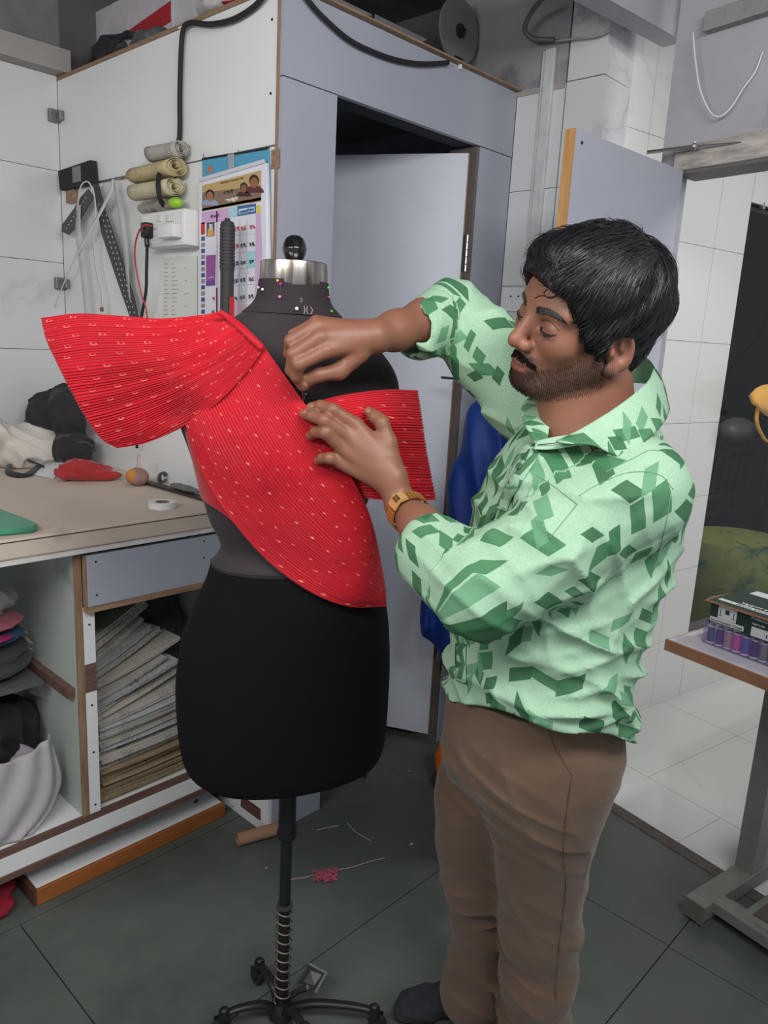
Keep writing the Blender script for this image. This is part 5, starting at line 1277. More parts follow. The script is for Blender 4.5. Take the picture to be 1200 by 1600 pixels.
# green chalk wedge / fabric corner at the left edge
gq = [FL(x, y, TZ + .001) for x, y in ((-60, 800), (0, 803), (40, 818), (56, 825), (59, 829), (52, 833), (0, 838), (-60, 842))]
bm = bmesh.new(); vs = [bm.verts.new(p) for p in gq]; fc = bm.faces.new(vs); r = bmesh.ops.extrude_face_region(bm, geom=[fc]); 
for v in [e for e in r['geom'] if isinstance(e, bmesh.types.BMVert)]: v.co.z += .016
bmesh.ops.recalc_face_normals(bm, faces=bm.faces); bmesh.ops.bevel(bm, geom=bm.edges[:], offset=.004, segments=3, affect='EDGES'); me = bpy.data.meshes.new('g'); bm.to_mesh(me); bm.free()
link(me, 'green_cushion', M('sea_green_cloth', (72, 150, 118), .8, sheen=.2), smooth=True, auto=60, label='flat sea green padded cloth at the front edge of the worktop', cat='cushion')

# ---- newspapers in the open compartment
def paper_mat(name, base, ink, dens=.5):
    t = NT(name); s = t.n('SeparateXYZ'); t.l(t.co.outputs['Object'], s.inputs[0])
    ln = t.math('GREATER_THAN', t.math('FRACT', t.math('MULTIPLY', s.outputs[1], 260.)), .45)
    cl = t.math('GREATER_THAN', t.math('FRACT', t.math('MULTIPLY', s.outputs[0], 22.)), .12)
    nz = t.n('TexNoise'); nz.inputs['Scale'].default_value = 220; t.l(t.co.outputs['Object'], nz.inputs['Vector'])
    bl = t.math('GREATER_THAN', t.noise(11, 2), .47)
    k = t.math('MULTIPLY', t.math('MULTIPLY', ln, cl), t.math('MULTIPLY', bl, t.math('GREATER_THAN', nz.outputs['Fac'], .5)))
    z = t.math('GREATER_THAN', t.math('FRACT', t.math('MULTIPLY', s.outputs[2], 330.)), .6)
    o = t.mix(t.math('MULTIPLY', k, dens), C(*base), C(*ink)); t.l(o, t.b.inputs['Base Color']); t.b.inputs['Roughness'].default_value = .85; return t.m
pm = [paper_mat('newsprint', (178, 174, 166), (60, 60, 62)), paper_mat('newsprint_cool', (172, 176, 176), (60, 62, 66)), paper_mat('newsprint_old', (156, 136, 108), (90, 70, 56), .35), paper_mat('newsprint_pale', (190, 184, 172), (84, 80, 78), .4)]
m_ink = M('print_black', (30, 30, 32), .8)
rs = np.random.RandomState(5)
def newspaper(c, L, Wd, th, tilt, yaw, mat, label, seed):
    'folded paper: layered pages along the near edge, a rounded fold, a little sag'
    r = np.random.RandomState(seed); n = max(2, int(th / .0028)); prof = []
    for i in range(n):
        z0, z1 = th * i / n, th * (i + .8) / n; o = r.uniform(-.006, .004); prof += [(o, z0), (o + r.uniform(-.001, .001), z1)]
        if i < n - 1: prof += [(o + .004, z1 + .0002)]
    back = [(Wd, th), (Wd + .004, th * .5), (Wd, 0)]
    P = prof + back; V, F_ = [], []; m_ = len(P); ns = 9
    T = Matrix.Translation(Vector(c)) @ Matrix.Rotation(yaw, 4, 'Z') @ Matrix.Rotation(-tilt, 4, 'Y')
    sg = r.uniform(.002, .010)
    for j in range(ns):
        u = j / (ns - 1); sag = -sg * math.sin(math.pi * u) + r.uniform(-.0006, .0006)
        for (y, z) in P: V.append((L * u + r.uniform(-.0003, .0003), y, z + sag))
    for j in range(ns - 1):
        for i in range(m_): F_.append((j * m_ + i, j * m_ + (i + 1) % m_, (j + 1) * m_ + (i + 1) % m_, (j + 1) * m_ + i))
    F_ += [tuple(range(m_)), tuple(range((ns - 1) * m_, ns * m_))[::-1]]
    mb = MB(); mb.add(V, F_, 0, T); return mb.build('newspaper', mat, label=label, cat='newspaper', group='newspapers stacked in the counter'), T
ORD = 'lowest one|second|third|fourth|fifth|sixth|seventh|eighth|ninth|tenth|eleventh|twelfth|thirteenth|fourteenth|fifteenth|sixteenth|seventeenth|eighteenth|nineteenth|twentieth|twenty-first|twenty-second|twenty-third|twenty-fourth|twenty-fifth|twenty-sixth|twenty-seventh|twenty-eighth|twenty-ninth|thirtieth'.split('|')
zc = .1965; N_ = 30
for i in range(N_):
    u = i / (N_ - 1); th = rs.uniform(.007, .014) if i < 16 else rs.uniform(.010, .019)
    tilt = math.radians(1.0 + 9 * u + rs.uniform(-.6, .6) if i < 20 else 10 + 9 * (i - 20) / 10.)
    mt = pm[2] if i < 9 else pm[[3, 0, 1, 0][i % 4]]
    L = rs.uniform(.35, .385) if i < 20 else rs.uniform(.24, .33)
    x0 = .893 + rs.uniform(0, .014); y0 = 1.868 + rs.uniform(0, .02) + (0 if i < 20 else (i - 20) * .010)
    pos = ('browned old folded newspaper, %s from the bottom of the counter stack' if i < 9 else ('grey folded newspaper, %s from the bottom of the counter stack' if i < 20 else 'loose slanting folded newspaper, %s from the bottom of the counter stack')) % ORD[i]
    o, T = newspaper((x0, y0, zc), L, .26, th, tilt, rs.uniform(-.05, .05) if i < 20 else rs.uniform(.05, .35), mt, pos, i)
    if i in (14, 22):
        s, sz = (('ETS', .020) if i == 14 else ('E N', .026))
        Tt = T @ Matrix.Translation((.14, .012, th)) ; v, q = text_geo(s, sz, Tt @ Matrix.Rotation(math.pi, 4, 'Z') if i == 22 else Tt, depth=.0005)
        if v: 
            m2 = MB(); m2.add(v, q); oo = m2.build('headline', m_ink, o); oo['label'] = 'bold black headline letters'
    if i == 13:
        bw = MB(); bw.add([T @ Vector(p) for p in ((.06, -.0062, .0005), (.30, -.0062, .0005), (.30, -.0062, th * .95), (.06, -.0062, th * .95))], [(0, 1, 2, 3)]); bw.build('dark_banner', M('banner_print', (62, 56, 56), .7, dirt=((150, 60, 50), 22, .6)), o)
    zc += th + .0012 + (.0 if i < 20 else .004)
    if zc > .655: break
blob('black_bag', [((1.20, 2.16, .66), (.11, .10, .10)), ((1.22, 2.10, .55), (.09, .09, .12))], m_blk, 'black bag pushed behind the newspapers under the drawer', 'bag', .008, .08)
# ---- cloth and bags in the left compartment
m_plastic = M('clear_plastic', (190, 190, 192), .12, alpha=.35, spec=.7)
zs2 = .5605
def xr_(px_, py2, y): return ON(px_, py2, 1, y)[0]
xg = xr_(72, 1030, 2.02) - .17; xb = xr_(55, 990, 2.02) - .15
MB().box((.60, 2.0, .545), (xg + .15, 2.90, .5595)).build('shelf_front', M('shaded_shelf', (84, 86, 86), .7), cab)  # same pale shelf, shade of the compartment put into a darker grey
blob('folded_grey_cloth', [((xg, 2.13, zs2 + .035), (.17, .13, .036)), ((xg - .01, 2.13, zs2 + .075), (.17, .13, .034))], M('dark_grey_wool', (58, 60, 64), .95, sheen=.2), 'thick dark grey folded cloth on the counter shelf under the blue one', 'cloth', .003, .12, flat=zs2)
blob('folded_blue_cloth', [((xb, 2.10, zs2 + .127), (.15, .11, .018))], M('petrol_blue_cloth', (30, 62, 92), .8, sheen=.2), 'petrol blue folded cloth between the grey and the pink cloth', 'cloth', .003, .10, h=.005)
blob('folded_pink_cloth', [((xb, 2.10, zs2 + .163), (.150, .10, .019))], M('dusty_pink_cloth', (158, 84, 98), .85, sheen=.2), 'dusty pink folded cloth topmost on the counter shelf', 'cloth', .003, .05, h=.005)
blob('magenta_cloth', [((xb - .03, 2.01, zs2 + .142), (.12, .035, .010))], M('magenta_cloth', (140, 24, 84), .8), 'strip of magenta cloth squeezed between blue and pink', 'cloth', .001, .05, h=.004)
blob('plastic_bag', [((xb + .02, 2.10, zs2 + .225), (.12, .08, .045)), ((xb - .02, 2.12, zs2 + .27), (.11, .07, .045))], m_plastic, 'clear crinkled plastic bag on top of the pink cloth', 'bag', .010, .05, h=.005)
blob('brown_wrapped_cloth', [((xb - .02, 2.13, zs2 + .24), (.09, .05, .05))], M('umber_cloth', (52, 40, 38), .9), 'dark brown cloth inside the clear plastic bag', 'cloth', .006, .05)
xk = xr_(60, 1150, 2.08)
blob('black_cloth_heap', [((xk - .14, 2.14, .40), (.17, .13, .09)), ((xk - .08, 2.10, .33), (.10, .09, .10), .4), ((xk - .22, 2.0, .33), (.12, .07, .12))], M('inky_cloth', (26, 24, 30), .9), 'inky black cloth heap stuffed under the shelf of the counter', 'cloth', .012, .09)
def bagfold(B, X, Y, Z): B.v[...] = np.maximum(B.v, .1965 - Z + 0 * X * Y)
blob('paper_bag', [((.66, 2.03, .26), (.13, .10, .075), .2), ((.74, 1.98, .27), (.08, .05, .12), .7), ((.60, 1.96, .25), (.10, .05, .06), 0)], M('lilac_white_sheet', (150, 138, 150), .8, dirt=((86, 60, 84), 7, .58)), 'crumpled lilac and white sheet spilling at the bottom of the counter', 'cloth', .012, .07, extra=bagfold)
G = patch([[(.60, 1.905, .42), (.69, 1.915, .40), (.765, 1.93, .41), (.80, 1.95, .42)], [(.58, 1.885, .33), (.68, 1.88, .31), (.77, 1.90, .30), (.815, 1.93, .29)], [(.56, 1.87, .25), (.66, 1.865, .235), (.75, 1.88, .235), (.79, 1.92, .24)], [(.55, 1.868, .2), (.66, 1.862, .200), (.70, 1.866, .2), (.74, 1.90, .2)]], 24, 24)
ii = np.arange(24); G[..., 1] += .006 * np.sin(ii[None, :] * .9 + ii[:, None] * .4)
o = link(grid_mesh(G, 'carrier_bag'), 'carrier_bag', M('pale_carrier_bag', (170, 166, 170), .6, var=.08, scale=8, dirt=((120, 96, 116), 9, .58)), label='creased pale carrier bag standing at the front of the lower compartment', cat='bag', smooth=True); thick(o, .002)
c = FL(12, 1412, .02); blob('crimson_cloth', [(c + [-.03, .0, 0], (.05, .035, .02)), (c + [-.02, .05, .01], (.06, .04, .025))], M('crimson_cloth', (132, 14, 36), .85), 'crimson cloth scrap on the floor under the left end of the counter', 'cloth', .004, .03, h=.004, flat=.0005)

# ================================================================== white board wall: hanging things
WX = 1.338
def wq(px_, py2, off=0): p = ON(px_, py2, 0, WX - off); return np.array(p)
def slab(name, pts, off, t_, mat, parent=None, **k): return MB().prism([wq(x, y, off) for x, y in pts], (-t_, 0, 0)).build(name, mat, parent, **k)
# block with hanging rulers
hk = thing('ruler_block', 'black square wooden block fixed high on the white board with tape over it', 'block', wq(128, 300))
slab('block', [(100, 269), (151, 252), (154, 288), (103, 299)], .002, .022, m_blackr, hk)
slab('tape_patch', [(113, 262), (126, 258), (127, 283), (114, 286)], .0245, .001, M('grey_tape', (128, 128, 124), .6), hk)
slab('wood_stub', [(108, 299), (120, 296), (121, 317), (108, 318)], .002, .012, m_ply, hk)
m_rul = M('black_fibre', (52, 53, 56), .5, var=.05)
rl = slab('hip_curve_ruler', [(147, 288), (154, 286), (166, 330), (190, 400), (212, 470), (218, 500), (206, 500), (185, 440), (160, 365)], .026, .004, m_rul, label='long black perforated ruler leaning down the white board to the right', cat='ruler')
md_ = M('white_marks', (196, 196, 196), .6)
mb = MB()
for i in range(22):
    t_ = i / 21; x = 158 + (209 - 158) * t_; y = 318 + (495 - 318) * t_
    for dx in (-3.5, 3.0): mb.prism([wq(x + dx - .6, y, .0301), wq(x + dx + .6, y, .0301), wq(x + dx + 1, y + 3, .0301), wq(x + dx - .2, y + 3, .0301)], (-.0004, 0, 0))
mb.build('ruler_marks', md_, rl, kind='stuff')
r3 = slab('short_ruler', [(139, 296), (148, 308), (139, 322), (118, 358), (108, 367), (98, 362), (98, 352), (118, 325), (128, 308)], .031, .004, m_rul, label='short black perforated ruler hanging crossways to the left under the block', cat='ruler')
mb = MB()
for i in range(9):
    t_ = i / 8; x = 134 - 30 * t_; y = 308 + 48 * t_; mb.prism([wq(x - 1, y, .0351), wq(x + 1, y, .0351), wq(x, y + 3, .0351)], (-.0004, 0, 0))
mb.build('ruler_marks', md_, r3, kind='stuff')
tp_ = thing('tailor_tape', 'white measuring tape looped over the black block and hanging down', 'tape measure', wq(128, 290, .04))
def band(pts, w, off, mat, name, par, t_=.0008):
    c_ = crom(np.array([(x, y, 0) for x, y in pts], float), 36); d = np.gradient(c_, axis=0); d /= np.linalg.norm(d, axis=1, keepdims=True); n_ = np.stack([-d[:, 1], d[:, 0]], 1)
    ww = np.interp(np.linspace(0, 1, 36), np.linspace(0, 1, len(w)), w)[:, None] if hasattr(w, '__len__') else w
    A = [wq(*(c_[i, :2] + n_[i] * (ww[i] if hasattr(ww, '__len__') else ww) / 2), off) for i in range(36)]; Bq = [wq(*(c_[i, :2] - n_[i] * (ww[i] if hasattr(ww, '__len__') else ww) / 2), off) for i in range(36)]
    o = link(grid_mesh(np.array([A, Bq]), name), name, mat, par, smooth=True); thick(o, t_, 0); return o
m_tp = M('white_cotton_tape', (208, 208, 206), .8, var=.02); m_net = M('sheer_tape', (206, 208, 208), .7, alpha=.55)
band([(120, 330), (126, 292), (137, 284), (146, 300), (149, 330), (146, 370), (150, 420), (158, 455), (160, 480)], 2.2, .040, m_tp, 'narrow_loop', tp_)
band([(124, 320), (122, 360), (128, 410), (134, 460), (136, 496)], [4, 9, 8, 9, 8], .038, m_net, 'wide_tail', tp_)
slab('tape_tip', [(157, 480), (162, 480), (162, 487), (157, 487)], .040, .002, M('brass_tip', (140, 100, 80), .4, .6), tp_)
t2 = thing('sheer_ribbon', 'sheer white ribbon hung from a nail right of the black block', 'ribbon', wq(178, 282, .03))
band([(176, 280), (172, 300), (155, 335), (130, 380), (105, 430), (85, 480)], [3, 5, 5, 4, 2, 1], .044, m_tp, 'diagonal_tail', t2)
band([(178, 280), (188, 330), (196, 390), (200, 440), (203, 470)], [5, 9, 8, 4, 2], .030, m_net, 'straight_tail', t2)
MB().tube([wq(176, 278), wq(176, 278, .046)], .002, 8).build('nail', m_steel, t2)
MB().tube(curve([wq(x, y, .003) for x, y in ((152, 286), (172, 282), (190, 279))], 10), .0012, 5).build('seam_wire', m_black, label='thin black wire along the board joint beside the block', cat='wire')
# scraped strip on the joint
slab('peeled_strip', [(189, 277), (215, 270), (235, 267), (236, 271), (214, 275), (190, 281)], .0, .0006, M('peeled_brown', (150, 124, 108), .9, var=.25, scale=60), cw)
slab('bare_wood_patch', [(424, 235), (436, 232), (436, 262), (424, 264)], .0, .001, m_ply, cw)
# switch box
bx = thing('switch_box', 'white surface mounted switch and socket box on the white board', 'switch box', (1.30, 2.15, 1.76))
fx = .062; A = ON(222, 332, 0, WX - fx); Bq = ON(288, 327, 0, WX - fx); Cq = ON(288, 382, 0, WX - fx)
y1_, y0_, z1_, z0_ = A[1], Bq[1], (A[2] + Bq[2]) / 2, Cq[2]
MB().box((WX - fx, y0_, z0_), (1.3395, y1_, z1_), bev=.004).build('housing', m_whitep, bx, smooth=True, auto=35)
MB().box((WX - fx - .002, y0_ + .006, z0_ + .008), (WX - fx, y1_ - .006, z1_ - .008), bev=.001).build('face_plate', m_whitep, bx)
def sq(px_, py2, off): return ON(px_, py2, 0, WX - off)
for x in (250, 263): p = sq(x, 343, fx + .003); MB().box((p[0] - .004, p[1] - .011, p[2] - .006), (p[0] + .001, p[1] + .011, p[2] + .012), bev=.0015).build('rocker_switch', M('rocker', (206, 206, 206), .35), bx)
p = sq(268, 346, fx + .002); MB().tube([p, p + [-.001, 0, 0]], .002, 8).build('indicator', m_black, bx)
ad = thing('charger', 'white plug-in charger block in the wall socket', 'charger', sq(258, 365, fx + .02)); a = sq(246, 351, fx + .03); b = sq(272, 370, fx + .03)
MB().box((WX - fx - .034, min(a[1], b[1]), min(a[2], b[2])), (WX - fx - .002, max(a[1], b[1]), max(a[2], b[2])), bev=.004).build('block', m_whitep, ad, smooth=True, auto=35)
pg = thing('power_plug', 'black three pin plug with a thick black cord hanging down the wall', 'plug', sq(228, 365, fx + .03)); p = sq(229, 360, fx + .016)
MB().box((WX - fx - .030, p[1] - .017, p[2] - .022), (WX - fx - .002, p[1] + .014, p[2] + .022), bev=.005).build('plug_body', m_black, pg, smooth=True, auto=35)
MB().tube(curve([sq(x, y, fx + .016) for x, y in ((229, 370), (230, 385))], 6), [.0075] * 6, 10).build('strain_relief', m_black, pg, smooth=True)
MB().tube(curve([sq(x, y, o_) for x, y, o_ in ((230, 384, .075), (229, 420, .07), (228, 455, .06), (222, 490, .05), (214, 540, .04), (214, 700, .03))], 40), .0048, 10).build('cord', m_blackr, pg, smooth=True)
MB().tube(curve([sq(x, y, o_) for x, y, o_ in ((237, 353, .095), (226, 352, .10), (217, 362, .10), (211, 385, .09), (212, 415, .08), (221, 460, .07), (230, 495, .06), (236, 600, .04))], 50), .0026, 8).build('red_cable', M('red_cable', (178, 40, 52), .45), smooth=True, label='thin red charging cable hanging from the charger', cat='cable')
# taped list
ls = thing('price_list', 'faded white list of handwritten lines taped under the switch box', 'paper', wq(285, 450)); pl = [(255, 404), (308, 400), (308, 500), (254, 500)]
slab('sheet', pl, .001, .0008, M('faded_paper', (214, 215, 210), .75, var=.01), ls); mb = MB(); r_ = np.random.RandomState(2)
for i in range(13):
    y = 412 + i * 6.6
    for x0, x1 in ((257, 257 + r_.uniform(4, 8)), (268, 268 + r_.uniform(3, 14)), (288, 288 + r_.uniform(0, 8)) if i % 3 == 1 else (257, 258)):
        mb.prism([wq(x0, y, .0019), wq(x1, y - .4, .0019), wq(x1, y + .7, .0019), wq(x0, y + 1.1, .0019)], (-.0002, 0, 0))
mb.build('written_lines', M('faint_ink', (150, 152, 152), .8), ls, kind='stuff')
# thick black cable draped over the corner
MB().tube(curve([ON(x, y, 0, WX - o_) for x, y, o_ in ((420, -20, .02), (400, 8, .012), (365, 30, .012), (330, 38, .012), (298, 36, .014), (287, 45, .014), (283, 80, .012), (281, 150, .012), (281, 200, .012), (278, 224, .012), (262, 245, .03), (250, 268, .06), (247, 290, .085), (250, 310, .08), (256, 322, .05))], 90), .0072, 10).build('black_cable', m_blackr, smooth=True, label='thick black cable running down the white board into the newspaper rolls', cat='cable')
MB().tube(curve([ON(x, y, 1, 1.668) for x, y in ((462, -30), (485, 5), (510, 32), (545, 62), (580, 80), (620, 94), (660, 100), (700, 98))], 50), .0068, 10).build('black_cable', m_blackr, smooth=True, label='thick black cable sagging across the top of the grey cabin front', cat='cable')
for p in (ON(287, 45, 0, WX - .008), ON(281, 223, 0, WX - .008)):
    MB().box(p - [.012, .010, .002], p + [.006, .010, .003], bev=.001).build('cable_clip', m_whitep, label='small white cable clip holding the black cable %s' % ('at the board top' if p[2] > 2.2 else 'above the newspaper rolls'), cat='clip')
MB().box(ON(718, 104, 1, 1.676) - [.003, .008, .008], ON(718, 104, 1, 1.676) + [.003, .003, .006], bev=.001).build('cable_clip', m_whitep, label='small white cable clip on the top edge of the grey cabin', cat='clip')
# rolled newspapers
m_roll = [paper_mat('roll_yellowed', (186, 172, 132), (70, 62, 50), .5), paper_mat('roll_grey', (172, 168, 160), (70, 70, 72), .5), paper_mat('roll_cream', (196, 186, 156), (80, 74, 66), .4)]
def roll(yc0, yc1, xz0, xz1, r, mat, label, sq_=.75, seed=0):
    n, m_ = 70, 8; r_ = np.random.RandomState(seed); G = []
    for j in range(m_):
        u = j / (m_ - 1); cx, cz = xz0[0] + (xz1[0] - xz0[0]) * u, xz0[1] + (xz1[1] - xz0[1]) * u; y = yc0 + (yc1 - yc0) * u; row = []
        for k in range(n):
            t = k / (n - 1); a = t * 2 * math.pi * 4.2; rr = r * (.32 + .68 * t) * (1 + .04 * math.sin(3 * a + seed)); row.append((cx + rr * math.cos(a) * 1.05, y + .004 * math.sin(a * 1.3 + seed), cz + rr * math.sin(a) * sq_))
        G.append(row)
    o = link(grid_mesh(np.array(G), 'newspaper_roll'), 'newspaper_roll', mat, smooth=True, label=label, cat='newspaper', group='rolled newspapers over the switch box'); thick(o, .0010, 0)
fz = z1_
roll(2.33, 2.10, (1.292, fz + .068), (1.290, fz + .066), .034, m_roll[2], 'lower cream newspaper roll over the switch box', .75, 1)
roll(2.33, 2.095, (1.295, fz + .118), (1.293, fz + .121), .033, m_roll[0], 'yellowed newspaper roll between the two others', .8, 4)
roll(2.25, 2.085, (1.302, fz + .172), (1.304, fz + .168), .028, m_roll[1], 'grey crumpled newspaper roll topmost over the switch box', .85, 7)
blob('plastic_bag', [((1.30, 2.25, fz + .018), (.032, .065, .020)), ((1.30, 2.17, fz + .020), (.028, .05, .020))], M('grubby_plastic', (150, 142, 134), .4, alpha=.8, dirt=((150, 90, 60), 18, .55)), 'grubby crumpled bag squeezed between the switch box and rolls', 'bag', .006, .03, h=.004)
blob('green_scrap', [((1.295, 2.105, fz + .022), (.02, .030, .016))], M('lime_plastic', (150, 196, 60), .4), 'lime green plastic piece on the right of the switch box', 'scrap', .001, .03, h=.003)

# ---- calendar
cl = thing('wall_calendar', 'paper wall calendar with Devanagari dates hanging on the white board', 'calendar', wq(370, 480))
FXC = 1.322
def cq(px_, py2, off=0): return np.array(ON(px_, py2, 0, FXC - off))
m_pap = M('calendar_paper', (222, 222, 232), .6, var=.01)
for i, (dx, dy, w) in enumerate(((6, 6, .006), (4, 4, .003), (2, 2, .0015))):
    MB().prism([cq(311 + dx, 283 + dy * .4, -w), cq(414 + dx, 253 + dy * .4, -w), cq(417 + dx, 400, -w - .002), cq(413 + dx, 520, -w), cq(312 + dx, 560, -w)], (-.0006, 0, 0)).build('sheet', m_pap, cl)
MB().prism([cq(311, 281), cq(414, 250), cq(415, 330), cq(411, 430), cq(409, 520), cq(310, 560), cq(312, 400)], (-.0006, 0, 0)).build('sheet', m_pap, cl)
def inkq(pts, colr, name='print', off=.0012, t_=.0003, lab=None): return MB().prism([cq(x, y, off) for x, y in pts], (-t_, 0, 0)).build(name, M('ink_%d_%d_%d' % colr, colr, .6, var=.02), cl, label=lab)
inkq([(311, 279), (413, 249), (414, 255), (312, 285)], (206, 204, 216), 'binding', .0012, .003)
inkq([(316, 290), (408, 266), (408, 313), (316, 330)], (190, 160, 108), 'banner', lab='gold banner print with three portraits')
inkq([(316, 301), (408, 290), (408, 308), (316, 326)], (136, 112, 92), 'banner_shade', .0016)
def portrait(cx, cy, s, suit, skin=(160, 110, 80), hair=(40, 30, 28), grey=False):
    def el(x, y, rx, ry, colr, off, n=14, a0=0, a1=2 * math.pi): return inkq([(x + rx * math.cos(a), y + ry * math.sin(a)) for a in np.linspace(a0, a1, n, endpoint=abs(a1 - a0) < 6)], colr, 'portrait_print', off)
    el(cx, cy + 2.0 * s, 1.7 * s, 1.25 * s, suit, .0020, a0=math.pi, a1=2 * math.pi); el(cx, cy - .1 * s, .85 * s, 1.05 * s, hair, .0023); el(cx, cy + .25 * s, .66 * s, .95 * s, skin, .0026)
portrait(328, 305, 8, (150, 160, 190)); portrait(381, 293, 7, (60, 40, 38), (136, 92, 68)); portrait(397, 283, 9, (92, 46, 42), (150, 98, 70))
inkq([(316, 324), (330, 321), (330, 327), (316, 330)], (206, 120, 70)); inkq([(390, 312), (408, 308), (408, 314), (390, 318)], (206, 120, 70)); inkq([(330, 321), (390, 311), (390, 318), (330, 328)], (214, 188, 140))
inkq([(315, 332), (357, 325), (357, 345), (315, 350)], (206, 168, 206)); inkq([(358, 325), (370, 323), (370, 338), (358, 340)], (170, 206, 216))
inkq([(371, 322), (400, 318), (400, 333), (371, 338)], (52, 104, 160)); inkq([(373, 327), (398, 323), (398, 330), (373, 335)], (206, 214, 226), off=.0016); inkq([(401, 321), (407, 320), (407, 333), (401, 334)], (222, 206, 70))
inkq([(400, 334), (407, 333), (410, 400), (405, 480), (398, 485)], (206, 176, 210)); inkq([(338, 330), (340, 330), (340, 500), (338, 500)], (206, 176, 210))
inkq([(314, 348), (320, 347), (320, 366), (314, 367)], (196, 40, 52)); inkq([(323, 348), (335, 347), (335, 369), (323, 370)], (70, 84, 80)); inkq([(325, 358), (333, 357), (334, 369), (324, 370)], (214, 160, 84), off=.0016); inkq([(327, 350), (332, 350), (332, 359), (327, 359)], (206, 206, 200), off=.0019)
for i in range(13): inkq([(314.5, 370 + i * 9.5), (320, 369.5 + i * 9.5), (320, 376 + i * 9.5), (314.5, 376.5 + i * 9.5)], (66, 74, 140) if i % 2 == 0 else (150, 130, 140))
inkq([(322, 399), (337, 398), (336, 446), (322, 447)], (150, 84, 156)); inkq([(322, 439), (336, 438), (336, 446), (322, 447)], (100, 80, 156), off=.0016)
inkq([(385, 394), (399, 393), (399, 417), (385, 418)], (160, 212, 218)); inkq([(365, 473), (383, 471), (383, 490), (365, 492)], (224, 190, 210)); inkq([(337, 450), (343, 449), (343, 492), (337, 493)], (224, 196, 216))
for x in (374.5, 386): inkq([(x, 342), (x + .7, 342), (x - 1, 492), (x - 1.7, 492)], (190, 196, 206), off=.0015)
for y in (366, 394, 419, 445, 470): inkq([(340, y + 3), (400, y - 2), (400, y - 1.4), (340, y + 3.6)], (196, 200, 208), off=.0014)
def ctext(s, x, y, h_px, colr, hindi=True, wpx=None, bold=.0006, nm='date_print'):
    o = cq(x, y, .0030); hx_2 = cq(x + 4, y - .9, .0030) - o; up_ = cq(x, y - 5, .0030) - o; T = frame(o, hx_2, up_)
    hh = np.linalg.norm(cq(x, y - h_px, .003) - o); wd_ = np.linalg.norm(cq(x + wpx, y, .003) - o) if wpx else None
    v, q = text_geo(s, hh / .72, T, hindi, 0, bold, wd_)
    if v: m2 = MB(); m2.add(v, q); m2.build(nm, M('text_%d_%d_%d' % colr, colr, .6, var=0), cl, label='printed ' + s if nm == 'date_print' and False else None)
RD, BK = (190, 34, 48), (40, 44, 56)
for x, col_ in ((365, ('११', '१२', '१३', '१४', '१५')), (376.5, ('१८', '१९', '२०', '२१', '२२')), (390, ('२५', '२६', '२७', '२८', '२९'))):
    for k, d_ in enumerate(col_): ctext(d_, x - k * .5, 360 + k * 27.2 - (x - 376) * .12, 11.5, RD if k == 0 or (x < 370 and k == 1) else BK, wpx=8.5)
ctext('१', 332, 469, 9, RD, wpx=3.4); ctext('४', 331, 490, 9, BK, wpx=3.6)
ctext('आप ने', 349, 304, 8, (70, 56, 50), wpx=15); ctext('साजून', 352, 316, 8, (236, 232, 224), wpx=20); ctext('महाराष्ट्र शासनाचा दिन', 344, 287.5, 4, (80, 60, 40), wpx=36, bold=.0001); ctext('मे २०२५', 329, 341, 7, (90, 60, 100), wpx=15)
ctext('कालनिर्णय', 374, 333.5, 5.5, (52, 104, 160), wpx=23); ctext('अभिनंदन', 323.5, 436, 3.6, (226, 206, 230), wpx=11, bold=.0002)
# clip holding it and the blue file behind
kb = thing('blue_folder', 'sky blue folder with a black top edge behind the calendar', 'folder', wq(375, 260)); 
MB().prism([wq(318, 249, .001), wq(421, 232, .001), wq(422, 300, .001), wq(318, 310, .001)], (-.004, 0, 0)).build('cover', M('sky_blue_card', (84, 158, 190), .6, var=.04), kb)
MB().prism([wq(318, 247.5, .001), wq(421, 230.5, .001), wq(421, 234, .001), wq(318, 251, .001)], (-.0055, 0, 0)).build('top_edge', m_blackr, kb)
MB().prism([wq(323, 269, .006), wq(328, 257, .006), wq(333, 268, .006)], (-.0006, 0, 0)).build('orange_mark', M('orange_print', (206, 110, 78), .6), kb)
MB().prism([wq(357, 242, .008), wq(366, 240, .008), wq(366, 262, .008), wq(359, 266, .008)], (-.003, 0, 0)).build('clear_clip', M('clear_clip', (190, 196, 200), .15, alpha=.5), label='clear plastic clip over the calendar binding', cat='clip')
for x, y in ((318, 244), (372, 238)): MB().tube([wq(x, y - 4, .006), wq(x, y + 6, .006)], .0012, 5).build('wall_nail', m_black, label='black nail at the %s of the blue folder' % ('left end' if x < 340 else 'middle'), cat='nail', group=None)
# tall black handled tool standing in front of the calendar
hb = np.array(FL(358, 770, TZ)); hx0 = ON(355, 485, 0, 1.255); hx1 = ON(355, 345, 0, 1.255); hbx = (hx0[0], (hx0[1] + hx1[1]) / 2)
tl = thing('black_handle_tool', 'tall black ribbed handle with a red strip standing in front of the calendar', 'tool', (hbx[0], hbx[1], TZ)); zt_ = hx1[2]
prof = [(.018, 0), (.018, zt_ - TZ - .13), (.0195, zt_ - TZ - .12)]
for k in range(12): z = zt_ - TZ - .118 + k * .0085; prof += [(.0202, z), (.0202, z + .0055), (.0182, z + .0062), (.0182, z + .008)]
prof += [(.0195, zt_ - TZ - .012), (.016, zt_ - TZ - .003), (.008, zt_ - TZ), (.007, zt_ - TZ + .006), (.0005, zt_ - TZ + .007)]
MB().lathe(prof, 28, T=Matrix.Translation((hbx[0], hbx[1], TZ))).build('handle', M('matt_black_grip', (56, 52, 54), .6), tl, smooth=True, auto=35)
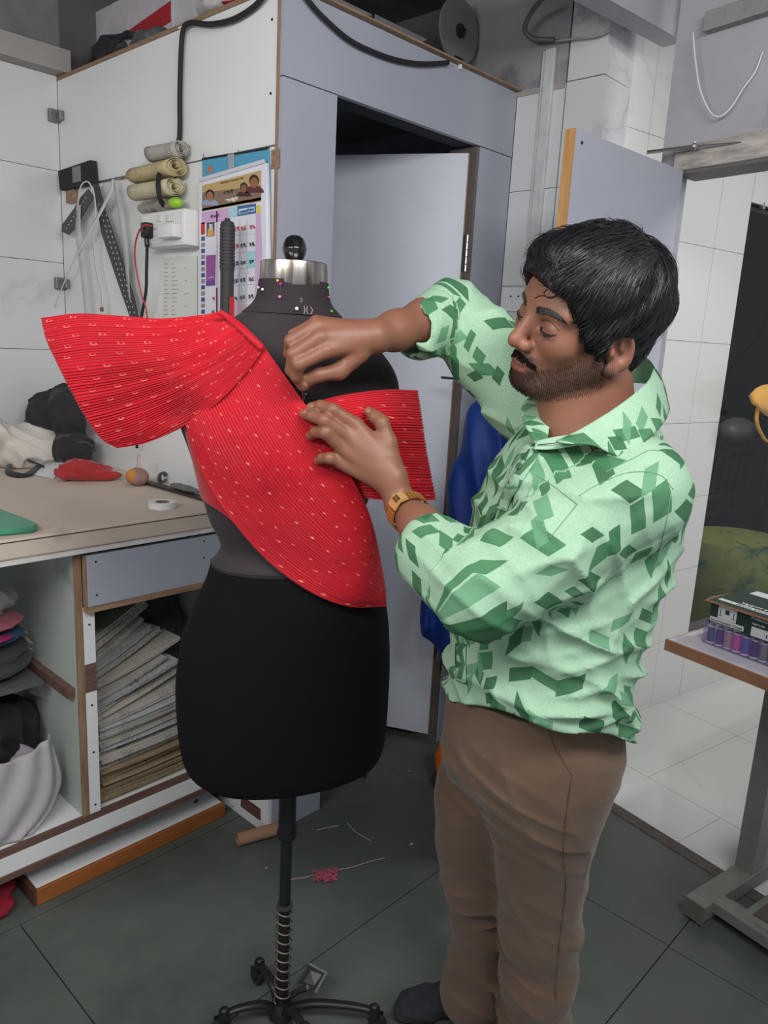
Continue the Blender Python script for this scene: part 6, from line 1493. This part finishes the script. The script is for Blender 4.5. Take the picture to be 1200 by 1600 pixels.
MB().prism([(hbx[0] - .010, hbx[1] - .019, 1.30), (hbx[0] + .01, hbx[1] - .026, 1.30), (hbx[0] + .008, hbx[1] - .0225, 1.61), (hbx[0] - .006, hbx[1] - .0225, 1.61)], (-.003, -.002, 0)).build('red_strip', M('red_plastic', (190, 44, 48), .4), tl)

# ================================================================== on top of the cabin
CZ = 2.3685
dc2 = thing('wheel_disc', 'dusty pale round disc standing on top of the grey cabin', 'disc', ON(717, 80, 1, 1.86)); c = ON(717, 49, 1, 1.86); rr = np.linalg.norm(ON(745, 49, 1, 1.86) - c)
MB().tube([c - [0, .004, 0], c + [0, .004, 0]], rr, 40).build('disc', M('dusty_disc', (128, 126, 130), .8, var=.06), dc2)
MB().tube([c - [0, .010, 0], c - [0, .0045, 0]], rr * .22, 20).build('hub', m_dark, dc2); MB().tube(curve([c + [.004, -.012, .004], c + [.012, -.012, .010], c + [.022, -.012, .008]], 8), .003, 6).build('wire_end', m_blackr, dc2, smooth=True)
MB().box((c[0] - .02, 1.85, CZ), (c[0] + .02, 1.87, c[2] - rr * .8)).build('stand', m_dark, dc2)
for i, (a, b, c_, lab) in enumerate((((500, -6), (582, 12), 24, 'dusty white angle plate standing over the cabin top at the left'), ((586, 34), (668, 50), 18, 'dusty pale bracket lying behind the first plate on the cabin'), ((620, 60), (680, 78), 14, 'short rounded bracket at the cabin top edge beside the disc'))):
    p, q = ON(*a, 1, 1.74 + .03 * i), ON(*b, 1, 1.74 + .03 * i); br = thing('bracket', lab, 'bracket', (p + q) / 2); hgt = c_ / 520.
    z_ = max(CZ, min(p[2], q[2]) - hgt)
    MB().box((p[0], 1.74 + .03 * i, CZ), (q[0], 1.744 + .03 * i, max(CZ + .02, (p[2] + q[2]) / 2)), bev=.001).build('plate', M('dusty_bracket', (112, 111, 116), .7, var=.1), br)
    MB().tube([(q[0] - .012, 1.7395 + .03 * i, max(CZ + .02, (p[2] + q[2]) / 2) - .014), (q[0] - .012, 1.733 + .03 * i, max(CZ + .02, (p[2] + q[2]) / 2) - .014)], .006, 10).build('bolt', m_dark, br)
p = ON(776, 130, 1, 1.80); q = ON(779, 66, 1, 1.80)
br = thing('bracket', 'upright flat metal bracket near the right end of the cabin top', 'bracket', p); MB().box((p[0] - .009, 1.80, CZ), (p[0] + .009, 1.803, q[2]), bev=.001).build('plate', M('dull_zinc', (122, 122, 128), .5, .3), br)
for z in (CZ + .02, q[2] - .012): MB().tube([(p[0], 1.7995, z), (p[0], 1.7985, z)], .004, 10).build('hole', m_dark, br)
# carton and bags at the left
def onz(px_, py2, y): return ON(px_, py2, 1, y)
cb_ = thing('carton', 'white and red carton lying on top of the cabin under the ceiling', 'box', (1.55, 2.5, CZ)); a, b = ON(138, 20, 0, 1.50), ON(270, 0, 0, 1.50)
yb0, yb1 = min(a[1], b[1]), max(a[1], b[1]) + .06
MB().box((1.50, yb0, CZ + .06), (1.95, yb1, CZ + .26), bev=.002).build('box_body', M('white_card', (196, 192, 196), .6), cb_)
w_h = CZ + .06
MB().prism([(1.4985, yb1 - .01, w_h + .005), (1.4985, yb1 - .01, w_h + .05), (1.4985, yb0 + .01, w_h + .12), (1.4985, yb0 + .01, w_h + .06)], (-.0008, 0, 0)).build('red_band', M('red_card_print', (170, 40, 50), .6), cb_)
blob('black_bag', [((1.47, 2.78, CZ + .075), (.07, .10, .07)), ((1.46, 2.66, CZ + .06), (.06, .09, .055)), ((1.50, 2.83, CZ + .04), (.08, .08, .035))], M('black_polythene', (44, 44, 48), .35, var=.2), 'black polythene bag on the cabin top in the far corner', 'bag', .012, .07, flat=CZ + .001)
blob('grey_bundle', [((1.46, 2.50, CZ + .05), (.06, .10, .048)), ((1.50, 2.30, CZ + .04), (.08, .12, .038))], M('smoky_bundle', (92, 92, 96), .7, dirt=((150, 150, 150), 9, .58)), 'smoky grey bundle on the cabin top beside the black bag', 'bag', .010, .06, flat=CZ + .001)
b2 = blob('printed_sack', [((1.44, 2.05, CZ + .055), (.08, .12, .053)), ((1.44, 1.88, CZ + .07), (.07, .13, .066))], M('white_woven_sack', (186, 184, 182), .5, dirt=((150, 190, 150), 7, .62)), 'white printed plastic sack on the cabin top near the corner', 'bag', .008, .07, flat=CZ + .001)
hb2 = bvh_of(b2.data, ROOT[b2.name])
def onb(x, y):
    h, n_ = hit(x, y, hb2)
    return None if h is None else h + n_ * .002
pp = [onb(x, y) for x, y in ((346, 2), (386, -4), (388, 4), (356, 16))]
if all(p is not None for p in pp): MB().add([tuple(p) for p in pp], [(0, 1, 2, 3)]).build('red_label', M('red_sack_print', (170, 40, 56), .5), b2)

# ================================================================== blue cover and orange bag behind the man
rows_ = [(596, 762, 800, .03), (612, 748, 815, .06), (650, 736, 836, .09), (700, 718, 846, .105), (760, 704, 850, .11), (850, 688, 850, .115), (930, 664, 850, .12), (975, 661, 846, .12), (1010, 674, 840, .11), (1045, 698, 835, .09), (1062, 712, 826, .05)]
yb_ = 2.52; R_ = []
for y, xl, xr, b in rows_: A, Bp = D(xl, y, yb_), D(xr, y, yb_); R_.append(((A[2] + Bp[2]) / 2, (A[0] + Bp[0]) / 2, (Bp[0] - A[0]) / 2, b))
zz = [r[0] for r in R_]; B = SDF((min(r[1] - r[2] for r in R_) - .03, yb_ - .16, min(zz) - .03), (max(r[1] + r[2] for r in R_) + .03, yb_ + .16, max(zz) + .03), .008)
B.stack(zz, [r[1] for r in R_], [yb_] * len(R_), [r[2] for r in R_], [r[3] for r in R_], 0, 0, p=2.2)
X, Y, Z = B.ax[0][:, None, None], B.ax[1][None, :, None], B.ax[2][None, None, :]
B.v -= (.012 * (1 - np.abs(np.sin(X * 34 + 2.2 * Z + 1.2 * np.sin(Z * 6)))) ** 2 + .006 * np.sin(X * 80 + Z * 14)).astype(np.float32) * 1.
V, Q = B.surf(); V = smooth_verts(V, Q, 1, .5); me = bpy.data.meshes.new('blue_cover'); np_mesh(me, V @ RZ, Q)
link(me, 'blue_raincoat', M('royal_blue_nylon', (24, 56, 130), .55, var=.06, spec=.3, bump=.3, bscale=25), smooth=True, label='royal blue nylon raincoat hanging on the cabin behind the man', cat='raincoat')
hk0 = DW(770, 602, 2.50); MB().tube([(hk0[0], 1.679, hk0[2] + .01), (hk0[0], hk0[1] + .02, hk0[2] + .01), (hk0[0], hk0[1], hk0[2] - .02), (hk0[0], hk0[1] - .012, hk0[2] + .0)], .005, 8).build('coat_hook', m_steel, label='long steel hook on the cabin front holding the blue raincoat', cat='hook')
p = FL(684, 1200, .06); blob('orange_bag', [(p + [.03, -.02, .03], (.05, .05, .085))], M('orange_nylon', (206, 104, 28), .6), 'orange bag on the floor behind the trouser leg', 'bag', .004, .05, flat=.012)
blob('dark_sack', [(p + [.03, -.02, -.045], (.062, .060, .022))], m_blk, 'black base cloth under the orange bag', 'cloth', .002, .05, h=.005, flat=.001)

# ================================================================== small things on the floor
t0, t1 = FL(371, 1312, .02), FL(436, 1294, .02); dd = (t1 - t0) / np.linalg.norm(t1 - t0); tb = thing('cardboard_tube', 'brown cardboard tube lying on the floor behind the pole', 'tube', t0); t1 = t0 + dd * .17
mb = MB(); n = 28; G = []
for r, o_ in ((.0165, 0), (.0192, 0), (.0192, 1), (.0165, 1)):
    c_ = t0 + (t1 - t0) * o_; up_ = np.array([0, 0, 1.]); w = np.cross(dd, up_); G.append([c_ + r * (math.cos(a) * up_ + math.sin(a) * w) for a in np.linspace(0, 2 * math.pi, n)])
G.append(G[0]); link(grid_mesh(np.array(G), 'tube'), 'tube', M('kraft_card', (160, 124, 96), .85, var=.08), tb, smooth=True, auto=40)
m_pinkth = M('pink_thread', (196, 96, 116), .85); m_palep = M('pale_pink_thread', (196, 164, 164), .85)
th = thing('thread_tangle', 'tangle of pink thread with a long tail on the stone floor', 'thread', FL(510, 1368, 0)); mb = MB(); r_ = np.random.RandomState(9)
for k in range(9): mb.tube(curve([FL(508 + r_.uniform(-22, 22), 1368 + r_.uniform(-11, 11), .003 + r_.uniform(0, .008)) for _ in range(7)], 40), .0011, 5)
mb.build('knot', m_pinkth, th, smooth=True, kind='stuff'); MB().tube(curve([FL(x, y, .002) for x, y in ((455, 1374), (480, 1370), (510, 1362), (545, 1356), (575, 1347), (602, 1340))], 40), .0013, 5).build('tail', m_palep, th, smooth=True)
for nm, pts, mt, lab in (('thread', ((495, 1297), (512, 1293), (530, 1290)), m_palep, 'short pale pink thread on the floor left of the bent one'), ('thread', ((542, 1285), (556, 1300), (580, 1314)), m_palep, 'bent pale pink thread on the floor beyond the tangle'), ('thread', ((1088, 1444), (1105, 1435), (1132, 1422)), m_pinkth, 'pink thread scrap on the floor by the table foot')):
    MB().tube(curve([FL(x, y, .0016) for x, y in pts], 16), .0014, 5).build(nm, mt, smooth=True, label=lab, cat='thread')
for i, (x, y, s, lab) in enumerate(((643, 1319, .008, 'tiny white paper scrap on the floor right of the threads'), (416, 1356, .005, 'tiny white scrap on the floor beside the pole'), (640, 1205, .005, 'tiny pale scrap on the floor near the open door'))):
    p = FL(x, y, .0006); MB().prism([p + [-s, 0, 0], p + [0, -s * .5, 0], p + [s, .001, 0], p + [.3 * s, s * .6, 0]], (0, 0, .0008)).build('paper_scrap', M('white_paper', (200, 198, 194), .8), label=lab, cat='scrap')
p = [FL(x, y, .001) for x, y in ((527, 1207), (571, 1216), (573, 1196), (560, 1190), (530, 1200))]
MB().prism(p, (0, 0, .02)).build('door_wedge', m_blackr, label='black rubber wedge on the floor below the open cabin door', cat='wedge')
p = FL(375, 1258, .001); blob('crumpled_wrapper', [(p + [0, .0, .012], (.035, .018, .012), .4)], M('silver_wrapper', (118, 118, 122), .35, .3), 'crumpled grey wrapper against the foot of the cabin', 'wrapper', .005, .02, h=.003, flat=.0008)

# ================================================================== sewing table at the right
O = Vector((2.02, .786, 0)); su = Vector((.982, -.188, 0)).normalized(); sv = Vector((-.188, -.982, 0)).normalized(); ST = frame(O, su, -sv)  # x away from us, y back
def sbox(lo, hi, bev=0): return MB().box(lo, hi, T=ST, bev=bev)
tb = thing('sewing_table', 'sewing machine table with a brown edge and grey steel stand at right', 'table', (2.25, .6, 0))
sbox((.003, -1.1, .722), (.56, -.003, .752)).build('table_top', M('table_laminate', (206, 204, 210), .35, dirt=((176, 168, 176), 14, .66)), tb)
sbox((-.006, -1.1, .7215), (.003, 0.0, .7525)).build('front_edge', M('brown_edging', (152, 108, 80), .5), tb); sbox((-.006, -.003, .7215), (.56, .003, .7525)).build('side_edge', M('pale_edging', (176, 158, 146), .5), tb)
sbox((-.02, -.235, .012), (.56, -.175, .062), bev=.003).build('foot_bar', m_paint, tb); sbox((-.024, -.237, .010), (-.018, -.173, .064)).build('bar_cap', M('scuffed_cap', (104, 102, 96), .5), tb)
sbox((.225, -.232, .062), (.285, -.178, .722)).build('upright', m_paint, tb); sbox((.285, -.228, .30), (.50, -.222, .722)).build('side_plate', M('dark_plate', (70, 66, 64), .6, .2), tb)
for z0, z1 in ((.10, .42), (.45, .15)):
    a, b = ST @ Vector((.28, -.22, z0)), ST @ Vector((.50, -.22, z1)); MB().tube([a, b], .009, 8).build('brace', m_paint, tb)
sbox((.50, -.235, .062), (.54, -.175, .722)).build('rear_upright', m_paint, tb)
sbox((.02, -.98, .035), (.07, -.235, .065)).build('cross_bar', m_paint, tb); sbox((-.02, -1.06, .012), (.56, -1.0, .062)).build('foot_bar', m_paint, tb)
MB().tube([ST @ Vector((.20, -.02, .722)), ST @ Vector((.20, -.02, .68)), ST @ Vector((.24, -.02, .675)), ST @ Vector((.25, -.02, .69))], .0035, 8).build('wire_hook', m_steel, tb)
for k in (0, 1): MB().tube([ST @ Vector((.0 + k * .5, -.205, 0)), ST @ Vector((.0 + k * .5, -.205, .012))], .016, 12).build('rubber_foot', m_blackr, tb)
# treadle
td = thing('treadle', 'grey steel foot treadle plate under the sewing table', 'treadle', tuple(ST @ Vector((.1, -.5, .0)))); 
TP = ST @ Matrix.Translation((.02, -.30, .050)) @ Matrix.Rotation(math.radians(-4), 4, 'X')
MB().box((.02, -.56, 0), (.46, .0, .016), T=TP, bev=.006).build('frame', m_paint, td, smooth=True, auto=35); MB().box((.045, -.535, .0165), (.435, -.025, .020), T=TP).build('rubber_mat', M('brown_rubber_mat', (86, 74, 66), .8, var=.1), td)
sbox((.06, -.34, .010), (.12, -.235, .034), bev=.002).build('link_plate', m_paint, td); sbox((.085, -.325, .0345), (.093, -.25, .0355)).build('slot', m_dark, td)
# spool container and thread box
base = Vector(FL(1096, 1003, .7528)); BT = frame(base, sv, su)
def bbox(lo, hi, bev=0):
    return MB().box(lo, hi, T=BT, bev=bev)
m_lilac = M('lilac_clear_plastic', (150, 120, 190), .12, alpha=.17, spec=.7)
ct = thing('spool_container', 'translucent lilac plastic container full of thread spools', 'container', base); cz = BT.to_3x3() @ Vector((0, 0, 1)); sgn = 1 if cz.z > 0 else -1
def bb(x0, y0, z0, x1, y1, z1, bev=0): return MB().box((x0, y0, min(sgn * z0, sgn * z1)), (x1, y1, max(sgn * z0, sgn * z1)), T=BT, bev=bev)
LC, DC, HC2 = .205, .11, .058
bb(0, 0, 0, LC, DC, .002).build('container_base', m_lilac, ct)
for a in ((0, 0, .0022, LC, .0018, HC2), (0, DC - .0018, .0022, LC, DC, HC2), (0, .002, .0022, .0018, DC - .002, HC2), (LC - .0018, .002, .0022, LC, DC - .002, HC2)): bb(*a).build('wall', m_lilac, ct)
bb(-.002, -.002, HC2 + .0002, LC + .002, DC + .002, HC2 + .004).build('lid', m_lilac, ct)
cols = [('teal', (28, 88, 96)), ('navy', (42, 42, 84)), ('beige', (170, 138, 128)), ('bright pink', (206, 74, 160)), ('royal blue', (66, 84, 168)), ('midnight blue', (34, 36, 78)), ('olive green', (110, 122, 82)), ('khaki', (128, 116, 90))]
for i, (nm, cc2) in enumerate(cols):
    x = .016 + i * .0247
    o = BT @ Vector((x, .016, sgn * .003)); sp_ = thing('thread_spool', '%s thread spool %s in the lilac container' % (nm, 'leaning' if i == 0 else 'standing'), 'spool', o, 'thread spools in the lilac container')
    up_ = Vector((-.10, 0, 1)).normalized() if i == 0 else Vector((0, 0, 1)); R_m = up_.to_track_quat('Z', 'X').to_matrix().to_4x4(); R_m.translation = o
    MB().lathe([(.0105, 0), (.0112, .001), (.0108, .004), (.0068, .0045), (.0068, .0475), (.0100, .048), (.0105, .051), (.003, .0515)], 16, T=R_m).build('core', m_whitep, sp_, smooth=True, auto=35)
    MB().lathe([(.0072, .0048), (.0098, .006), (.0100, .040), (.0072, .047)], 16, T=R_m).build('winding', M('thread_' + nm.replace(' ', '_'), cc2, .6, var=.12, scale=300), sp_, smooth=True, auto=35)
bxr = thing('thread_box', 'dark green cardboard box of polyester thread resting on the spool container', 'box', base + Vector((0, 0, HC2)))
m_gb = M('bottle_green_card', (30, 52, 46), .55, var=.04); z0b = HC2 + .0045; HB = .060; ox = .010
bb(ox, .002, z0b, ox + .30, .20, z0b + HB).build('box_body', m_gb, bxr)
bb(ox - .006, -.008, z0b + HB + .0002, ox + .305, .205, z0b + HB + .003).build('lid', m_gb, bxr); 
bb(ox - .008, -.0105, z0b + HB - .001, ox + .305, -.0085, z0b + HB + .0035).build('torn_edge', M('torn_kraft', (166, 116, 84), .9, var=.2, scale=80), bxr)
MB().prism([BT @ Vector((ox - .006, -.008, sgn * (z0b + HB + .002))), BT @ Vector((ox - .006, .10, sgn * (z0b + HB + .002))), BT @ Vector((ox - .03, .05, sgn * (z0b + HB - .006))), BT @ Vector((ox - .022, .0, sgn * (z0b + HB - .008)))], (0, 0, .0015)).build('side_flap', M('kraft_flap', (140, 112, 90), .9), bxr)
m_wp = M('white_print', (206, 208, 208), .6, var=.01)
def fq(x0, z0, x1, z1, mat, nm, y=.0012, t_=.0006): bb(x0 + ox, y - t_ - .0 , z0b + z0, x1 + ox, y, z0b + z1).build(nm, mat, bxr)
fq(.024, .020, .076, .056, m_wp, 'picture_panel'); fq(.003, .006, .100, .019, m_wp, 'name_panel'); fq(.120, -.0 + .003, .2, .028, m_wp, 'number_panel')
def ftext(s, x, z, size, mat, w=None, hindi=False, y=.0004, bold=.0002):
    o = BT @ Vector((x + ox, y, sgn * (z0b + z))); T = frame(o, BT.to_3x3() @ Vector((1, 0, 0)), (0, 0, 1)); v, q = text_geo(s, size, T, hindi, .0002, bold, w)
    if v: m2 = MB(); m2.add(v, q); m2.build('lettering', mat, bxr)
ftext('Spun Polyester Thread', .006, .009, .0095, m_gb, .090, y=.0003); ftext('Prakash', .116, .048, .012, m_wp, .05, y=.0003); ftext('प्रकाश', .120, .034, .011, m_wp, .036, True, y=.0003); ftext('1', .160, .010, .016, m_gb, None, y=.0003)
ftext('100% SPUN POLYESTER FOR SEWING', .006, .0015, .0036, m_wp, .09, y=.0003, bold=.0001)
bb(ox + .044, .0001, z0b + .036, ox + .056, .0003, z0b + .048).build('dark_emblem', m_gb, bxr)
for x in (.030, .068): bb(ox + x, .0001, z0b + .028, ox + x + .002, .0003, z0b + .046).build('figure_line', m_gb, bxr); bb(ox + x - .003, .0001, z0b + .028, ox + x + .006, .0003, z0b + .0295).build('figure_line', m_gb, bxr)
zt2 = z0b + HB + .0032
bb(ox + .006, .022, zt2, ox + .30, .040, zt2 + .0004).build('name_panel', m_wp, bxr); bb(ox + .15, .075, zt2, ox + .30, .150, zt2 + .0004).build('picture_panel', m_wp, bxr); bb(ox + .02, .155, zt2, ox + .30, .198, zt2 + .0004).build('top_stripe', m_wp, bxr)
o = BT @ Vector((ox + .055, .047, sgn * zt2)); T = frame(o, BT.to_3x3() @ Vector((1, 0, 0)), BT.to_3x3() @ Vector((0, 1, 0)))
v, q = text_geo('प्रकाश', .034, T, True, .0006, .0006, .10)
if v: m2 = MB(); m2.add(v, q); m2.build('lettering', m_wp, bxr)
v, q = text_geo('Spun Polyester Thread', .014, Matrix.Translation((BT.to_3x3() @ Vector((.0, -.021, 0)))) @ T, False, .0008, .0003, .20)
if v: m2 = MB(); m2.add(v, q); m2.build('lettering', m_gb, bxr)

# ================================================================== window to the street in the lobby
def op(px_, py2, dz=0):
    n_ = np.array(OT.to_3x3() @ Vector((0, 0, 1))); P0 = np.array(OT @ Vector((0, 0, dz))); o = np.array([0, 0, CAMH]); r = toW(ray(px_, py2)); return o + r * ((n_ @ (P0 - o)) / (n_ @ r))
def obox(lo, hi, bev=0): return MB().box(lo, hi, T=OT, bev=bev)
wn = thing('window_1', None, None, tuple(OT @ Vector((1.2, .1, -.02)))); wn['kind'] = 'structure'
m_glass = M('dark_glass', (60, 66, 66), .02, alpha=.16, spec=.9)
obox((.338, .292, -.030), (2.2, 2.125, -.022)).build('pane', m_glass, wn); obox((.334, .29, -.034), (.3385, 2.13, -.012)).build('pane_edge', m_black, wn); obox((.334, 2.1255, -.034), (2.2, 2.1295, -.012)).build('pane_top_edge', m_black, wn)
cpn = op(1191, 321, -.01); MB().box(cpn - [.012, .010, .016], cpn + [.012, .010, .012], bev=.003).build('pane_clip', m_steel, wn)
st = struct_root('street_night_box')
m_night = M('night_box_wall', (30, 31, 34), .9, var=.3, scale=2)
obox((.0, -.2, -1.9), (4.6, 3.2, -1.8)).build('back', m_night, st); obox((-.1, -.2, -3.5), (.0, 3.2, -.12)).build('side', m_night, st); obox((4.6, -.2, -3.5), (4.7, 3.2, -.12)).build('side', m_night, st); obox((0, 2.9, -3.5), (4.6, 3.0, -.12)).build('light_block_top', m_night, st)  # added dark box, shuts ambient light out behind the pane
obox((2.2, 0, -.12), (4.6, 3, -.03)).build('front', m_night, st); obox((0, .0, -.70), (4.6, .02, -.10)).build('porch_floor', M('porch_tile', (150, 154, 140), .3), st)
t = NT('brick_paving'); bt = t.n('TexBrick'); bt.inputs['Scale'].default_value = 9; bt.inputs['Color1'].default_value = C(120, 74, 58); bt.inputs['Color2'].default_value = C(96, 60, 48); bt.inputs['Mortar'].default_value = C(52, 40, 34); t.l(t.co.outputs['Object'], bt.inputs['Vector']); t.l(bt.outputs[0], t.b.inputs['Base Color']); t.b.inputs['Roughness'].default_value = .8
obox((0, -.02, -1.8), (4.6, .0, -.75)).build('paving', t.m, st)
fn = thing('street_fence', 'dark iron street fence seen through the lobby glass', 'fence', tuple(OT @ Vector((1.4, 0, -.8)))); m_iron = M('iron', (40, 34, 32), .6)
f0_, f1_ = (OT.inverted() @ Vector(op(1150, 705, -.8))), (OT.inverted() @ Vector(op(1150, 795, -.8)))
zt3, zb3 = f0_[1], max(.0, f1_[1]); 
for x in np.arange(.75, 3.9, .10): obox((x, zb3 - .02, -.81), (x + .020, zt3 - .01, -.79)).build('bar', m_iron, fn)
for z in (zt3, zb3 + .10, zb3): obox((.7, z - .014, -.815), (3.95, z + .010, -.785)).build('rail', m_iron, fn)
for x in (.85, 2.15): obox((x, 0, -.84), (x + .09, zt3 + .06, -.76)).build('post', m_iron, fn)
obox((.35, .0, -1.35), (4.5, zt3 * .97, -1.30)).build('low_brick_wall', M('low_brick_wall', (112, 70, 56), .9, var=.2, scale=12), label='low reddish wall behind the iron fence', cat='wall')
# pouf
pf = thing('green_pouf', 'olive green round pouf with a patterned top behind the lobby glass', 'pouf', tuple(op(1170, 960, -.45))); a = OT.inverted() @ Vector(op(1108, 905, -.45)); b = OT.inverted() @ Vector(op(1112, 835, -.45)); R0 = .34; cxp = a[0] + R0
PT = OT @ Matrix.Translation((cxp, 0, -.48)) @ Matrix.Rotation(math.radians(-90), 4, 'X'); zA, zB_ = max(.05, a[1]) - .05, b[1] - .075
MB().lathe([(R0 * .98, .022), (R0, .05), (R0, zA - .02), (R0 * .97, zA)], 40, T=PT).build('base', M('olive_velvet', (120, 128, 52), .85, sheen=.4), pf, smooth=True, auto=40)
MB().lathe([(R0 * .96, zA + .001), (R0 * .985, zA + .03), (R0 * .985, zB_ - .05), (R0 * .90, zB_), (.001, zB_ + .01)], 40, T=PT).build('seat', M('leafy_cover', (150, 164, 96), .85, dirt=((54, 92, 88), 5, .5)), pf, smooth=True, auto=40)
# things glimpsed in the street
obox((1.55, 1.20, -1.25), (1.75, 1.36, -1.22)).build('street_sign', M('dull_orange_sign', (180, 96, 60), .7), label='dull orange sign board far out in the dark street', cat='sign')
cr_ = thing('parked_scooter', 'pale grey scooter parked in the street behind the fence', 'scooter', tuple(OT @ Vector((1.9, 0, -1.1))))
MB().ball(OT @ Vector((2.5, 1.02, -1.1)), (.20, .12, .10), 20).build('body', M('grey_paintwork', (120, 122, 126), .4), cr_, smooth=True)
for x in (2.2, 2.8): MB().tube([OT @ Vector((x, .25, -1.13)), OT @ Vector((x, .25, -1.07))], .24, 28).build('wheel', m_blackr, cr_)
area('street_fill', tuple(OT @ Vector((1.5, 2.7, -.5))), tuple(OT @ Vector((1.9, .2, -.9))), .5, .3, 12, (1, .86, .70))  # added fill, brightens the dark scene behind the glass
# orange cloth bag hanging at the right on the glass side
ob = [op(x, y, .10) for x, y in ((1172, 612), (1186, 606), (1215, 604), (1225, 640), (1200, 640), (1182, 634))]
og = thing('orange_cloth_bag', 'orange cloth bag with a handle hanging before the lobby glass', 'bag', ob[4]); m_oc = M('amber_cloth', (212, 160, 76), .8, sheen=.3)
nf = np.array(OT.to_3x3() @ Vector((0, 0, 1))); G = patch([[op(x, y, .13) for x, y in ((1172, 616), (1186, 604), (1205, 602), (1240, 602))], [op(x, y, .16) for x, y in ((1180, 632), (1192, 630), (1210, 626), (1240, 630))], [op(x, y, .13) for x, y in ((1192, 640), (1200, 648), (1212, 655), (1240, 660))]], 12, 16)
o = link(grid_mesh(G, 'bag_body'), 'bag_body', m_oc, og, smooth=True); thick(o, .02)
MB().tube(curve([op(x, y, .13) for x, y in ((1186, 632), (1182, 655), (1188, 675), (1200, 690), (1215, 680), (1225, 640))], 24), .008, 8, flat=.4).build('handle', m_oc, og, smooth=True)
MB().tube([op(1190, 608, .13), op(1230, 600, .13), op(1240, 520, .05), op(1240, 430, -.01)], .003, 6).build('cord', m_whitep, og)
# extra socket plate on the tiles behind the sleeve
p = ON(812, 468, 0, 2.352); sp = thing('wall_socket', 'white socket plate on the marble tiles behind the raised sleeve', 'socket', p); a, b = ON(785, 450, 0, 2.345), ON(822, 487, 0, 2.345)
MB().box((2.344, min(a[1], b[1]), min(a[2], b[2])), (2.3525, max(a[1], b[1]), max(a[2], b[2])), bev=.002).build('plate', m_whitep, sp)
for x in (798, 810): q = ON(x, 463, 0, 2.3435); MB().tube([q, q + [-.001, 0, 0]], .0035, 10).build('socket_hole', m_black, sp)
MB().tube(curve([ON(x, y, 0, 1.3) for x, y in ((62, 499), (40, 506), (15, 522), (-10, 540))], 20), .003, 8).build('grey_lead', m_blackr, smooth=True, label='thin dark lead leaving the picture left of the red sleeve', cat='cable')
